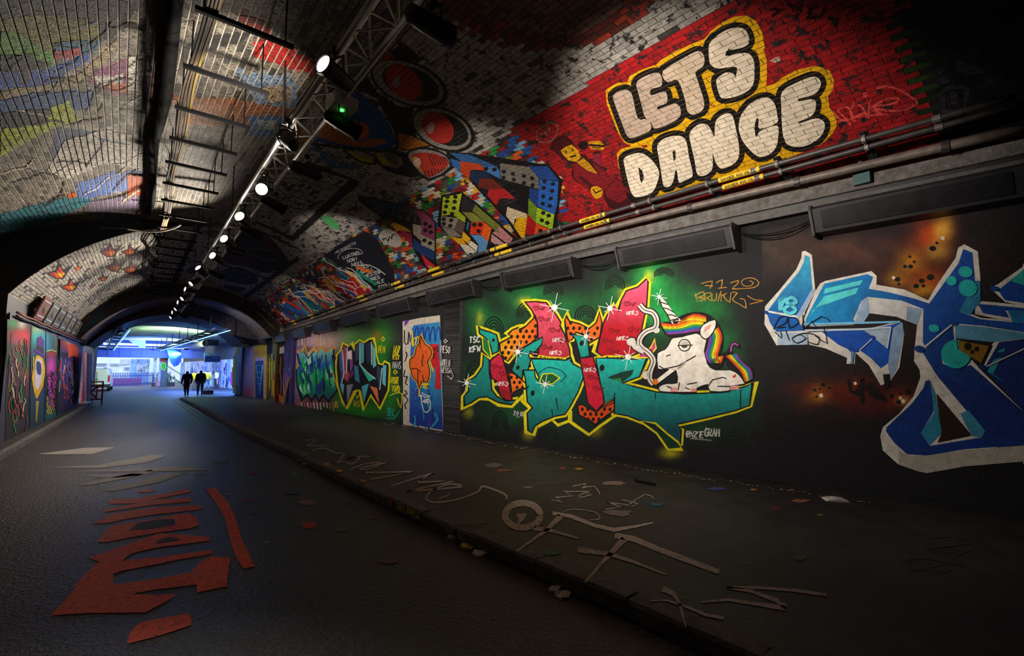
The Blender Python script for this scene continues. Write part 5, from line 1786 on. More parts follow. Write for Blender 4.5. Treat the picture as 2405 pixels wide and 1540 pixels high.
# ---- painted doorway with the orange heart
p = Paint(S_RW)
p.fill(kw((1365, 75), (1590, 30), (1815, 0), (1830, 400), (1858, 1415), (1560, 1365), (1372, 1332)), '#c8c0b4', 1)
p.fill(kw((1385, 60), (1450, 60), (1390, 140)), '#6a3a9a', 2)
p.done('painted_border', wall_r, 'white painted border of the blocked doorway')
door = empty('door_painting', (0, 0, 0), 'blue painted doorway with an orange heart shape')
door.parent = wall_r
p = Paint(S_RWF)
p.fill(kw((1470, 180), (1500, 122), (1815, 80), (1838, 900), (1850, 1385), (1480, 1315), (1448, 1290), (1450, 800)), lambda x, y: mix(mix('#1a66c8', '#2a8ac0', (x - 960) / 60), '#15389a', (y - 900) / 80), 2)
r6 = random.Random(4)
for i in range(16):
    x, y_ = r6.uniform(1480, 1800), r6.uniform(720, 1250)
    p.stroke(kw((x, y_), (x + r6.uniform(-40, 60), y_ + 80), (x + r6.uniform(-60, 60), y_ + r6.uniform(120, 220))), r6.uniform(2, 5), r6.choice(['#0a1c5a', '#123a8a', '#2a9ab8', '#4a3a9a']), 3, smooth=3)
for i in range(5):
    x = 1500 + i * 65
    p.stroke(kw((x, 320), (x + 20, 180), (x + 50, 150), (x + 60, 300)), 3, '#0c3a9a', 3, smooth=3)
p.fill(kw((1690, 350), (1800, 345), (1830, 880), (1760, 900), (1760, 650), (1710, 600)), '#c81a24', 4)
write(p, 'AS', kw((1730, 440))[0], (6, 0), (0, -11), 2.2, '#2a0408', layer=5)
write(p, 'E', kw((1740, 520))[0], (7, 0), (0, -11), 2.2, '#2a0408', layer=5)
p.done('painted_panel', door)
p = Paint(S_RW)
HT = kw((1580, 245), (1640, 350), (1705, 400), (1715, 480), (1670, 560), (1690, 640), (1690, 740), (1660, 810), (1600, 800), (1565, 880), (1545, 800), (1500, 760), (1460, 640), (1455, 540), (1510, 490), (1530, 400), (1570, 330))
p.stroke(HT, 6, '#f0c010', 6, closed=True, smooth=2)
p.fill(HT, '#e8601a', 7, smooth=2)
p.stroke(HT, 2.2, '#140a06', 8, closed=True, smooth=2)
for q in [[(1580, 290), (1580, 400)], [(1620, 470), (1600, 560), (1610, 620)], [(1470, 650), (1540, 640), (1590, 690)], [(1550, 660), (1555, 860)], [(1610, 720), (1625, 800)], [(1470, 510), (1500, 520)]]:
    p.stroke(kw(*q), 2, '#2a0d04', 9)
p.done('painted_heart', door, 'orange heart-like face with black lines')
p = Paint(S_RW)
for q in [[(1600, 930), (1640, 960), (1700, 975), (1640, 990), (1590, 960), (1605, 1080), (1625, 1150), (1660, 1170), (1700, 1130), (1705, 1060), (1680, 1010), (1610, 1040), (1690, 1050)], [(1640, 1010), (1640, 1060), (1670, 1010), (1670, 1070)]]:
    p.stroke(kw(*q), 2, '#e4e6ea', 9, smooth=2)
p.done('painted_tag', door, 'white crowned outline tag')
p = Paint(S_RW)
for q in [[(1480, 180), (1500, 380), (1480, 300), (1560, 260)], [(1540, 260), (1520, 360)], [(1700, 560), (1740, 680)], [(1600, 840), (1690, 830), (1610, 870), (1680, 880)], [(1570, 900), (1570, 980)]]:
    p.stroke(kw(*q), 3, '#f0cc12', 9, smooth=2)
p.done('painted_tag', door, 'yellow scrawls')
p = Paint(S_RW)
for q in [[(1390, 180), (1390, 330), (1430, 340), (1440, 200), (1460, 320)], [(1400, 440), (1420, 480), (1390, 560)], [(1395, 660), (1380, 740), (1420, 740), (1400, 820), (1430, 840)], [(1390, 900), (1420, 950), (1380, 960), (1430, 1020), (1390, 1080), (1410, 1130)]]:
    p.stroke(kw(*q), 2.6, '#1a1616', 3, smooth=2)
p.done('painted_tag', wall_r, 'black scrawl running down the white doorway border')
p = Paint(RWallNear(.046))
write(p, 'PESO', kw((1822, 450))[0], (4.6, .4), (1, -16), 2, '#d0ccc8', gap=.25)
p.stroke(kw((1860, 320), (1880, 290), (1905, 310), (1880, 335), (1860, 320)), 2, '#d0ccc8', 1)
write(p, 'NOELO', kw((1825, 610))[0], (3.6, .4), (1, -16), 1.8, '#c4c0bc', gap=.25)
write(p, 'WESSA', kw((1828, 690))[0], (3.8, .4), (1, -12), 1.8, '#c4c0bc', gap=.25)
p.stroke(kw((1950, 660), (1975, 730), (1960, 770), (1900, 730)), 1.6, '#c4c0bc', 1)
p.done('painted_tag', wall_r, 'white names written down the black strip beside the doorway')

# ---- wildstyle wall further back
spots = [(740, 800, 120, 18, '#b08aa8', .8), (790, 805, 60, 20, '#e8c4b0', .6), (700, 860, 14, 70, '#c0a0d8', .8), (740, 945, 70, 14, '#a8606a', .5), (860, 800, 50, 22, '#208a1c', .9), (895, 830, 20, 60, '#2a9a1c', .9), (915, 900, 20, 70, '#1f8a1a', .9), (800, 930, 20, 40, '#1f7a1a', .8), (850, 960, 70, 22, '#1f7a18', .9), (820, 800, 20, 20, '#28a020', .8), (885, 790, 12, 12, '#a04a1a', .6), (930, 850, 30, 60, '#101418', .8)]
p = Paint(S_RWF)
p.fill([(688, 786), (780, 765), (943, 722), (946, 996), (880, 983), (780, 966), (688, 950)], field('#15151b', spots, 6), 0)
p.done('painted_background', wall_r, 'wall sprayed pink and green behind the two far wildstyle pieces')
wp = empty('graffiti_piece', (0, 0, 0), 'blue and green zigzag wildstyle piece further along the wall')
wp.parent = wall_r
Z1 = kw((100, 440), (150, 460), (170, 400), (220, 490), (300, 410), (330, 470), (380, 400), (440, 460), (520, 400), (540, 640), (490, 690), (575, 885), (470, 1020), (410, 940), (360, 1020), (320, 930), (265, 1010), (210, 930), (160, 1005), (100, 840), (90, 640), (135, 590))


def zg(x, y):
    t = (y - 815) / 125
    return mix('#8ae0cc', '#1c62b8', t * 3) if t < .33 else mix('#1c62b8', '#1ca848', (t - .33) * 3) if t < .62 else mix('#1c9a58', '#0c5a78', (t - .62) * 3)


p = Paint(S_RW)
p.stroke([(x, y_ - 3) for x, y_ in Z1], 6, '#e8a040', 1, closed=True)
p.stroke([(x, y_ + 4) for x, y_ in Z1], 5, '#0b0b12', 2, closed=True)
p.done('outline', wp)
p = Paint(S_RWF)
p.fill(Z1, zg, 3)
r7 = random.Random(8)
for i in range(46):
    x, y_ = r7.uniform(695, 782), r7.uniform(835, 915)
    if not inside((x, y_), Z1):
        continue
    p.fill([(x, y_), (x + r7.uniform(2, 7), y_ - r7.uniform(4, 14)), (x + r7.uniform(4, 12), y_ + r7.uniform(6, 26)), (x + r7.uniform(0, 4), y_ + r7.uniform(8, 20))], r7.choice(['#0f4a9a', '#48d878', '#0c3a5a', '#24c050', '#123a8a', '#9ae8d8', '#0a2030']), 4 + i % 3)
for q in [kw((170, 430), (225, 520), (300, 430)), kw((330, 480), (350, 640), (400, 480)), kw((440, 470), (460, 700)), kw((215, 560), (200, 900)), kw((320, 620), (330, 920)), kw((420, 640), (410, 930))]:
    p.stroke(q, 2.2, '#081420', 8)
p.done('letter', wp, 'mint blue and green zigzag letters')
p = Paint(S_RW)
for i in range(12):
    x = 700 + i * 7.5
    p.stroke([(x, 815 - r7.uniform(0, 6)), (x + 2, 790 + r7.uniform(-8, 8)), (x + 4, 812)], 1.5, r7.choice(['#f0d8d0', '#e8a878', '#d8c0e0']), 2)
    p.stroke([(x, 945), (x + 2, 955 + r7.uniform(0, 12))], 2.6, r7.choice(['#d8c8d0', '#a87068']), 2)
p.done('flame', wp)
wq = empty('graffiti_piece', (0, 0, 0), 'grey teal and pink wildstyle piece with yellow outline on green, left of the doorway')
wq.parent = wall_r
Z2 = kw((580, 480), (630, 425), (650, 350), (715, 385), (740, 350), (785, 440), (790, 360), (850, 310), (900, 340), (960, 300), (1000, 290), (1030, 370), (1040, 480), (1070, 590), (1130, 605), (1150, 570), (1195, 590), (1200, 640), (1185, 900), (1090, 1110), (980, 950), (900, 1120), (850, 895), (790, 900), (690, 1115), (640, 1010), (590, 840), (570, 640))
p = Paint(S_RW)
p.stroke(Z2, 8, '#e0d818', 1, closed=True)
p.fill(Z2, '#12131c', 2)
CLR = ['#3a4a78', '#48a8b0', '#a0406a', '#d06a7a', '#2a3a5a', '#5ac8c0', '#6a3a6a', '#26304e', '#8a4a7a', '#364868']
quads = [((600, 460), (640, 430), (660, 700), (620, 800)), ((650, 370), (700, 390), (690, 680), (655, 620)), ((720, 430), (760, 420), (770, 700), (740, 760)), ((790, 380), (845, 330), (850, 520), (800, 560)), ((860, 320), (900, 350), (900, 560), (850, 600)), ((910, 350), (1000, 310), (990, 560), (930, 590)), ((1000, 340), (1030, 400), (1050, 600), (1010, 640)), ((840, 590), (930, 680), (1050, 760), (960, 800)), ((1060, 610), (1120, 640), (1100, 880), (1050, 740)), ((1130, 600), (1170, 600), (1160, 860), (1120, 820)), ((610, 820), (660, 830), (650, 960), (620, 880)), ((690, 840), (770, 830), (700, 1060)), ((870, 860), (960, 820), (900, 1050)), ((970, 850), (1060, 880), (1085, 1070)), ((650, 640), (730, 700), (720, 820), (660, 760)), ((780, 600), (830, 620), (850, 820), (790, 780))]
cl2 = ['#4a5c94', '#a83c6c', '#8c4a86', '#3a4c70', '#5ab4bc', '#2c3450', '#6ac8cc', '#38c0a8', '#34405c', '#62c4d0', '#58b8cc', '#8a8a98', '#4cb4c8', '#e07048', '#b04060', '#3a88a8']
for q, c in zip(quads, cl2):
    p.fill(kw(*q), c, 3)
p.fill(kw((700, 440), (750, 420), (755, 530), (705, 530)), '#f0dce4', 4)
for q in [kw((860, 600), (940, 690), (1040, 770)), kw((640, 420), (660, 700), (630, 820)), kw((850, 330), (850, 600)), kw((990, 320), (995, 600)), kw((700, 390), (690, 700)), kw((1120, 640), (1090, 900))]:
    p.stroke(q, 2.2, '#c8e8ea', 5)
for q in [kw((910, 350), (930, 590)), kw((780, 600), (700, 830)), kw((960, 820), (1050, 750)), kw((600, 640), (660, 830))]:
    p.stroke(q, 2.6, '#0a0a12', 5)
p.done('letter', wq, 'grey teal and pink spiky letters')
p = Paint(S_RW)
p.stroke(kw((590, 860), (640, 1060), (690, 1130), (780, 910), (820, 1000), (855, 910), (905, 1140), (985, 960), (1090, 1130), (1200, 900)), 2.4, '#e8d818', 6)
p.done('outline', wq)
p = Paint(S_RW)
YT = '#d8c818'
write(p, 'PEIM', kw((1075, 450))[0], (3.6, .2), (.6, -16), 1.8, YT, gap=.2)
p.stroke(kw((1110, 290), (1130, 260), (1150, 290), (1130, 310), (1110, 290)), 2, YT, 1)
p.done('painted_tag', wall_r, 'yellow vertical tag right of the green wildstyle piece')
p = Paint(S_RW)
write(p, 'AOZ', kw((1250, 480))[0], (4.4, .3), (.6, -22), 2, YT, gap=.2)
write(p, 'EST', kw((1250, 530))[0], (4.4, .3), (.6, -9), 1.8, YT, gap=.2)
write(p, 'AMORE', kw((1218, 820))[0], (3.4, .3), (.6, -16), 1.8, YT, gap=.2)
write(p, 'VOZO', kw((1235, 920))[0], (4, .3), (.6, -15), 1.8, YT, gap=.2)
p.stroke(kw((1210, 970), (1280, 940), (1360, 950), (1340, 1120), (1300, 1000)), 2, YT, 1, smooth=2)
p.stroke(kw((1255, 690), (1275, 660), (1300, 685), (1275, 710), (1255, 690)), 2.4, YT, 1)
p.done('painted_tag', wall_r, 'column of yellow scrawled words beside the white doorway border')
p = Paint(S_RW)
write(p, 'MANS', kw((1245, 640))[0], (4.2, .3), (.6, -16), 1.8, '#b8b8c0', gap=.2)
p.done('painted_tag', wall_r, 'pale grey scrawl between the yellow words')
p = Paint(S_RW)
write(p, 'SEK', kw((1175, 1210))[0], (5, .8), (.6, -18), 1.8, '#1fa090', gap=.2)
p.stroke(kw((1160, 1240), (1260, 1250), (1330, 1150)), 1.8, '#1fa090', 1)
p.done('painted_tag', wall_r, 'small turquoise tag low on the wall left of the doorway')
p = Paint(S_RW)
write(p, 'RS', kw((780, 1100))[0], (6, .4), (.6, -14), 1.8, '#c8a818', gap=.2)
write(p, '8S', kw((545, 1110))[0], (3.6, .4), (.6, -14), 1.8, '#c8a818', gap=.2)
p.done('painted_tag', wall_r, 'small ochre tags below the wildstyle pieces')
# ================================================================ pipes, housings, truss and lamps
ORD = 'first second third fourth fifth sixth seventh eighth ninth tenth eleventh twelfth thirteenth fourteenth fifteenth sixteenth seventeenth eighteenth nineteenth twentieth twenty-first twenty-second twenty-third twenty-fourth twenty-fifth twenty-sixth twenty-seventh'.split()
def hit_vault_off(px, d):
    return march(px, lambda x, y, z: z - (vault_z(x, y) - d), 40, 500)


def hit_z(px, z):
    D = px2dir(px)
    t = (z - HC) / D[:, 2]
    return CAM + t[:, None] * D


def smooth_path(pts, n=4):
    P = [np.array(p, float) for p in pts]
    out = []
    k = len(P)
    for i in range(k - 1):
        a, b, c, d = P[max(i - 1, 0)], P[i], P[i + 1], P[min(i + 2, k - 1)]
        for j in range(n):
            t = j / n
            out.append(tuple(.5 * ((2 * b) + (c - a) * t + (2 * a - 5 * b + 4 * c - d) * t * t + (3 * b - a - 3 * c + d) * t ** 3)))
    out.append(tuple(P[-1]))
    return out


M_PIPE = mat('pipe_grey', (.15, .12, .105), rough=.5, noise=.3, nscale=8, metal=.1)
M_PIPED = mat('pipe_dark', (.04, .036, .036), rough=.4, noise=.3, nscale=8)
M_CABLE = mat('cable_black', (.008, .008, .009), rough=.85, spec=.12)
M_TAPE = mat('tape_yellow', (.75, .5, .02), rough=.5, noise=.2, nscale=20)
M_BOXD = mat('housing_dark', (.022, .022, .027), rough=.38, noise=.3, nscale=6)
M_PANEL = mat('housing_panel', (.013, .013, .016), rough=.3, noise=.4, nscale=5)
M_HOUSE = mat('lamp_body_black', (.008, .008, .009), rough=.5)
M_LENS = mat('lamp_lens', (.9, .9, .9), emit=(1, .93, .82), estr=30)
M_LENSW = mat('lamp_lens_dim', (.9, .9, .9), emit=(1, .9, .82), estr=1.6)
M_WHITE = mat('white_plastic', (.6, .58, .54), rough=.45)
M_YARN = mat('cable_tan', (.12, .09, .06), rough=.6, noise=.3)

LOWPX = [(2470, 284), (2100, 377), (1700, 467), (1400, 541), (1210, 592), (1000, 656), (860, 701), (760, 739), (640, 784)]
UP1PX = [(2470, 228), (2240, 275), (2094, 307), (1892, 348), (1729, 403), (1583, 447), (1448, 488), (1300, 543), (1184, 584), (1032, 631), (951, 660), (854, 692), (746, 733), (658, 764)]
UP2PX = [(2470, 247), (2240, 296), (2114, 320), (1898, 366), (1735, 424), (1600, 461), (1460, 506), (1300, 559), (1199, 592), (1038, 642), (951, 673), (857, 701), (746, 741), (660, 770)]


def straighten(P, deg=4):
    y = P[:, 1]
    fx, fz = np.polyfit(y, P[:, 0] - XR(y), 2), np.polyfit(y, P[:, 2], 3)
    return lambda yy: np.stack([np.polyval(fx, yy) + XR(yy), yy, np.polyval(fz, yy)], -1)


lowf = straighten(hit_vault_off(LOWPX, .20))
up1f = straighten(hit_vault_off(UP1PX, .20))
up2f = straighten(hit_vault_off(UP2PX, .22))
yy = np.arange(.4, 26.0, .4)


def pipe(name, f, r, label, cat, couple, material, y0=.3, y1=25.8):
    t = empty(name, tuple(f(np.array([y0]))[0]), label, cat)
    ys = np.arange(y0, y1, .45)
    mb = MB()
    mb.tube(f(ys), r, 10)
    mb.build('tube', material, t, smooth=True)
    for c in np.arange(y0 + .6, y1 - .3, couple):
        q = MB()
        q.tube(f(np.array([c - .035, c + .035])), r * 1.25, 10)
        q.build('coupling', M_PIPED if material is M_PIPE else M_GREY, t)
    return t


pipe('conduit_pipe', lowf, .056, 'thick grey conduit running just above the plaster band on the right', 'pipe', 1.5, M_PIPE)
pipe('conduit_pipe', up1f, .036, 'upper of the two thin dark conduits above the thick grey one', 'pipe', 1.9, M_PIPED)
pipe('conduit_pipe', up2f, .034, 'lower of the two thin dark conduits above the thick grey one', 'pipe', 1.9, M_PIPED)
# brackets between vault and conduits
for i, c in enumerate(np.arange(1.55, 25.5, .95)):
    a, b, l = up1f(np.array([c]))[0], up2f(np.array([c]))[0], lowf(np.array([c]))[0]
    mb = MB()
    up = (a - l) / np.linalg.norm(a - l)
    n = np.array([-up[2], 0, up[0]])
    n = n if n[2] < 0 else -n
    top, bot = a - n * .07 + up * .06, l - n * .05
    for s_ in (-.032, .032):
        mb.tube([top + np.array([0, s_, 0]), bot + np.array([0, s_, 0])], .014, 4)
    mb.tube([top + np.array([0, 0, 0]), bot], .022, 4)
    o = mb.build('pipe_bracket', M_DARK, None)
    tag(o, f'dark steel conduit bracket on the right vault, {ORD[i]} from the near end', 'bracket', 'conduit brackets along the right vault')
    for q_, r_ in ((a, .036), (b, .034)):
        w = MB()
        w.tube([q_ + np.array([0, -.02, 0]), q_ + np.array([0, .02, 0])], r_ * 1.5, 8)
        w.build('clamp', M_GREY, o)
# yellow warning sleeves, in pairs
k = 0
for c in [3.0, 5.55, 8.1, 10.7, 12.8, 15.4, 18.0, 20.6, 23.2]:
    for nm, f, r in (('upper', up1f, .036), ('lower', up2f, .034)):
        P = f(np.array([c - .28, c, c + .28]))
        mb = MB()
        mb.tube(P, r * 1.14, 10)
        o = mb.build('warning_sleeve', M_TAPE, None, smooth=False)
        pos = ['below the word DANCE', 'left of the word DANCE', 'under the largest block letter', 'under the second block letter', 'under the first block letter', 'under the white verse', 'under the wildstyle lettering', 'second from the far end of the conduits', 'at the far end of the conduits'][k // 2]
        tag(o, f'yellow warning sleeve on the {nm} thin conduit, {pos}', 'warning label', 'yellow warning sleeves')
        if k in (0, 1, 2, 3):
            mid = P[1]
            ax = (P[2] - P[0]) / np.linalg.norm(P[2] - P[0])
            n = CAM - mid
            n = n - ax * (n @ ax)
            n = n / np.linalg.norm(n)
            sp = Plane(mid + n * r * 1.17, n)
            a, b = to_px(P[0])[0][0], to_px(P[2])[0][0]
            L_ = a - b
            tp = Paint(sp)
            h = abs(r * FPX / to_px(mid)[1][0]) * 1.0
            un = L_ / np.hypot(*L_)
            write(tp, 'DANGER 400 VOLTS', b + L_ * .06 + np.array([0, h * .5]), un * np.hypot(*L_) * .042, np.array([un[1], -un[0]]) * h, .9, '#151208', gap=.32)
            tp.done('warning_text', o, 'black lettering DANGER 400 VOLTS')
        k += 1

# long lamp housings under the ledge
CABP = {}
pos = ['nearest to the right edge of the frame', 'above the gold tag, between the two big pieces', 'above the left part of the teal piece', 'above the black strip right of the doorway', 'just left of the white doorway border', 'above the green wildstyle piece', 'above the blue zigzag piece', 'last before the pillars', 'the farthest one over the painted pillars']
for i in range(9):
    y0 = .3 + 3.0 * i
    y1 = y0 + 1.95
    t = empty('lamp_housing', (float(XR(y0)), y0, 3.7), f'long dark lamp housing under the ledge, {pos[i]}', 'lamp housing', 'lamp housings under the right ledge')

    def pt(off, dz, y):
        return (float(XR(y)) - off, y, float(ZR(y)) - .46 + dz)
    prof = [(.005, 0), (.27, .02), (.30, -.02), (.20, -.33), (.005, -.36)]
    mb = MB()
    A = [pt(o_, z_, y0) for o_, z_ in prof]
    B = [pt(o_, z_, y1) for o_, z_ in prof]
    for j in range(5):
        q = (j + 1) % 5
        mb.poly([A[j], A[q], B[q], B[j]])
    mb.poly(A[::-1])
    mb.poly(B)
    mb.build('body', M_BOXD, t)
    mb = MB()
    q = [pt(.293, -.05, y0 + .1), pt(.293, -.05, y1 - .1), pt(.218, -.285, y1 - .1), pt(.218, -.285, y0 + .1)]
    q2 = [(p_[0] - .012, p_[1], p_[2] - .004) for p_ in q]
    mb.poly(q2)
    for j in range(4):
        mb.poly([q[j], q[(j + 1) % 4], q2[(j + 1) % 4], q2[j]])
    mb.build('front_panel', M_PANEL, t)
    for ye in (y0 - .03, y1):
        mb = MB()
        pr2 = [(.0, .03), (.3, .04), (.33, -.03), (.22, -.37), (0, -.39)]
        A = [pt(o_, z_, ye) for o_, z_ in pr2]
        B = [pt(o_, z_, ye + .03) for o_, z_ in pr2]
        for j in range(5):
            q = (j + 1) % 5
            mb.poly([A[j], A[q], B[q], B[j]])
        mb.poly(A[::-1])
        mb.poly(B)
        mb.build('end_cap', mat('housing_cap', (.045, .042, .047), rough=.5), t)
    CABP[i] = (pt(.1, -.1, y0 - .05), pt(.1, -.1, y1 + .05))
for i in range(8):
    a, b = np.array(CABP[i][1]), np.array(CABP[i + 1][0])
    for s_, sag in ((0, .10), (1, .17)):
        pts = [tuple(a + (b - a) * u + np.array([0, 0, -sag * 4 * u * (1 - u)])) for u in np.linspace(0, 1, 12)]
        mb = MB()
        mb.tube(pts, .009, 5)
        tag(mb.build('sagging_cable', M_CABLE), f'thin black cable sagging {["less", "more"][s_]} between the {ORD[i]} and {ORD[i + 1]} lamp housings from the near end', 'cable', 'cables between lamp housings')
# dark service box and loose cables high on the ledge at right
t = empty('wall_socket_box', (7.3, 1.75, 4.2), 'small teal and grey socket box on the ledge near the right edge', 'junction box')
c = 1.72
P0 = (float(XR(c)) - .14, c, float(ZR(c)) - .13)
mb = MB()
mb.box((P0[0] - .03, c - .09, P0[2] - .1), (P0[0] + .06, c + .09, P0[2] + .12))
mb.build('box', mat('teal_dull', (.02, .08, .085), rough=.6), t)
mb = MB()
mb.tube([(P0[0] - .02, c, P0[2] + .12), (P0[0] - .02, c, P0[2] + .3)], .025, 8)
mb.build('spout', M_GREY, t)

# ---------------------------------------------------------------- lighting truss
TRZ = 4.4
TX = pchip([-2, 2.81, 4.58, 6.91, 10.64, 14.98, 27.5], [1.44, 1.38, 1.34, 1.28, 1.22, 1.16, 1.0])
TW = .27
truss = empty('lighting_truss', (1.2, 10, TRZ), 'long aluminium lattice truss hung under the crown of the vault', 'truss')
ys = np.arange(-1.0, 27.3, .7)
CH = [lambda y: (float(TX(y)), y, TRZ), lambda y: (float(TX(y)) - TW, y, TRZ), lambda y: (float(TX(y)) - TW / 2, y, TRZ + .24)]
for f in CH:
    mb = MB()
    mb.tube([f(float(y)) for y in ys], .025, 10)
    mb.build('chord', M_ALU, truss, smooth=True)
yb = 1.0
k = 0
while yb < 27:
    for (i, j) in ((0, 1), (0, 2), (1, 2)):
        mb = MB()
        a, b = CH[i](yb), CH[j](yb + .27)
        if k % 2:
            a, b = CH[j](yb), CH[i](yb + .27)
        mb.tube([a, b], .0085, 6)
        mb.build('brace', M_ALU, truss)
    if k % 6 == 0:
        mb = MB()
        mb.tube([CH[0](yb), CH[1](yb)], .0085, 6)
        mb.build('brace', M_ALU, truss)
    yb += .27
    k += 1
for yh in (2.2, 6.2, 10.2, 14.2, 18.2, 22.2):
    mb = MB()
    x = float(TX(yh)) - TW / 2
    mb.tube([(x, yh, TRZ + .24), (x, yh, float(vault_z(x, yh)) + .02)], .012, 6)
    mb.build('hanger_rod', M_DARK, truss)
# power cable bundle along the left chord
for i, dx in enumerate((.10, .135, .17)):
    mb = MB()
    mb.tube([(float(TX(float(y))) - dx, float(y), TRZ + .30 + .012 * math.sin(y * 2 + i)) for y in np.arange(-1, 25.8, .35)], .011, 6)
    tag(mb.build('power_cable', M_PIPED), ['black power cable on top of the truss, rightmost of three', 'black power cable on top of the truss, middle of three', 'black power cable on top of the truss, leftmost of three'][i], 'cable', 'cables on top of the truss')


def spot(loc, aim, lab, energy, lens_mat, cone=70, length=.3, r=.078, group='stage lamps on the truss', warm=(1, .89, .76)):
    """theatre spotlight hanging under the truss: body, rim, lens, yoke, clamp and its own lamp"""
    loc, aim = Vector(loc), Vector(aim)
    t = empty('stage_lamp', tuple(loc), lab, 'stage lamp', group)
    M = look(loc, aim)
    mb = MB()
    mb.lathe([(.03, -length * .62), (r * .8, -length * .55), (r * .95, -length * .2), (r, length * .3), (r * 1.04, length * .36)], M, 14)
    body = mb.build('body', M_HOUSE, t)
    mb = MB()
    mb.lathe([(r * 1.12, length * .30), (r * 1.12, length * .42), (r * .98, length * .42), (r * .98, length * .37)], M, 16)
    mb.build('rim', M_HOUSE, body)
    mb = MB()
    mb.lathe([(.01, length * .385), (r * .93, length * .385), (r * .9, length * .395), (.01, length * .41)], M, 16)
    mb.build('lens', lens_mat, body)
    top = Vector((loc.x, loc.y, TRZ - .02))
    mb = MB()
    sx = M.to_3x3() @ Vector((1, 0, 0))
    c = loc + Vector((0, 0, .0))
    pth = [c + sx * (r + .02), c + sx * (r + .02) + Vector((0, 0, .13)), c - sx * (r + .02) + Vector((0, 0, .13)), c - sx * (r + .02)]
    mb.tube(pth, .009, 6)
    mb.build('yoke', M_DARK, t)
    mb = MB()
    mb.tube([c + Vector((0, 0, .13)), Vector((c.x, c.y, TRZ - .01))], .014, 6)
    mb.tube([Vector((c.x, c.y - .02, TRZ)), Vector((c.x, c.y + .02, TRZ))], .038, 8)
    cl_ = mb.build('clamp', M_DARK, t)
    mb = MB()
    mb.tube([Vector((c.x - .035, c.y, TRZ - .03)), Vector((c.x - .065, c.y, TRZ - .03))], .012, 6)
    mb.build('wing_bolt', M_GREY, cl_)
    if energy:
        ld = bpy.data.lights.new('stage_lamp_light', 'SPOT')
        ld.energy = energy
        ld.color = warm
        ld.spot_size = math.radians(cone)
        ld.spot_blend = .6
        ld.shadow_soft_size = .06
        lo = bpy.data.objects.new('stage_lamp_light', ld)
        p_ = loc + (aim - loc).normalized() * (length * .43)
        Q = look(p_, aim)
        Q = Q @ Matrix.Rotation(math.pi, 4, 'X')
        lo.matrix_world = Q
        COL.objects.link(lo)
        lo.parent = t
        lo.matrix_parent_inverse = Matrix.Translation(t.location).inverted()
    return t


# positions along the truss from where the lenses stand in the photograph
LPX = [(800, 165), (690, 322), (622, 432), (563, 502), (531, 556), (506, 596), (478, 632), (463, 658), (451, 678), (438, 694), (430, 708), (421, 720), (413, 731), (407, 740)]
LY = [float(v) for v in hit_z(LPX, TRZ - .15)[:, 1]]
ords = ['first', 'second', 'third', 'fourth', 'fifth', 'sixth', 'seventh', 'eighth', 'ninth', 'tenth', 'eleventh', 'twelfth', 'thirteenth', 'fourteenth']
for i, y in enumerate(LY):
    x = float(TX(y)) - TW - .12
    if i in (2, 3, 4, 5):
        x += .2
        aim = (x + AIM_FACE[i - 2][0], y + AIM_FACE[i - 2][1], TRZ - .24 + AIM_FACE[i - 2][2])
        lab = ['brightest stage lamp, shining straight at the viewer', 'lit stage lamp just beyond the brightest one', 'second lit stage lamp beyond the brightest one', 'third lit stage lamp beyond the brightest one'][i - 2]
        spot((x, y, TRZ - .24), aim, lab, EN_FACE[i - 2], M_LENS if i == 2 else M_LENS2, cone=95, warm=(1, .9, .76))
    else:
        e_, (dx_, dy_, az) = EN_LEFT[i]
        x += .1
        aim = (x + dx_, y + dy_, az)
        spot((x, y, TRZ - .2), aim, f'{ords[i]} stage lamp from the near end, left side of the truss, facing the left vault', e_, M_LENSW, cone=EN_LCONE[i])
RPX = [(985, 40), (812, 292), (712, 395), (650, 480), (595, 545), (560, 590), (520, 645), (490, 690), (470, 715), (448, 742)]
RY = [float(v) for v in hit_z(RPX, TRZ - .15)[:, 1]]
for i, y in enumerate(RY):
    x = float(TX(y)) + .10
    aim = (float(XR(y)), y + EN_RAIM[i][0], EN_RAIM[i][1])
    spot((x, y, TRZ - .17), aim, f'{ords[i]} stage lamp from the near end, right side of the truss, facing the right wall', EN_RIGHT[i], M_LENSW, cone=EN_RCONE[i], length=.36)
# white emergency box with green light
t = empty('emergency_light_box', (1.4, 4.3, TRZ), 'white plastic box with a green light clipped under the truss', 'control box')
P = hit_z([(803, 244)], TRZ - .03)[0]
mb = MB()
Mx = Matrix.Translation(Vector(P)) @ Matrix.Rotation(.12, 4, 'Z')
mb.box((-.12, -.11, -.05), (.12, .11, .05), Mx)
bx_ = mb.build('case', M_WHITE, t)
mb = MB()
mb.box((-.115, -.105, -.062), (.115, .105, -.05), Mx)
mb.build('cover', M_WHITE, t)
mb = MB()
mb.lathe([(.022, -.063), (.022, -.07), (.012, -.076)], Mx, 12)
mb.build('green_led', mat('led_green', (.02, .5, .05), emit=(.05, 1, .1), estr=2.5), t)
mb = MB()
mb.tube([Mx @ Vector(q) for q in ((-.06, -.08, -.05), (-.07, -.1, -.16), (-.02, -.1, -.19), (.02, -.08, -.1), (.0, -.06, .02))], .007, 6)
mb.build('lead', M_GREY, t)
# grey pendant bracket further along
P = hit_z([(488, 660)], TRZ - .2)[0]
t = empty('pendant_light', tuple(P), 'grey pendant fitting on two stems hanging from the truss', 'pendant')
mb = MB()
mb.lathe([(.05, .03), (.16, .0), (.2, -.06), (.17, -.09), (.05, -.11)], Matrix.Translation(Vector(P)), 14)
mb.build('shade', M_GREY, t)
for s_ in (-.05, .05):
    mb = MB()
    mb.tube([(P[0] + s_, P[1], P[2] + .02), (P[0] + s_, P[1], TRZ + .0)], .015, 6)
    mb.build('stem', M_GREY, t)

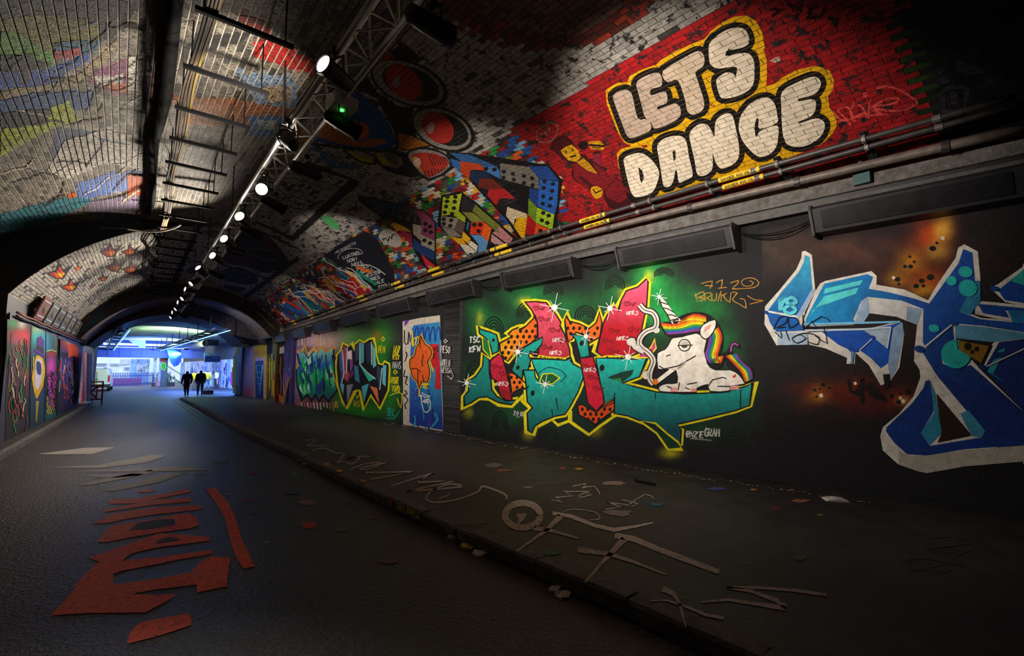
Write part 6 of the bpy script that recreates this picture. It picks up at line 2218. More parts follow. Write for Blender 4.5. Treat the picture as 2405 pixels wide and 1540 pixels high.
# ---------------------------------------------------------------- hanging cable rack left of the truss
LZ = 5.1
rack = empty('cable_rack', (0.2, 8, LZ), 'row of dark cantilever arms hung from the vault carrying cables', 'cable rack')
RXf = pchip([2, 4.8, 7, 9.5, 13.3, 20, 31], [.26, .2, .12, .06, .03, -.08, -.28])
starts = [(482, 28), (453, 161), (432, 256), (415, 327), (406, 383), (394, 431), (389, 470), (383, 504)]
ya = [float(v) for v in hit_z(starts, LZ)[:, 1]]
ya = ya + [ya[-1] + (ya[-1] - ya[-2]) * 1.0 + i * 1.1 for i in range(12)]
ya = [q for q in ya if q < 25.6]
for i, y in enumerate(ya):
    x = float(RXf(y))
    mb = MB()
    zz = min(LZ, float(vault_z(x, y)) - .12)
    mb.box((x - .05, y - .022, zz - .02), (x + .80, y + .022, zz + .022))
    mb.build('arm', M_CABLE, rack)
    for dx in (.72, .02):
        mb = MB()
        mb.tube([(x + dx, y, zz), (x + dx, y, float(vault_z(x + dx, y)) + .02)], .009, 5)
        mb.build('drop_rod', M_CABLE, rack)
r8 = random.Random(2)
for i in range(4):
    mb = MB()
    ph = r8.uniform(0, 6)
    hi_ = 14.2
    ysl = np.arange(1.5, hi_, .3)
    mb.tube([(float(RXf(float(y))) + .02 + .03 * i + .018 * math.sin(y * 1.7 + ph), float(y), min(LZ, float(vault_z(float(RXf(float(y))), float(y))) - .12) + .04 + .02 * math.sin(y * 2.3 + ph)) for y in ysl], .015, 6)
    tag(mb.build('tan_cable', M_YARN if i < 3 else mat('cable_yellow', (.3, .2, .03), rough=.6)), ['tan cable lying on the near end of the cable rack, leftmost', 'second tan cable from the left on the cable rack', 'third tan cable from the left on the cable rack', 'yellow cable on the cable rack'][i], 'cable', 'cables on the near rack')
for i in range(4):
    mb = MB()
    ph = r8.uniform(0, 6)
    ysl = np.arange(14.0, 25.6, .3)
    mb.tube([(float(RXf(float(y))) - .1 + .05 * i + .05 * math.sin(y * 3.1 + ph), float(y), min(LZ, float(vault_z(float(RXf(float(y))), float(y))) - .12) + .03 + .03 * math.sin(y * 2.3 + ph)) for y in ysl], .018, 6)
    tag(mb.build('black_cable', M_CABLE), ['black cable at the left side of the far cable rack', 'second black cable of the far rack', 'third black cable of the far rack', 'black cable nearest the truss on the far rack'][i], 'cable', 'cables on the far rack')
# cable shadow built as a thick black tube on the vault left of the rack
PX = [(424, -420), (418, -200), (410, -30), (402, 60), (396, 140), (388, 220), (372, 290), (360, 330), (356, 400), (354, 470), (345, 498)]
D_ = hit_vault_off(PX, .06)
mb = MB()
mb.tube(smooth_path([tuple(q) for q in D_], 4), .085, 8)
tag(mb.build('cable_shadow_tube', M_CABLE, smooth=True), 'thick black tube standing in for the cable shadow on the vault left of the cable rack', 'duct')
# curved rail where the rack meets the step
P = hit_z([(300, 538), (340, 543), (378, 543), (410, 535), (425, 527)], 4.95)
mb = MB()
mb.tube(smooth_path([tuple(q) for q in P], 4), .02, 6)
tag(mb.build('curved_rail', M_YARN), 'tan curved rail at the end of the near cable rack', 'rail')
mb = MB()
q = hit_z([(235, 500), (300, 540)], 5.0)
mb.tube([tuple(hit_z([(235, 535)], 4.95)[0]), tuple(hit_z([(300, 538)], 4.95)[0])], .014, 5)
tag(mb.build('thin_rail', M_DARK), 'thin dark rod reaching left from the curved rail', 'rail')
# ================================================================ left hoarding
kL = K(0, 700, .1948)
S_LWF = Plane((XW, 0, 0), (1, 0, 0), L=9)
r9 = random.Random(21)
y = YA + .02
while y < 29.3:
    mb = MB()
    d = r9.uniform(0, .003)
    mb.box((XW - .03, y, .1), (XW - d, y + .285, 3.02))
    mb.build('plank', mat('plank_dark', (.03, .026, .034), rough=.55, noise=.5, nscale=8, bump=.3), wall_l)
    y += .297
spots = [(30, 760, 14, 14, '#2a7a3c', .9), (52, 755, 9, 16, '#c8bfb4', .9), (45, 785, 26, 12, '#9a1a12', .95), (40, 800, 14, 10, '#a02a5a', .7), (60, 795, 10, 18, '#c01a2a', .8), (50, 830, 20, 24, '#2a5a24', .8), (30, 850, 14, 24, '#1c4020', .8), (60, 880, 10, 14, '#7a3a1a', .7), (35, 905, 24, 20, '#3a1030', .8), (40, 950, 30, 40, '#10301c', .8)]
p = Paint(S_LWF)
p.fill(kL((85, 250), (365, 320), (330, 1600), (60, 1720), (70, 1000)), field('#1c1216', spots, 2), 0)
p.done('painted_board', wall_l, 'dark red green and purple painting on the boards nearest the viewer')
spots = [(85, 790, 14, 24, '#18a0a0', .9), (95, 770, 20, 12, '#c8c81c', .5), (105, 800, 12, 30, '#1f9ab8', .9), (88, 860, 14, 30, '#1c6a98', .9), (90, 930, 16, 40, '#0e3c6a', .9), (128, 775, 12, 16, '#20a8a0', .9), (140, 795, 6, 24, '#c0b81c', .8), (112, 850, 4, 60, '#1c5a98', .6), (120, 970, 14, 16, '#1a7a8a', .7)]
p = Paint(S_LWF)
p.fill(kL((385, 330), (725, 500), (690, 1420), (330, 1580)), field('#12303c', spots, 3), 0)
p.done('painted_board', wall_l, 'cyan and blue painted boards behind the top-hatted head')
p = Paint(S_LW)
p.fill(kL((430, 690), (520, 730), (550, 860), (520, 1060), (450, 1220), (400, 1130), (375, 960), (395, 800)), '#c8a020', 2, smooth=2)
p.fill(kL((440, 730), (500, 760), (500, 960), (460, 1090), (415, 1060), (420, 850)), '#c0b8c8', 3, smooth=2)
p.fill(kL((435, 760), (490, 790), (490, 920), (440, 900)), '#1c2c6a', 4, smooth=2)
p.fill(kL((430, 1240), (465, 1240), (440, 1500), (430, 1480)), '#b09018', 2)
p.stroke(kL((430, 690), (395, 800), (375, 960), (400, 1130), (450, 1220), (520, 1060), (550, 860), (520, 730)), 1.3, '#0c0a10', 5)
p.fill(kL((440, 480), (490, 455), (530, 520), (520, 680), (545, 700), (530, 730), (410, 640), (415, 605), (440, 620)), '#4a1c78', 6)
p.fill(kL((440, 570), (520, 610), (515, 670), (440, 615)), '#15101c', 7)
p.done('painted_head', wall_l, 'yellow head in a purple top hat painted on the cyan boards')
spots = [(120, 860, 8, 22, '#c83cb0', .95), (120, 900, 9, 10, '#a82a4a', .8), (136, 885, 4, 8, '#b03cc0', .8), (120, 940, 9, 26, '#1c5a6a', .8)]
p = Paint(S_LWF)
p.fill(kL((560, 640), (680, 650), (690, 1100), (655, 1420), (550, 1330)), field('#2c1838', spots, 4), 1)
p.stroke(kL((560, 640), (620, 620), (680, 650)), 1.5, '#d8d020', 3)
p.fill(kL((560, 650), (670, 655), (660, 700), (570, 700)), '#8a1420', 2)
for i in range(12):
    x = 565 + (i % 4) * 24
    p.stroke(kL((x, 1120 + (i // 4) * 90), (x + 14, 1150 + (i // 4) * 90), (x, 1190 + (i // 4) * 90), (x + 18, 1215 + (i // 4) * 90)), 2, '#c8c018', 4)
p.done('painted_board', wall_l, 'magenta painted boards with yellow scrawl below')
spots = [(150, 845, 10, 30, '#2c3c90', .9), (170, 860, 14, 30, '#4a3a90', .9), (150, 920, 12, 40, '#4a3a60', .8), (172, 930, 14, 40, '#3a3058', .8), (168, 812, 10, 14, '#d84a14', .95), (182, 830, 5, 18, '#e05a18', .9), (150, 805, 6, 14, '#a01c14', .8), (160, 800, 5, 10, '#e0d8d0', .4)]
p = Paint(S_LWF)
p.fill(kL((690, 470), (950, 580), (945, 1150), (905, 1300), (690, 1415), (700, 1000)), field('#221a34', spots, 5), 0)
p.fill(kL((715, 650), (820, 655), (815, 730), (715, 740)), '#14122a', 2)
p.fill(kL((815, 560), (945, 600), (940, 720), (870, 690), (825, 720)), '#e0521a', 2)
for i in range(26):
    x = r9.uniform(700, 930)
    p.stroke(kL((x, r9.uniform(700, 900)), (x + r9.uniform(-8, 8), r9.uniform(950, 1280))), .8, r9.choice(['#6a5ac0', '#9a90b8', '#241a40', '#c05ab0']), 3)
p.done('painted_board', wall_l, 'orange topped and violet streaked boards at the far end')
for x_ in (365, 545, 690):
    p = Paint(S_LW)
    p.stroke(kL((x_ + 5, 330), (x_ - 12, 1560)), 1.6, '#0a080a', 8)
    p.done('board_joint', wall_l)
PZB = [((90, 330), (340, 1640), ['#c01c2a', '#2a8a3c', '#7a2a6a', '#d8c8b8', '#0c0a0c', '#1c5a2c', '#c86a2a', '#a81c5a', '#0c0a0c']), ((385, 540), (340, 1560), ['#1cb0c0', '#0c1c3a', '#c8c81c', '#1c6aa8', '#0a1420']), ((560, 680), (700, 1350), ['#e048c8', '#1c1438', '#c82a4a', '#8a3ac0', '#0c0a14']), ((700, 940), (520, 1300), ['#4a4ac0', '#a89ad0', '#15102a', '#e0521a', '#7a6ab0', '#2a3a98', '#c8c0d0'])]
for gi, ((xa, xb), (za, zb), cols) in enumerate(PZB):
    p = Paint(S_LW)
    for i in range(54):
        x = r9.uniform(xa + 8, xb - 8)
        a = r9.uniform(za + (x - 90) * .3, zb - 200)
        q = [(x, a)]
        for _ in range(r9.randrange(2, 5)):
            q.append((min(xb - 4, max(xa + 4, q[-1][0] + r9.uniform(-26, 26))), q[-1][1] + r9.uniform(20, 90)))
        if gi == 1 and 400 < x < 545:
            continue
        p.stroke(kL(*q), r9.uniform(.8, 2.2), r9.choice(cols), 9 + i % 3, smooth=2)
    p.done('paint_lines', wall_l, ['tangled outlines on the nearest left boards', 'thin drips on the cyan boards', 'scribbled lines on the magenta boards', 'violet and white drips on the far boards'][gi])
# frieze panels, leaning on the springing
for i in range(9):
    y0 = 17.2 + i * 1.42
    M = Matrix.Translation((XW + .04, y0, 3.12)) @ Matrix.Rotation(math.radians(18), 4, 'Y')
    t = empty('ledge_panel', (XW, y0, 3.1), f'square metal panel leaning above the left boards, {["nearest to the viewer", "second", "third", "fourth", "fifth", "sixth", "seventh", "eighth", "farthest"][i]} of the row', 'panel', 'panels above the left boards')
    mb = MB()
    mb.box((-.02, 0, 0), (.02, 1.2, .62), M)
    mb.build('plate', mat('panel_grey', (.06, .058, .055), rough=.6, noise=.5, nscale=6) if i else mat('panel_red', (.12, .015, .01), rough=.6), t)
    for a, b in (((0.08, .08), (1.12, .12)), ((.08, .5), (1.12, .54)), ((.08, .08), (.12, .54)), ((1.08, .08), (1.12, .54))):
        mb = MB()
        mb.box((.02, a[0], a[1]), (.032, b[0], b[1]), M)
        mb.build('frame_bar', mat('panel_line', (.3, .3, .28), rough=.7), t)
    mb = MB()
    pr = [(.25, .2), (.4, .42), (.5, .25), (.62, .42), (.75, .2), (.9, .42)]
    mb.tube([M @ Vector((.03, a, b)) for a, b in pr], .014, 4)
    mb.build('scribble', mat('panel_line', (.3, .3, .28)), t)
for i, (z, c) in enumerate(((2.98, M_PIPED), (3.06, mat('rust', (.16, .05, .02), rough=.8, noise=.5)))):
    mb = MB()
    mb.tube([(XW + .06, float(v), z + .01 * math.sin(v * 3)) for v in np.arange(YA + .3, 30.4, .5)], .028, 7)
    tag(mb.build('wall_pipe', c, smooth=True), ['dark pipe along the top of the left boards', 'rusty pipe just above the dark one on the left'][i], 'pipe')
# far left pillar beyond the dark doorway
mb = MB()
mb.box((-3.4, 31.6, 0), (-2.22, 33.0, 3.4))
pil = tag(mb.build('wall_pillar', mat('pillar_pale', (.3, .26, .28), rough=.7, noise=.5, nscale=4)), 'paint dripped pillar at the end of the left boards', kind='structure')
S_PL = Plane((0, 31.6, 0), (0, -1, 0), L=14)
S_PL2 = Plane((-2.22, 0, 0), (1, 0, 0), L=14)
p = Paint(S_PL2)
for i, c in enumerate(['#c8387a', '#e0a080', '#d8d0c8', '#a03a9a', '#e06a3a', '#c8c0c0', '#5a3a9a']):
    x = 1000 + i * 15
    p.fill(kL((x, 650 + i * 5), (x + 15, 650 + i * 5), (x + 12, 1240), (x - 2, 1250)), c, 1)
p.done('paint_drips', pil, 'pink white and orange paint drips')
# red trestle
t = empty('trestle_barrier', (-2.3, 31.2, 0), 'red metal trestle barrier standing by the far left pillar', 'barrier')
M_RED = mat('red_metal', (.5, .03, .012), rough=.45)
for a, b in (((-2.55, 31.0, 1.15), (-1.75, 31.0, 1.15)), ((-2.55, 31.0, .28), (-1.75, 31.0, .28)), ((-2.55, 31.0, .95), (-1.75, 31.0, .95)), ((-1.78, 31.0, .0), (-1.78, 31.0, 1.15)), ((-2.52, 31.0, 0), (-2.52, 31.0, 1.15)), ((-2.5, 31.0, .3), (-1.95, 31.0, .95)), ((-2.5, 31.0, .95), (-1.95, 31.0, .3)), ((-2.0, 31.0, 0.28), (-2.0, 31.35, 1.0))):
    mb = MB()
    mb.tube([a, b], .04, 6)
    mb.build('bar', M_RED, t)

# ================================================================ far right pillars and niche
class RWallOff(RWall):
    def __init__(s, off, L=60):
        s.nrm, s.L, s.off = np.array((-1., 0, 0)), L, off

    def hit(s, px):
        D = px2dir(px)
        y = np.full(len(D), 20.0)
        for _ in range(30):
            t = (XR(y) - s.off) / D[:, 0]
            y = y * .35 + t * D[:, 1] * .65
        t = (XR(y) - s.off) / D[:, 0]
        return CAM + t[:, None] * D


S_PIL = RWallOff(.14, 14)


def pillar(xl, xr, col, name_label, paints, top=3.5):
    y0 = float(S_PIL.hit([(xr, 930)])[0, 1])
    y1 = float(S_PIL.hit([(xl, 930)])[0, 1])
    mb = MB()
    a, b = float(XR(y0)), float(XR(y1))
    q = [(a - .14, y0), (a + .3, y0), (b + .3, y1), (b - .14, y1)]
    for i in range(4):
        j = (i + 1) % 4
        mb.poly([(*q[i], PZ), (*q[j], PZ), (*q[j], top), (*q[i], top)])
    mb.poly([(*v, top) for v in q])
    o = tag(mb.build('wall_pillar', mat('pillar_' + name_label[:12].replace(' ', '_'), col, rough=.6, noise=.5, nscale=6)), name_label, kind='structure')
    p = Paint(S_PIL)
    paints(p)
    p.done('pillar_paint', o)
    return o


def streaks(xl, xr, y0, y1, cols, n, w=1.6, seed=1, layer=1):
    def f(p):
        rr = random.Random(seed)
        for i in range(n):
            x = xl + (xr - xl) * (i + .5) / n
            a, b = rr.uniform(y0, y0 + (y1 - y0) * .5), rr.uniform(y0 + (y1 - y0) * .5, y1)
            p.stroke([(x, a), (x + rr.uniform(-1, 1), (a + b) / 2), (x, b)], w + rr.uniform(0, 1.2), rr.choice(cols), layer + i % 3)
    return f


pillar(665, 684, hexc('#3c3468'), 'violet painted pillar left of the wildstyle pieces', streaks(666, 683, 815, 950, ['#7a6ac8', '#b8b0d8', '#3a2c78', '#c04a9a', '#5a5ab0'], 16, seed=2))
pillar(634, 645, hexc('#4a4a14'), 'yellow and green painted pillar', streaks(634, 645, 828, 940, ['#c8b814', '#2a7a2c', '#c04a14', '#1a1a10', '#d8c81c'], 12, seed=3))
pillar(555, 563, hexc('#4a5a90'), 'pale blue painted pillar at the far end of the right wall', streaks(555, 563, 830, 925, ['#8ab0e8', '#c0c8e8', '#3a5ab0', '#2a3a80'], 9, seed=4))
pillar(546, 554, hexc('#b89a10'), 'yellow painted end post of the right wall', streaks(546, 554, 835, 922, ['#d8b810', '#e8d020', '#a88a10', '#2a2a14'], 7, seed=5))
p = Paint(S_RWF)
p.fill([(571, 818), (597, 812), (597, 936), (571, 930)], field('#a884b8', [(577, 820, 6, 10, '#e0901c', .9), (583, 815, 4, 12, '#c01c2a', .9), (590, 818, 6, 16, '#5a4ac0', .9), (575, 880, 5, 22, '#d8681c', .7), (590, 870, 8, 26, '#c8b8e0', .9), (582, 925, 10, 14, '#c82a4a', .9), (592, 930, 6, 12, '#d83a6a', .8), (590, 905, 5, 8, '#2a2a6a', .6)], 7), 1)
p.done('painted_panel', wall_r, 'pink and violet painted panel between the far pillars')
p = Paint(S_RWF)
p.fill([(597, 812), (627, 808), (626, 941), (597, 936)], field('#d8a81c', [(602, 830, 6, 8, '#c85a1c', .5)], 8), 1)
p.fill([(600, 845), (607, 836), (612, 842), (617, 834), (621, 846), (621, 938), (599, 935)], '#b8a0d8', 2)
p.fill([(600, 848), (619, 846), (619, 938), (600, 934)], vgrad(848, '#1c50a8', 935, '#0c1f78'), 3)
for q in [[(602, 858), (617, 857), (610, 925), (602, 858)], [(603, 874), (615, 874)], [(605, 887), (613, 887)], [(606, 901), (612, 901)]]:
    p.stroke(q, 1.6, '#6ac8ec', 4)
p.done('painted_panel', wall_r, 'blue panel with a pale inverted triangle in a yellow surround')
p = Paint(S_RWF)
p.fill([(627, 830), (634, 828), (634, 944), (627, 941)], field('#2a2810', [(630, 860, 3, 20, '#b8a414', .8), (630, 900, 3, 20, '#a89414', .8)], 9), 1)
p.fill([(646, 832), (664, 826), (664, 950), (646, 946)], '#0d0b0c', 1)
p.fill([(646, 820), (668, 812), (668, 828), (646, 834)], '#a8a09c', 2)
p.stroke([(652, 842), (654, 870), (652, 900), (655, 935)], 2, '#a01c1c', 3)
p.stroke([(660, 838), (658, 870), (661, 900), (658, 944)], 2, '#c04a1a', 3)
p.fill([(655, 925), (664, 930), (664, 948), (656, 944)], '#d85a14', 3)
p.done('painted_niche', wall_r, 'dark niche with red outlines between the far pillars')
# leaning board
P = S_PIL.hit([(675, 950), (683, 952)])
t0, t1 = Vector(P[0]), Vector(P[1])
mb = MB()
a = Vector((t0.x - .22, t0.y + .1, PZ))
M = Matrix.Translation(a) @ Matrix.Rotation(.16, 4, 'Y')
mb.prism([(-.3, 0), (-.02, 0), (.06, 1.25), (-.42, 1.3)], -.02, .02, M)
tag(mb.build('leaning_board', mat('plywood', (.28, .14, .05), rough=.7, noise=.4, nscale=5)), 'tapered brown board leaning against the violet pillar', 'board')

# black ragged strip between doorway and teal piece
S_ST = RWallOff(.0, 20)
ya_, yb_ = float(S_RW.hit([(1084, 900)])[0, 1]), float(S_RW.hit([(1043, 900)])[0, 1])
mb = MB()
n = 60
for i in range(n):
    z0, z1 = PZ + 3.5 * i / n, PZ + 3.5 * (i + 1) / n
    o0 = .02 + .02 * r9.random()
    mb.poly([(float(XR(ya_)) - .004, ya_, z0), (float(XR(ya_)) - o0, ya_ + .1, z0 + .01), (float(XR(ya_)) - o0 * .6, ya_ + .1, z1), (float(XR(ya_)) - .004, ya_, z1)])
    mb.poly([(float(XR(ya_)) - o0, ya_ + .1, z0 + .01), (float(XR(yb_)) - o0, yb_, z0 + .01), (float(XR(yb_)) - o0 * .6, yb_, z1), (float(XR(ya_)) - o0 * .6, ya_ + .1, z1)])
tag(mb.build('ragged_strip', mat('tar_black', (.008, .008, .01), rough=.45), wall_r), 'rough black strip of ridged tar between the doorway and the teal piece')
# right wall end return
mb = MB()
mb.poly([(float(XR(37.6)), 37.6, 0), (float(XR(37.6)) + 3, 37.6, 0), (float(XR(37.6)) + 3, 37.6, 4), (float(XR(37.6)), 37.6, 4)])
tag(mb.build('wall_right_end', M_WALL), kind='structure')

# ================================================================ the hall beyond, lit blue
CA = arch_pts(-7.5, 3.1, 9.0, 3.3, 5.0)
M_HALLV = mat('hall_vault', (.3, .38, .26), rough=.7, noise=.6, nscale=1.2, bump=.3)
hall_v = soffit('ceiling_hall', CA, YD + .01, 59.0, M_HALLV, 'pale green vault of the hall beyond the arches')
face4 = arch_face('wall_hall_face', A3, YD, 5.2, M_ARCH, 'rear face of the inner arch')
mb = MB()
mb.poly([(-7.5, YD, 0), (-7.5, 60, 0), (-7.5, 60, 3.2), (-7.5, YD, 3.2)])
mb.poly([(-7.5, YD, 0), (-2.6, YD, 0), (-2.6, YD, 4), (-7.5, YD, 4)])
tag(mb.build('wall_hall_left', mat('hall_wall', (.14, .15, .22), rough=.7, noise=.4)), 'left wall of the hall beyond', kind='structure')
# right hall wall: upright painted panels
A_, B_ = np.array([7.1, 42.0]), np.array([3.3, 75.0])
hallw = tag(empty('wall_hall_right', (0, 0, 0)), 'row of upright white and blue painted panels in the hall beyond', kind='structure')
nP = 22
for i in range(nP):
    a, b = A_ + (B_ - A_) * i / nP, A_ + (B_ - A_) * (i + .985) / nP
    mb = MB()
    d = .03 * (i % 2)
    q = [(a[0] - d, a[1]), (a[0] + .15, a[1]), (b[0] + .15, b[1]), (b[0] - d, b[1])]
    for k in range(4):
        j = (k + 1) % 4
        mb.poly([(*q[k], 0), (*q[j], 0), (*q[j], 2.75), (*q[k], 2.75)])
    mb.build('wall_panel', [mat('panel_white', (.55, .58, .68), rough=.6, noise=.5, nscale=3), mat('panel_bluish', (.22, .32, .6), rough=.6, noise=.7, nscale=3), mat('panel_lilac', (.4, .36, .6), rough=.6, noise=.6, nscale=3)][r9.randrange(3)], hallw)
S_HW = Plane((A_[0] - .05, A_[1], 0), np.array([-(B_ - A_)[1], (B_ - A_)[0], 0]) / np.hypot(*(B_ - A_)), L=20)
p = Paint(S_HW)
for i in range(60):
    x, y_ = r9.uniform(435, 542), r9.uniform(850, 895)
    p.stroke([(x, y_), (x + r9.uniform(-3, 3), y_ + r9.uniform(8, 22))], r9.uniform(.8, 2.4), r9.choice(['#e4e8f8', '#3a62d0', '#1c3a98', '#8ab0f0', '#c8a0e0', '#6a90e8', '#203078']), 1 + i % 3)
p.fill([(541, 875), (545, 872), (545, 905), (541, 903)], '#b02a9a', 4)
p.done('painted_streaks', hallw, 'blue and white graffiti streaks on the panels')
mb = MB()
mb.poly([(A_[0], A_[1], 2.75), (A_[0] + 2, A_[1], 2.75), (B_[0] + 4, B_[1], 2.75), (B_[0], B_[1], 2.75)])
mb.poly([(A_[0] + .2, A_[1], 2.75), (B_[0] + .2, B_[1], 2.75), (B_[0] + .2, B_[1], 5), (A_[0] + .2, A_[1], 5)])
tag(mb.build('wall_hall_right_upper', mat('hall_dark', (.05, .05, .06), rough=.8, noise=.4)), kind='structure')
# blue girder bridge at the mouth
gird = empty('bridge_girder', (0, 59.6, 3), 'deep blue steel girder across the mouth of the hall', 'girder')
M_GB = mat('girder_blue', (.012, .03, .14), rough=.5)
mb = MB()
mb.box((-9, 59.4, 3.02), (4.6, 59.6, 3.85))
mb.build('web_plate', M_GB, gird)
mb = MB()
mb.box((-9, 59.3, 3.85), (4.6, 59.7, 3.93))
mb.build('top_flange', M_GB, gird)
mb = MB()
mb.box((-9, 59.3, 2.96), (4.6, 59.7, 3.02))
mb.build('bottom_flange', M_GB, gird)
for i in range(14):
    mb = MB()
    mb.box((-7.5 + i * .85, 59.33, 3.02), (-7.45 + i * .85, 59.4, 3.85))
    mb.build('stiffener', M_GB, gird)
# strip-lit signs above the girder
mb = MB()
mb.box((-3.6, 59.0, 4.15), (2.0, 59.1, 4.35))
tag(mb.build('light_strip', mat('strip_lit', (.6, .7, 1), emit=(.45, .62, 1), estr=1.2)), 'broken white strip light above the blue girder', 'light')
mb = MB()
mb.box((-9, 59.05, 4.0), (4.6, 59.2, 4.7))
tag(mb.build('wall_above_girder', mat('hall_blue', (.03, .05, .13), rough=.7)), 'dark blue wall above the girder', kind='structure')
Q = Plane((0, 58.9, 0), (0, -1, 0), L=40)
mb = MB()
w = Q.hit([(302, 799), (342, 799), (342, 818), (330, 816)])
back = w + np.array([0, .06, 0])
mb.poly([tuple(v) for v in w])
mb.poly([tuple(v) for v in back][::-1])
for i in range(4):
    j = (i + 1) % 4
    mb.poly([tuple(w[i]), tuple(back[i]), tuple(back[j]), tuple(w[j])])
tag(mb.build('white_sheet', mat('sheet', (.7, .75, .9), rough=.6)), 'white triangular sheet hung above the girder', 'sheet')
# court with facade
mb = MB()
mb.poly([(-25, 84, 0), (12, 84, 0), (12, 84, 9), (-25, 84, 9)])
fac = tag(mb.build('wall_facade', mat('facade_white', (.8, .82, .86), rough=.7, noise=.12, nscale=1)), 'bright white building front across the yard', kind='structure')
S_FC = Plane((0, 83.95, 0), (0, -1, 0), L=40)
kF = K(200, 740, .1497)
for i, (q, c) in enumerate([(((150, 750), (340, 750), (340, 795), (150, 795)), '#8890a8'), (((390, 755), (530, 755), (530, 795), (390, 795)), '#98a0b8'), (((560, 690), (690, 690), (690, 780), (560, 780)), '#c8d0e8'), (((285, 810), (340, 810), (340, 860), (285, 860)), '#7080a0'), (((610, 810), (700, 810), (700, 860), (610, 860)), '#8090b8'), (((205, 850), (255, 850), (255, 890), (205, 890)), '#606a90'), (((725, 690), (790, 690), (790, 800), (725, 800)), '#7a94c8')]):
    w = S_FC.hit(kF(*q))
    mb = MB()
    x0, x1, z0, z1 = w[:, 0].min(), w[:, 0].max(), w[:, 2].min(), w[:, 2].max()
    mb.box((x0, 83.88, z0), (x1, 83.99, z1))
    fr = mb.build('window', mat('win_frame', (.5, .55, .65), rough=.6), fac)
    mb = MB()
    mb.box((x0 + .1, 83.85, z0 + .08), (x1 - .1, 83.9, z1 - .08))
    mb.build('pane', mat('pane_%d' % i, C3(c), rough=.3), fr)
# graffiti screen right of the mouth
mb = MB()
w = Plane((0, 76, 0), (0, -1, 0)).hit(kF((720, 690), (1000, 690), (1000, 900), (720, 900)))
x0, x1, z1 = w[:, 0].min(), w[:, 0].max(), w[:, 2].max()
mb.box((x0, 75.9, 0), (x1, 76.05, z1))
scr = tag(mb.build('painted_screen', mat('screen_blue', (.25, .4, .75), rough=.6, noise=.6, nscale=1.5)), 'pale blue screen with white graffiti strokes in the yard', 'screen')
p = Paint(Plane((0, 75.88, 0), (0, -1, 0), L=30))
for i in range(14):
    x = 322 + i * 1.9
    p.stroke([(x, 852 + r9.uniform(0, 6)), (x + r9.uniform(-2, 2), 868), (x + r9.uniform(-3, 3), 872 + r9.uniform(0, 8))], 1.2, '#e8f0ff', 1)
p.done('paint_strokes', scr)
# posts and painted column
for i, (xx, yy_, ww, c, lb) in enumerate([(361, 62.5, .28, (.45, .5, .7), 'pale blue steel post left of the painted column'), (374.5, 62, .3, (.5, .42, .6), 'pale lilac steel post right of the painted column')]):
    P = Plane((0, yy_, 0), (0, -1, 0)).hit([(xx, 900)])[0]
    mb = MB()
    mb.box((P[0] - ww / 2, yy_ - .12, 0), (P[0] + ww / 2, yy_ + .12, 3.6))
    mb.box((P[0] - ww / 2 - .1, yy_ - .22, 0), (P[0] + ww / 2 + .1, yy_ + .22, .06))
    tag(mb.build('steel_post', mat('post_%d' % i, c, rough=.5, noise=.3)), lb, 'post')
P = Plane((0, 61, 0), (0, -1, 0)).hit([(377, 900), (391, 900)])
mb = MB()
mb.box((P[0][0], 60.8, 0), (P[1][0], 61.5, 3.9))
colm = tag(mb.build('painted_column', mat('column_dark', (.04, .05, .05), rough=.6, noise=.6, nscale=3)), 'dark brick column with a bright green bubble tag', 'column')
p = Paint(Plane((0, 60.79, 0), (0, -1, 0), L=20))
p.fill([(378, 856), (382, 850), (388, 853), (390, 862), (386, 870), (379, 866)], '#2a9a14', 1, smooth=2)
p.stroke([(378, 856), (382, 850), (388, 853), (390, 862), (386, 870), (379, 866)], 1, '#c8d020', 2, closed=True)
p.fill([(378, 842), (390, 842), (390, 850), (378, 849)], '#8a2a14', 1)
p.done('bubble_tag', colm)
# blue tarpaulin
P = Plane((0, 57, 0), (0, -1, 0)).hit([(392, 820), (425, 820), (426, 848), (418, 858), (409, 861), (400, 850)])
mb = MB()
c0 = P.mean(0)
n = len(P)
for i in range(n):
    j = (i + 1) % n
    m1 = (P[i] + P[j]) / 2 + np.array([0, -.06 * (i % 2), 0])
    mb.poly([tuple(P[i]), tuple(m1), tuple(c0 + np.array([0, -.12, 0]))])
    mb.poly([tuple(m1), tuple(P[j]), tuple(c0 + np.array([0, -.12, 0]))])
B2 = P + np.array([0, .1, 0])
for i in range(n):
    j = (i + 1) % n
    mb.poly([tuple(P[i]), tuple(B2[i]), tuple(B2[j]), tuple(P[j])])
tarp = tag(mb.build('tarpaulin', mat('tarp_blue', (.015, .07, .42), rough=.6)), 'bright blue tarpaulin hung in folds under the hall vault', 'tarpaulin')
for q in (P[0], P[1]):
    mb = MB()
    mb.tube([tuple(q), (q[0], q[1], 4.98)], .02, 5)
    mb.build('rope', M_GREY, tarp)
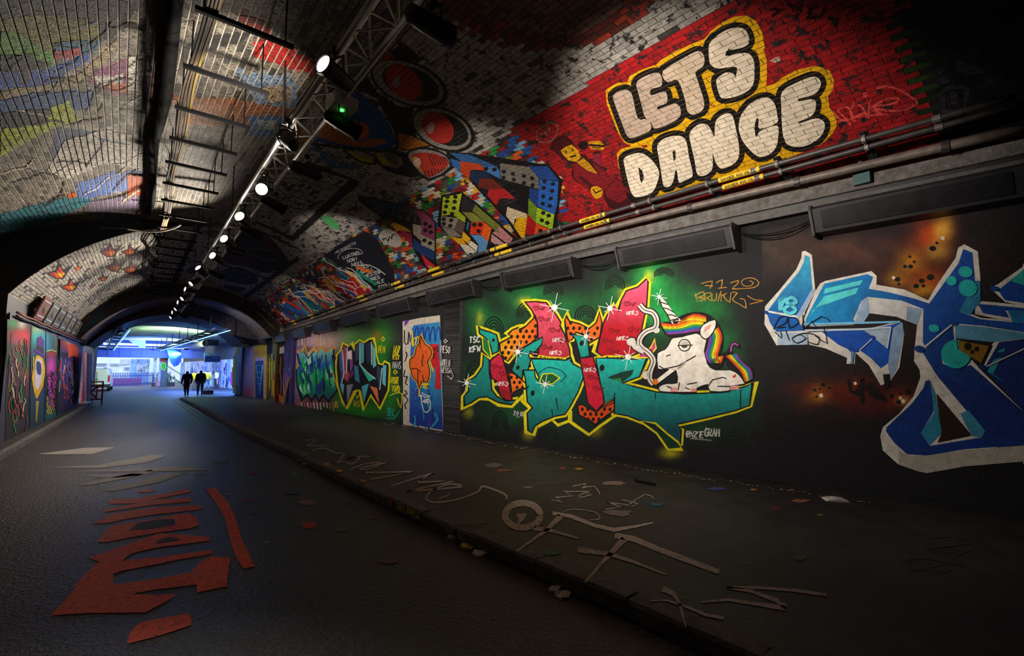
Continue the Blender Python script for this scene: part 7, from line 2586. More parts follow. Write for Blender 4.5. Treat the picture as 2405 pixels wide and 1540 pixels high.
# cable trays of the hall, with blue light strips
def tray(a, b, w, lab, n, lit=True):
    a, b = Vector(a), Vector(b)
    d = (b - a).normalized()
    s = d.cross(Vector((0, 0, 1))).normalized() * w / 2
    t = empty('cable_tray', tuple(a), lab, 'cable tray')
    for q in (-1, 1):
        mb = MB()
        mb.tube([a + s * q, b + s * q], .06, 4)
        mb.build('side_rail', mat('tray_blue', (.05, .09, .22), rough=.4), t)
    for i in range(n):
        p_ = a + (b - a) * (i + .5) / n
        mb = MB()
        mb.tube([p_ - s * 1.25, p_ + s * 1.25], .035, 4)
        mb.build('rung', mat('tray_blue'), t)
        if i % 2 == 0:
            mb = MB()
            mb.tube([p_ - s * 1.2, p_ - s * 1.2 + Vector((0, 0, .7))], .02, 4)
            mb.build('drop_rod', M_DARK, t)
    if lit:
        mb = MB()
        mb.tube([a + s * 1.5 + Vector((0, 0, -.05)), b + s * 1.5 + Vector((0, 0, -.05))], .02, 5)
        mb.build('light_strip', mat('led_blue', (.1, .3, 1), emit=(.08, .3, 1), estr=6), t)
    return t


ta = hit_z([(520, 772), (335, 832)], 3.75)
tray(ta[0], ta[1], .5, 'wide cable tray with a blue light strip slanting across the hall', 26)
tb = hit_z([(286, 772), (251, 832)], 3.7)
tray(tb[0], tb[1], .4, 'smaller cable tray at the left of the hall', 14)
# duct, guard and vent box hung from the hall vault
P = hit_z([(450, 815), (485, 805)], 3.9)
t = empty('air_duct', tuple(P[0]), 'round grey air duct under the hall vault', 'duct')
mb = MB()
mb.tube([tuple(v) for v in P], .28, 12)
mb.build('tube', M_GREY, t)
P2 = Plane((0, float(P[1][1]) - .3, 0), (0, -1, 0)).hit([(485, 797), (513, 812)])
mb = MB()
for i in range(7):
    u = i / 6
    x0, x1, z0, z1 = P2[0][0], P2[1][0], P2[1][2], P2[0][2]
    xa = x0 + (x1 - x0) * u
    mb.tube([(xa, P2[0][1], z0), (min(x1, xa + .3), P2[0][1], z1)], .012, 4)
    mb.tube([(xa, P2[0][1], z1), (min(x1, xa + .3), P2[0][1], z0)], .012, 4)
mb.box((P2[0][0], P2[0][1] + .02, P2[1][2]), (P2[1][0], P2[0][1] + .5, P2[0][2]))
tag(mb.build('vent_guard', M_GREY), 'grey vent box with a crossed wire guard', 'vent')
P3 = Plane((0, 44, 0), (0, -1, 0)).hit([(482, 828), (517, 850)])
mb = MB()
mb.prism([(44, P3[1][2]), (45, P3[1][2]), (45, P3[0][2]), (44.3, P3[0][2]), (44, P3[0][2] - .25)], float(P3[0][0]), float(P3[1][0]))
tag(mb.build('vent_box', mat('vent_blue', (.12, .2, .55), rough=.5, noise=.5, nscale=3)), 'blue lit ventilation box above the painted panels', 'vent')
# raised plinth and stair block behind the walkers
P = hit_z([(420, 905), (440, 905)], 0.0)
mb = MB()
mb.box((3.0, 63.0, 0), (4.2, 66.0, 1.0))
tag(mb.build('timber_plinth', mat('timber', (.4, .24, .15), rough=.7, noise=.3)), 'low tan timber plinth against the hall wall', 'plinth')
st = empty('metal_stair', (2.0, 63, 0), 'dark metal stair flight rising to the painted column', 'stairs')
for i in range(7):
    mb = MB()
    mb.box((2.9 - i * .27, 61.6, .12 + i * .2), (3.18 - i * .27, 62.4, .16 + i * .2))
    mb.build('tread', M_DARK, st)
for yy_ in (61.58, 62.42):
    mb = MB()
    mb.tube([(3.1, yy_, .1), (1.2, yy_, 1.55)], .05, 5)
    mb.build('stringer', M_DARK, st)
    mb = MB()
    mb.tube([(3.1, yy_, 1.0), (1.2, yy_, 2.4)], .03, 5)
    mb.build('handrail', M_DARK, st)
# palisade fence
fe = empty('palisade_fence', (-2.7, 57, 0), 'dark blue palisade fence across the mouth of the hall', 'fence')
M_FE = mat('fence_blue', (.02, .035, .11), rough=.5)
fa, fb = np.array([-3.6, 56.2]), np.array([1.9, 64.5])
for i in range(46):
    q = fa + (fb - fa) * i / 45
    mb = MB()
    mb.box((q[0] - .035, q[1] - .012, .08), (q[0] + .035, q[1] + .012, 1.42))
    mb.poly([(q[0] - .035, q[1], 1.42), (q[0] + .035, q[1], 1.42), (q[0], q[1], 1.52)])
    mb.build('pale', M_FE, fe)
for z in (.35, 1.15):
    mb = MB()
    mb.tube([(fa[0], fa[1] + .03, z), (fb[0], fb[1] + .03, z)], .03, 4)
    mb.build('rail', M_FE, fe)
# red parcel van stripe and clutter behind the fence
mb = MB()
mb.prism([(68, 0), (69, 0), (69.2, .8), (67.8, .8)], -3.2, -.6)
tag(mb.build('red_skip', mat('skip_red', (.6, .06, .12), rough=.5)), 'red skip standing behind the palisade fence', 'skip')
t = empty('plant_trough', (1.5, 63, 0), 'trough of dark green plants in front of the fence', 'planter')
mb = MB()
mb.box((.3, 62.0, 0), (2.3, 62.5, .35))
mb.build('trough', mat('trough', (.05, .03, .03), rough=.7), t)
mb = MB()
for i in range(90):
    a = r9.uniform(0, 6.28)
    x, y_, z = r9.uniform(.35, 2.25), r9.uniform(61.95, 62.5), r9.uniform(.35, .95)
    mb.poly([(x, y_, z), (x + .16 * math.cos(a), y_ + .05, z + .1), (x + .1 * math.cos(a + 1), y_, z + .22)])
mb.build('leaves', mat('leaf', (.03, .16, .05), rough=.6), t)
for i, (x, c) in enumerate(((.6, (.5, .1, .05)), (1.0, (.5, .3, .05)), (1.35, (.4, .06, .06)))):
    mb = MB()
    mb.box((x, 61.5, 0), (x + .22, 61.8, .75))
    mb.box((x - .04, 61.45, .0), (x + .26, 61.85, .06))
    tag(mb.build('warning_post', mat('wpost%d' % i, c, rough=.5)), ['red warning post leftmost in front of the plants', 'ochre warning post in front of the plants', 'dark red warning post rightmost in front of the plants'][i], 'post', 'warning posts')

# ---------------------------------------------------------------- van
van = empty('van', (-3.35, 51, 0), 'pale silver panel van parked at the left of the hall, seen from behind', 'van')
M_VAN = mat('van_paint', (.5, .5, .5), rough=.3, noise=.05)
W_ = .88
sec = [(51.0, 1.62, .86), (51.12, 1.8, .92), (52.2, 1.86, 1.0), (54.0, 1.86, 1.0), (54.6, 1.7, .98), (55.3, 1.1, .96), (56.0, .95, .9)]
mb = MB()
rows = []
for (yv, h, f) in sec:
    w = W_ * f
    ring = [(-w, .32), (-w, .75), (-w * .99, 1.0), (-w * .88, h - .08), (-w * .75, h), (0, h + .03), (w * .75, h), (w * .88, h - .08), (w * .99, 1.0), (w, .75), (w, .32)]
    ring = [(x, min(z, h)) for x, z in ring]
    rows.append([(-3.35 + x, yv, z) for x, z in ring])
for a, b in zip(rows[:-1], rows[1:]):
    for i in range(len(a) - 1):
        mb.poly([a[i], a[i + 1], b[i + 1], b[i]])
mb.poly(rows[0][::-1])
mb.poly(rows[-1])
mb.build('body', M_VAN, van)
mb = MB()
mb.box((-3.35 - .86, 50.88, .28), (-3.35 + .86, 51.05, .55))
mb.build('bumper', M_DARK, van)
mb = MB()
mb.box((-3.36, 50.975, .56), (-3.335, 51.0, 1.58))
mb.build('door_seam', M_DARK, van)
for s_ in (-1, 1):
    mb = MB()
    mb.box((-3.35 + s_ * .78 - .05, 50.96, .75), (-3.35 + s_ * .78 + .05, 51.0, 1.3))
    mb.build('tail_light', mat('tail_red', (.5, .02, .02), rough=.3), van)
    for yv in (51.7, 55.0):
        mb = MB()
        Mw = Matrix.Translation((-3.35 + s_ * .76, yv, .31)) @ Matrix.Rotation(math.pi / 2, 4, 'Y')
        mb.lathe([(.2, -.1), (.31, -.09), (.31, .09), (.2, .1)], Mw, 18)
        mb.build('wheel', M_CABLE, van)
mb = MB()
mb.box((-3.35 - .5, 50.965, .62), (-3.35 - .02, 50.985, .74))
mb.build('number_plate', mat('plate', (.6, .42, .05), rough=.4), van)
mb = MB()
mb.box((-3.35 - .08, 50.96, .95), (-3.35 + .12, 50.98, 1.0))
mb.build('door_handle', M_DARK, van)

# lights of the hall: blue strips on the trays and a lamp washing the vault
def area(name, loc, to, sx, sy, e, c, parent=None):
    ld = bpy.data.lights.new(name, 'AREA')
    ld.shape = 'RECTANGLE'
    ld.size, ld.size_y = sx, sy
    ld.energy, ld.color = e, c
    o = bpy.data.objects.new(name, ld)
    o.matrix_world = look(loc, to) @ Matrix.Rotation(math.pi, 4, 'X')
    COL.objects.link(o)
    return o


hl = empty('hall_floodlight', (2.2, 44, 3.5), 'small floodlight under the wide tray, washing the hall vault', 'floodlight')
mb = MB()
mb.box((2.05, 43.9, 3.3), (2.35, 44.1, 3.45))
mb.build('case', M_DARK, hl)
mb = MB()
mb.box((2.07, 43.92, 3.45), (2.33, 44.08, 3.46))
mb.build('lens', mat('flood_lens', (.8, .9, .8), emit=(.6, 1, .75), estr=5), hl)
area('hall_flood', (2.2, 44, 3.5), (1.0, 47, 4.6), .6, .3, EN_HALL[0], (.75, 1, .7)).parent = hl
bpy.data.objects['hall_flood'].matrix_parent_inverse = Matrix.Translation(hl.location).inverted()
area('tray_light', (4.0, 47, 3.5), (4.6, 47.5, 1.0), 8, .15, EN_HALL[1], (.12, .28, 1))
area('tray_light_far', (0.5, 56, 3.4), (-1.5, 60, 1.0), 6, .15, EN_HALL[2], (.12, .28, 1))
# ================================================================ paint on the ground
ko = K(0, 900, .41568)
kA = K(400, 900, .29215)
kB = K(900, 1050, .31818)
kC = K(1500, 1050, .37630)
OG = '#ea5c34'
p = Paint(S_RD)
for q in [((780, 605), (880, 600), (880, 612), (780, 618)), ((605, 660), (780, 650), (1070, 597), (1078, 615), (960, 640), (850, 660), (1075, 650), (1080, 670), (850, 690), (690, 715), (580, 730), (590, 715), (780, 680), (620, 682)), ((520, 795), (640, 740), (840, 705), (1120, 690), (1148, 705), (1120, 715), (860, 745), (700, 770), (620, 790))]:
    p.fill(ko(*q), OG, 1)
p.fill(ko((555, 890), (600, 830), (660, 800), (860, 770), (1060, 735), (1110, 760), (1128, 800), (1080, 820), (900, 845), (700, 880), (600, 900), (560, 900)), OG, 1)
p.fill(ko((725, 835), (780, 790), (900, 770), (985, 768), (990, 800), (870, 825)), '#0c0a09', 2)
p.fill(ko((500, 988), (640, 940), (900, 850), (1100, 862), (1180, 870), (1185, 890), (1080, 905), (880, 930), (740, 965), (690, 1005), (880, 985), (1195, 945), (1198, 965), (1000, 1000), (860, 1030), (690, 1060), (640, 1080), (640, 1140), (860, 1110), (1080, 1070), (1130, 1010), (1200, 980), (1300, 985), (1280, 1150), (1115, 1185), (1110, 1140), (860, 1170), (740, 1195), (1000, 1195), (930, 1240), (820, 1298), (500, 1300), (285, 1315), (390, 1200), (430, 1150), (400, 1170), (500, 1060), (560, 1010)), OG, 1)
p.fill(ko((895, 890), (960, 870), (1030, 885), (960, 900), (880, 910)), '#0c0a09', 2)
p.done('road_lettering', floor_o, 'large worn orange letters painted on the roadway')
p = Paint(S_RD)
p.fill(ko((1160, 597), (1215, 593), (1280, 660), (1320, 740), (1370, 890), (1445, 1035), (1375, 1050), (1330, 980), (1300, 880), (1270, 760), (1215, 670)), OG, 1)
p.done('road_stroke', floor_o, 'long orange stroke right of the orange letters')
p = Paint(S_RD)
p.fill(ko((720, 1450), (740, 1400), (800, 1350), (1060, 1303), (1082, 1330), (1080, 1370), (960, 1410), (860, 1440), (720, 1475)), '#e04a24', 1)
p.done('road_stroke', floor_o, 'separate orange bar at the bottom of the roadway')
p = Paint(S_RD)
WG = '#a09890'
for q in [((575, 605), (800, 550), (940, 510), (1045, 510), (900, 560), (640, 612)), ((425, 575), (640, 530), (850, 490), (880, 500), (700, 540), (520, 575)), ((280, 475), (560, 462), (860, 405), (940, 410), (820, 450), (560, 480)), ((400, 500), (740, 485), (990, 470), (1200, 488), (1000, 497), (700, 500)), ((210, 400), (480, 365), (650, 362), (520, 400), (300, 402)), ((470, 525), (730, 510), (870, 515), (640, 535))]:
    p.fill(ko(*q), WG, 1)
p.done('road_lettering', floor_o, 'faded grey-white letters on the roadway beyond the orange ones')
# lane lines beside the kerb
p = Paint(S_RD)
p.stroke([(412, 936), (470, 975), (520, 1010), (600, 1060)], 2.2, '#4a4440', 1)
p.stroke([(404, 938), (455, 975), (540, 1030)], 1.6, '#3a3633', 1)
p.done('lane_line', floor_o, 'thin worn lane lines beside the kerb')
rp = random.Random(31)
SPL = [(695, 1113, 12, 4, '#2a7aa0'), (593, 1130, 10, 3, '#1c6a90'), (728, 1233, 22, 8, '#b42a1a'), (595, 1112, 8, 3, '#8a2a1a'), (580, 1175, 14, 5, '#7a2a4a'), (627, 1273, 7, 3, '#2aa07a'), (600, 1206, 14, 4, '#3a4270'), (720, 1180, 26, 7, '#8a6a6a'), (690, 1158, 20, 4, '#2c5a5a'), (820, 1182, 10, 3, '#2a3a70'), (915, 1318, 26, 8, '#6a4a40'), (520, 1085, 20, 3, '#2c6a72'), (540, 1160, 10, 2, '#9a928a'), (470, 1115, 16, 3, '#2a6a80'), (650, 1120, 12, 2, '#7a7068'), (800, 1245, 16, 4, '#5a5450'), (870, 1215, 18, 5, '#57504a'), (560, 1060, 16, 2, '#3a6a78')]
for i, (x, y_, rx, ry, c) in enumerate(SPL):
    p = Paint(S_RD)
    q = [(x + rx * rp.uniform(.6, 1.1) * math.cos(a), y_ + ry * rp.uniform(.6, 1.1) * math.sin(a)) for a in np.linspace(0, 6.1, 11)]
    p.fill(q, c, 1)
    p.done('paint_splash', floor_o)
p = Paint(S_RD)
for i in range(150):
    x, y_ = rp.uniform(150, 1100), rp.uniform(960, 1500)
    l_ = (y_ - 930) / 60
    p.stroke([(x, y_), (x + l_ * rp.uniform(.5, 2.2), y_ - l_ * rp.uniform(-.1, .5))], max(.7, l_ * .16), rp.choice(['#8a8680', '#6a6460', '#4a8a98', '#57504a', '#9a948c', '#7a4a3a']), 1)
p.done('paint_flecks', floor_o, 'scattered tiny paint flecks on the roadway', kind='stuff')
# pavement tags
p = Paint(S_PV)
PT = '#aa9c96'
for q, w in [([(1140, 545), (1230, 520), (1330, 560), (1400, 570), (1340, 640), (1450, 600), (1520, 600), (1460, 650), (1400, 620), (1500, 590), (1600, 590)], 3), ([(1450, 690), (1560, 650), (1690, 640), (1600, 690), (1500, 690), (1740, 640), (1560, 720), (1960, 710), (1600, 775)], 3), ([(1080, 460), (1180, 455), (1100, 500), (1280, 500)], 2), ([(1770, 830), (2120, 720), (1980, 800), (2300, 780), (1900, 870)], 3.4)]:
    p.stroke(kA(*q), w, PT, 1, smooth=2)
p.done('pavement_tag', pave_o, 'grey scribbled letters on the pavement halfway along')
p = Paint(S_PV)
p.stroke(kB((170, 325), (420, 310), (590, 290), (480, 275), (350, 330), (320, 390), (400, 410), (560, 385), (700, 330), (740, 290), (900, 350), (905, 385)), 4.5, PT, 1, smooth=3)
p.stroke(kB((470, 345), (515, 345), (410, 380)), 2.5, PT, 1)
p.done('pavement_tag', pave_o, 'looping grey letters ZO on the pavement')
p = Paint(S_PV)
O_ = [(1030 + 130 * math.cos(a), 505 + 92 * math.sin(a)) for a in np.linspace(0, 6.283, 20)]
p.stroke(kB(*O_), 15, '#b4a69e', 1)
p.fill(kB((975, 495), (1060, 490), (1040, 540), (990, 575), (1000, 530)), '#b4a69e', 1)
p.done('pavement_letter', pave_o, 'thick grey ring letter with a triangle inside')
p = Paint(S_PV)
for q, w, w2 in [([(985, 770), (1200, 620), (1310, 510)], 4, 14), ([(1250, 490), (1380, 510), (1560, 580), (1690, 610)], 9, 9), ([(1690, 615), (1850, 590), (1990, 560)], 10, 3), ([(1110, 600), (1250, 620), (1440, 675)], 11, 4)]:
    p.stroke(kB(*q), w, '#b4a69e', 1, w2=w2)
p.done('pavement_letter', pave_o, 'thick grey letter F on the pavement, nearer the wall')
p = Paint(S_PV)
for q, w, w2 in [([(1490, 1000), (1640, 830), (1780, 680)], 4, 16), ([(1710, 655), (1850, 680), (2040, 760), (2280, 850), (2480, 925)], 14, 12), ([(1440, 760), (1660, 790), (1850, 850), (2090, 945)], 13, 4)]:
    p.stroke(kB(*q), w, '#b4a69e', 1, w2=w2)
p.done('pavement_letter', pave_o, 'second thick grey letter F on the pavement, close to the kerb')
p = Paint(S_PV)
for q, w, w2 in [([(70, 960), (180, 960), (300, 1000), (420, 1050), (530, 1070)], 3, 9), ([(150, 885), (220, 920), (260, 990), (295, 1125)], 14, 3), ([(390, 970), (560, 955), (760, 985), (920, 1010)], 4, 12), ([(925, 1005), (860, 960), (700, 900), (550, 878)], 12, 6), ([(550, 878), (760, 880), (960, 895), (1170, 925)], 6, 8)]:
    p.stroke(kC(*q), w, '#aa9e98', 1, w2=w2)
p.done('pavement_letter', pave_o, 'thick grey letters at the kerb in the lower right')
p = Paint(S_PV)
for q in [[(1240, 390), (1330, 410), (1270, 375), (1400, 360), (1330, 330), (1520, 330)], [(1440, 370), (1480, 340), (1540, 350), (1450, 375)], [(1400, 290), (1500, 270), (1470, 300), (1560, 290), (1600, 350)], [(1640, 460), (1750, 440), (1650, 410), (1820, 430)], [(1760, 390), (1880, 420), (1800, 440), (1930, 350), (2000, 380)], [(1330, 480), (1400, 460), (1560, 480), (1600, 530), (1520, 540)]]:
    p.stroke(kB(*q), 2, '#a0928a', 1, smooth=2)
p.done('pavement_tag', pave_o, 'thin pale scribbles on the pavement below the teal piece')
p = Paint(S_PV)
p.stroke(kC((1830, 575), (1950, 560), (2060, 590), (2040, 610), (1800, 640), (1940, 660), (1880, 670), (1800, 640)), 1.6, '#2a2826', 1, smooth=3)
p.stroke(kC((2070, 650), (2020, 665), (1980, 700), (2020, 740), (1830, 700), (1700, 700), (1670, 740), (1740, 770), (1900, 735), (1960, 760), (1900, 785), (1820, 760)), 1.6, '#2a2826', 1, smooth=3)
p.done('pavement_tag', pave_o, 'faint looping tag in the dark lower right of the pavement')
SPP = [(1440, 1135, 34, 6, '#7a6a60'), (1450, 1205, 40, 10, '#6a5c56'), (1295, 1298, 28, 9, '#1c5a44'), (1685, 1148, 24, 4, '#3c4a90'), (1770, 1150, 10, 2.5, '#b0882a'), (1880, 1176, 24, 5, '#8a5a4a'), (1820, 1195, 14, 4, '#6a1c14'), (1860, 1151, 7, 2, '#b07a4a'), (1925, 1210, 9, 3, '#6a6a14'), (1540, 1185, 20, 6, '#1c4a60'), (1880, 1310, 20, 6, '#2c4a24'), (1320, 1100, 10, 3, '#8a2a2a'), (1360, 1101, 12, 3, '#a07a1c'), (1160, 1093, 26, 6, '#57504c'), (1180, 1105, 20, 4, '#6a3a2a'), (1240, 1145, 12, 3, '#7a6a62'), (1110, 1225, 40, 10, '#4a4444'), (1120, 1236, 16, 5, '#5a2a3a')]
for (x, y_, rx, ry, c) in SPP:
    p = Paint(S_PV)
    q = [(x + rx * rp.uniform(.6, 1.1) * math.cos(a), y_ + ry * rp.uniform(.6, 1.1) * math.sin(a)) for a in np.linspace(0, 6.1, 11)]
    p.fill(q, c, 1)
    p.done('paint_splash', pave_o)
p = Paint(S_PV)
for i in range(170):
    x = rp.uniform(600, 2200)
    lo_ = 960 + (x - 690) * .155
    hi_ = min(1500, 950 + (x - 430) * .42)
    if hi_ < lo_ + 5:
        continue
    y_ = rp.uniform(lo_ + 6, hi_ - 4)
    l_ = (y_ - 930) / 70
    p.stroke([(x, y_), (x + l_ * rp.uniform(.5, 2.4), y_ + l_ * rp.uniform(-.4, .4))], max(.7, l_ * .16), rp.choice(['#6a645e', '#57504a', '#8a847c', '#3a6a78', '#7a5a40', '#4a4a6a']), 1)
p.done('paint_flecks', pave_o, 'scattered tiny paint flecks on the pavement', kind='stuff')
# paint along the foot of the right wall
p = Paint(S_PV)
r_ = random.Random(77)
for i in range(110):
    x = 900 + i * 10.5
    yb_ = 988 + (x - 900) * .178 - max(0, x - 1500) * .03
    p.disc(x + r_.uniform(-4, 4), yb_ + r_.uniform(3, 8), r_.uniform(2, 6), r_.uniform(.8, 1.8), r_.choice(['#6a645e', '#8a8078', '#4a3a30', '#7a6a58']), n=6)
p.done('paint_spatter', pave_o, 'pale spatter along the foot of the right wall', kind='stuff')
# lettering on the kerb face
kst = None
S_KF = Plane((2.56, 0, 0), (-1, 0, 0), L=20)


def kerb_plane(y):
    d = float(KR(y + .3) - KR(y - .3)) / .6
    return Plane((float(KR(y)) - .006, y, 0), np.array([-1.0, d, 0]) / math.hypot(1, d), L=20)


p = Paint(kerb_plane(4.9))
write(p, 'BURS', (935, 1194), (10.5, 5.0), (-1, -15), 3, '#c8c824', gap=.3)
p.disc(982, 1207, 5, 8, '#6a8a1c')
p.fill([(914, 1166), (923, 1168), (921, 1186), (913, 1184)], '#b05a1c', 1)
p.done('kerb_lettering', kerb, 'yellow-green word BURS sprayed on the kerb face')
p = Paint(kerb_plane(4.2))
write(p, 'TREIK', (1036, 1240), (9, 5.0), (-1, -13), 1.8, '#a09c96', gap=.4)
p.done('kerb_lettering', kerb, 'faint grey letters on the kerb face')
for i, (x, y_, c) in enumerate([(767, 1091, '#c8a018'), (796, 1107, '#c8a018'), (852, 1131, '#b8941c')]):
    p = Paint(S_PV)
    p.fill([(x - 8, y_ - 2), (x + 5, y_ - 3), (x + 9, y_ + 2), (x - 3, y_ + 3)], c, 6)
    p.done('kerb_mark', kerb)
# ---------------------------------------------------------------- litter
M_LITW = mat('litter_white', (.55, .53, .5), rough=.7)
M_LITY = mat('litter_yellow', (.5, .36, .03), rough=.6)
LIT = [(717, 1090, .10, 'crumpled white paper in the gutter beyond the others', 0), (1063, 1262, .08, 'crumpled tan paper in the gutter below the grey kerb letters', 0), (1095, 1285, .09, 'yellow carton scrap in the gutter', 1), (1125, 1302, .10, 'curled white plastic strip in the gutter', 0), (1302, 1385, .07, 'small white scrap in the nearest stretch of gutter', 0), (1320, 1397, .11, 'torn white wrapper in the nearest stretch of gutter', 0), (702, 1083, .06, 'tiny white scrap in the far gutter', 0)]
for (x, y_, s, lb, kind) in LIT:
    P = S_RD.hit([(x, y_)])[0]
    mb = MB()
    rr = random.Random(int(x))
    ring = [(P[0] + s * rr.uniform(.4, 1) * math.cos(a), P[1] + s * rr.uniform(.4, 1) * math.sin(a), rr.uniform(.004, .03)) for a in np.linspace(0, 5.6, 8)]
    top = (P[0], P[1], s * .3)
    for i in range(8):
        j = (i + 1) % 8
        mb.poly([ring[i], ring[j], top])
        mb.poly([ring[j], ring[i], (ring[i][0], ring[i][1], 0), (ring[j][0], ring[j][1], 0)])
    tag(mb.build('litter', M_LITY if kind else M_LITW), lb, 'litter', 'litter in the gutter')
LIT2 = [(1962, 1174, .13, 'flat white paper on the pavement near the right wall', M_LITW), (1515, 1133, .16, 'curved black and blue rubber strip on the pavement', M_CABLE)]
for (x, y_, s, lb, mm) in LIT2:
    P = S_PV.hit([(x, y_)])[0]
    mb = MB()
    if mm is M_CABLE:
        mb.tube([(P[0] - .02, P[1] + .16, PZ + .015), (P[0] - .1, P[1] + .05, PZ + .03), (P[0] - .03, P[1] - .2, PZ + .018)], .018, 6)
    else:
        mb.prism([(-s, 0), (s, 0), (s * .8, .015), (0, .03), (-s * .9, .012)], -s * .6, s * .6, Matrix.Translation(Vector(P)) @ Matrix.Rotation(.7, 4, 'Z'))
    tag(mb.build('litter', mm), lb, 'litter')
# black sign board lying behind the walkers
P = S_RD.hit([(477, 926), (500, 925)])
mb = MB()
yb_ = float(P[0][1])
mb.box((P[0][0], yb_, .0), (P[1][0], yb_ + .3, .26))
sg = tag(mb.build('floor_sign', mat('sign_black', (.012, .012, .014), rough=.5)), 'low black box with white letters SAMO on the road behind the walkers', 'sign')
p = Paint(Plane((0, yb_ - .002, 0), (0, -1, 0), L=20))
write(p, 'SAMO', (480, 925), (3.2, 0), (0, -5), 1, '#d8d4d0', gap=.3)
p.fill([(496, 920), (499, 920), (499, 925), (496, 925)], '#a01414', 1)
p.done('lettering', sg)

# ================================================================ people
SKIN, HAIR = (.42, .24, .16), (.03, .02, .015)


def person(px, py, h, turn, jacket, trousers, label, stride=.18, arms=(.1, .1), bald=False, bag=None):
    P = S_RD.hit([(px, py)])[0]
    g = h / 1.75
    J = {'pelvis': (0, 0, .95), 'waist': (0, .01, 1.08), 'chest': (0, .02, 1.32), 'shl': (0, .0, 1.45), 'neck': (0, .0, 1.5), 'head': (0, -.02, 1.58), 'crown': (0, -.01, 1.70),
         'lsh': (-.19, 0, 1.43), 'lel': (-.26, .03 + arms[0] * .5, 1.15), 'lwr': (-.24, -.08 + arms[0], .92), 'lha': (-.23, -.12 + arms[0], .82),
         'rsh': (.19, 0, 1.43), 'rel': (.26, .03 - arms[1] * .5, 1.15), 'rwr': (.24, -.08 - arms[1], .92), 'rha': (.23, -.12 - arms[1], .82),
         'lhip': (-.1, 0, .92), 'lkn': (-.11, -stride * .6, .52), 'lan': (-.11, -stride * .2, .09), 'lto': (-.12, -stride * .2 - .17, .035),
         'rhip': (.1, 0, .92), 'rkn': (.11, stride * .2, .5), 'ran': (.11, stride * .9, .1), 'rto': (.12, stride * .9 - .16, .035)}
    R = {'pelvis': (.185, .15), 'waist': (.2, .15), 'chest': (.225, .165), 'shl': (.15, .11), 'neck': (.058, .06), 'head': (.092, .105), 'crown': (.075, .088), 'lsh': (.095, .095), 'lel': (.075, .075), 'lwr': (.05, .05), 'lha': (.035, .045), 'lhip': (.12, .12), 'lkn': (.085, .085), 'lan': (.045, .05), 'lto': (.04, .03)}
    E = [('pelvis', 'waist'), ('waist', 'chest'), ('chest', 'shl'), ('shl', 'neck'), ('neck', 'head'), ('head', 'crown'), ('shl', 'lsh'), ('lsh', 'lel'), ('lel', 'lwr'), ('lwr', 'lha'), ('shl', 'rsh'), ('rsh', 'rel'), ('rel', 'rwr'), ('rwr', 'rha'), ('pelvis', 'lhip'), ('lhip', 'lkn'), ('lkn', 'lan'), ('lan', 'lto'), ('pelvis', 'rhip'), ('rhip', 'rkn'), ('rkn', 'ran'), ('ran', 'rto')]
    names = list(J)
    me = bpy.data.meshes.new('person')
    me.from_pydata([tuple(c * g for c in J[n]) for n in names], [(names.index(a), names.index(b)) for a, b in E], [])
    o = bpy.data.objects.new('person', me)
    COL.objects.link(o)
    sm = o.modifiers.new('skin', 'SKIN')
    sv = me.skin_vertices[0].data
    for i, n in enumerate(names):
        r = R.get(n) or R['l' + n[1:]]
        sv[i].radius = (r[0] * g, r[1] * g)
        sv[i].use_root = n == 'pelvis'
    ss = o.modifiers.new('sub', 'SUBSURF')
    ss.levels = ss.render_levels = 1
    dg = bpy.context.evaluated_depsgraph_get()
    nm = bpy.data.meshes.new_from_object(o.evaluated_get(dg))
    o.modifiers.clear()
    o.data = nm
    nm.materials.clear()
    for m_ in (mat('cloth_%s' % str(jacket)[:18], jacket, rough=.8), mat('cloth_%s' % str(trousers)[:18], trousers, rough=.8), mat('skin', SKIN, rough=.5), mat('hair', HAIR, rough=.7), mat('shoe', (.015, .013, .012), rough=.5)):
        nm.materials.append(m_)
    for f in nm.polygons:
        c = f.center / g
        if c.z > 1.5:
            f.material_index = 2 if (c.z < 1.62 and c.y < .0) or c.z < 1.545 or bald else 3
        elif c.z < .1:
            f.material_index = 4
        elif abs(c.x) > .17 and c.z < .9:
            f.material_index = 2
        elif c.z < .93:
            f.material_index = 1
        else:
            f.material_index = 0
        f.use_smooth = True
    o.location = (P[0], P[1], 0)
    o.rotation_euler = (0, 0, turn)
    tag(o, label, 'person', 'people at the far end')
    return o


person(437, 930, 1.72, math.pi + .2, (.02, .024, .05), (.02, .02, .024), 'person in a dark jacket and black trousers walking away, leftmost of the group', .3)
person(469, 929, 1.76, math.pi - .1, (.022, .025, .04), (.12, .17, .28), 'person in a dark jacket and blue jeans, in front of the yellow jackets', .26)
person(457, 917, 1.72, math.pi + .1, (.5, .42, .02), (.05, .05, .06), 'person in a yellow jacket between the two dark jackets', .2)
person(485, 916, 1.78, math.pi - .3, (.55, .42, .02), (.12, .16, .24), 'person in a yellow jacket and pale jeans, right of the dark jackets', .22)
person(507, 912, 1.74, -1.2, (.55, .52, .5), (.014, .014, .016), 'person in a pale top and black trousers standing by the painted panels', .08, arms=(.15, .0))
P = S_RD.hit([(489, 911)])[0]
mb = MB()
mb.prism([(-.14, 0), (.14, 0), (.12, .3), (-.12, .3)], -.05, .05, Matrix.Translation(Vector((P[0] + .1, P[1] - .6, .42))))
mb.tube([(P[0] + .1, P[1] - .68, .72), (P[0] + .1, P[1] - .6, .83), (P[0] + .1, P[1] - .52, .72)], .01, 5)
tag(mb.build('carrier_bag', mat('bag_teal', (.15, .5, .55), rough=.5)), 'small pale teal carrier bag held by the right yellow jacket', 'bag')
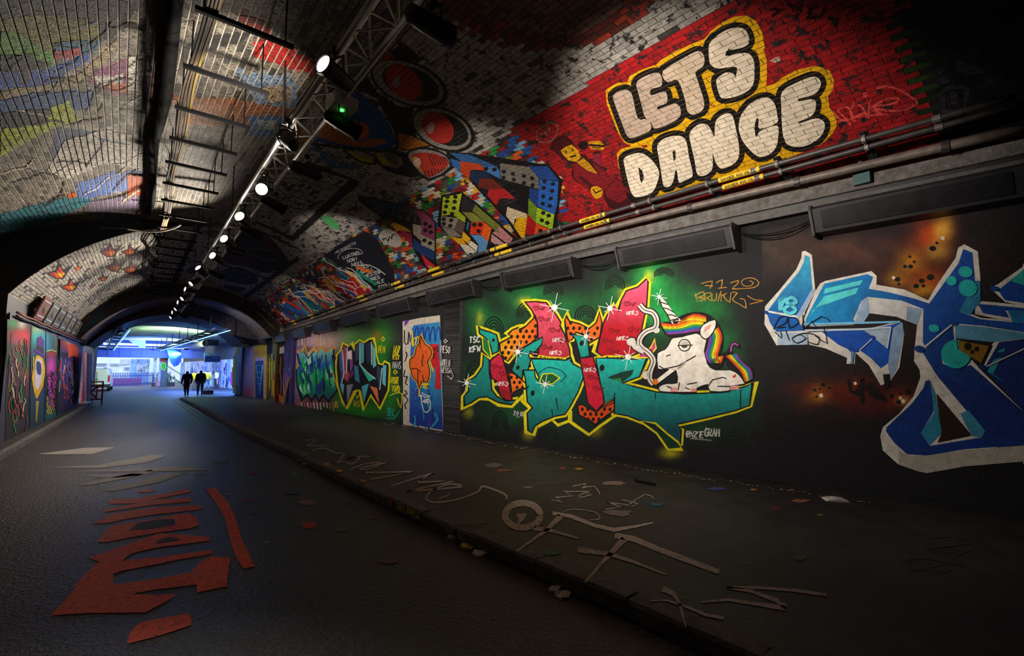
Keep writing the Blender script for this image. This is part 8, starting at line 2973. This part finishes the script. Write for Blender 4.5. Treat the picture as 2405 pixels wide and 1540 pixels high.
# stripes on the lower arches
for (pl, par, lst) in [(Plane((0, YB, 0), (0, -1, 0), L=30), face2, [([(572, 703), (600, 730), (620, 752)], 4, '#2a2420'), ([(215, 745), (240, 727), (262, 713)], 6, '#1c4a70'), ([(195, 775), (225, 750), (245, 735)], 6, '#1a6070')])]:
    for i, (q, w, c) in enumerate(lst):
        p = Paint(pl)
        p.stroke(q, w, c, 1)
        p.done('arch_stripe', par)
ax, az = [q[0] for q in A2], [q[1] for q in A2]
S_A2 = Flat(lambda x, y, z: np.where((y > YB) & (y < YC), z - np.interp(x, ax, az), -1), (0, 0, -1), L=20, tmax=40)
p = Paint(S_A2)
p.fill([(463, 711), (513, 724), (505, 731), (455, 719)], '#a08a1c', 1)
for k in range(5):
    p.stroke([(466, 712 + k * 2.2), (510, 724 + k * 2)], .9, '#1a1614', 2)
p.fill([(389, 703), (420, 703), (420, 709), (389, 709)], '#8a7618', 1)
for k in range(4):
    p.stroke([(515 + k * 3, 727 + k * 3), (550, 742 + k * 4), (580, 760 + k * 3)], 1.4, ['#8a7a6c', '#2a2422', '#9a8a80', '#6a5a50'][k], 2)
p.done('arch_stripes', soff2, 'faded yellow and grey stripes on the underside of the first lower arch')
p = Paint(Plane((0, YB, 0), (0, -1, 0), L=30))
p.fill([(416, 671), (460, 672), (500, 682), (496, 692), (440, 686), (414, 684)], '#5a2a30', 1)
for k in range(6):
    p.stroke([(545 + k * 12, 690 + k * 8), (556 + k * 12, 702 + k * 8), (560 + k * 12, 696 + k * 9)], 1, '#8a847c', 2)
p.stroke([(598, 728), (620, 748), (645, 772)], 1.4, '#c8b41c', 2)
p.done('arch_scrawl', face2, 'dull red patch and pale scrawl on the first lower arch')
# chalk writing on the black step face
p = Paint(Plane((0, YA, 0), (0, -1, 0), L=40))
write(p, 'MR', (48, 620), (13, -4), (2, -11), 1.5, '#2a2a30', gap=.3)
write(p, 'JUST', (92, 605), (9, -4), (2, -14), 1.5, '#2a2a30', gap=.3)
write(p, 'JOR', (112, 585), (13, -5), (2, -16), 1.5, '#24242a', gap=.3)
p.done('chalk_writing', step_o, 'faint chalk words on the black step face')
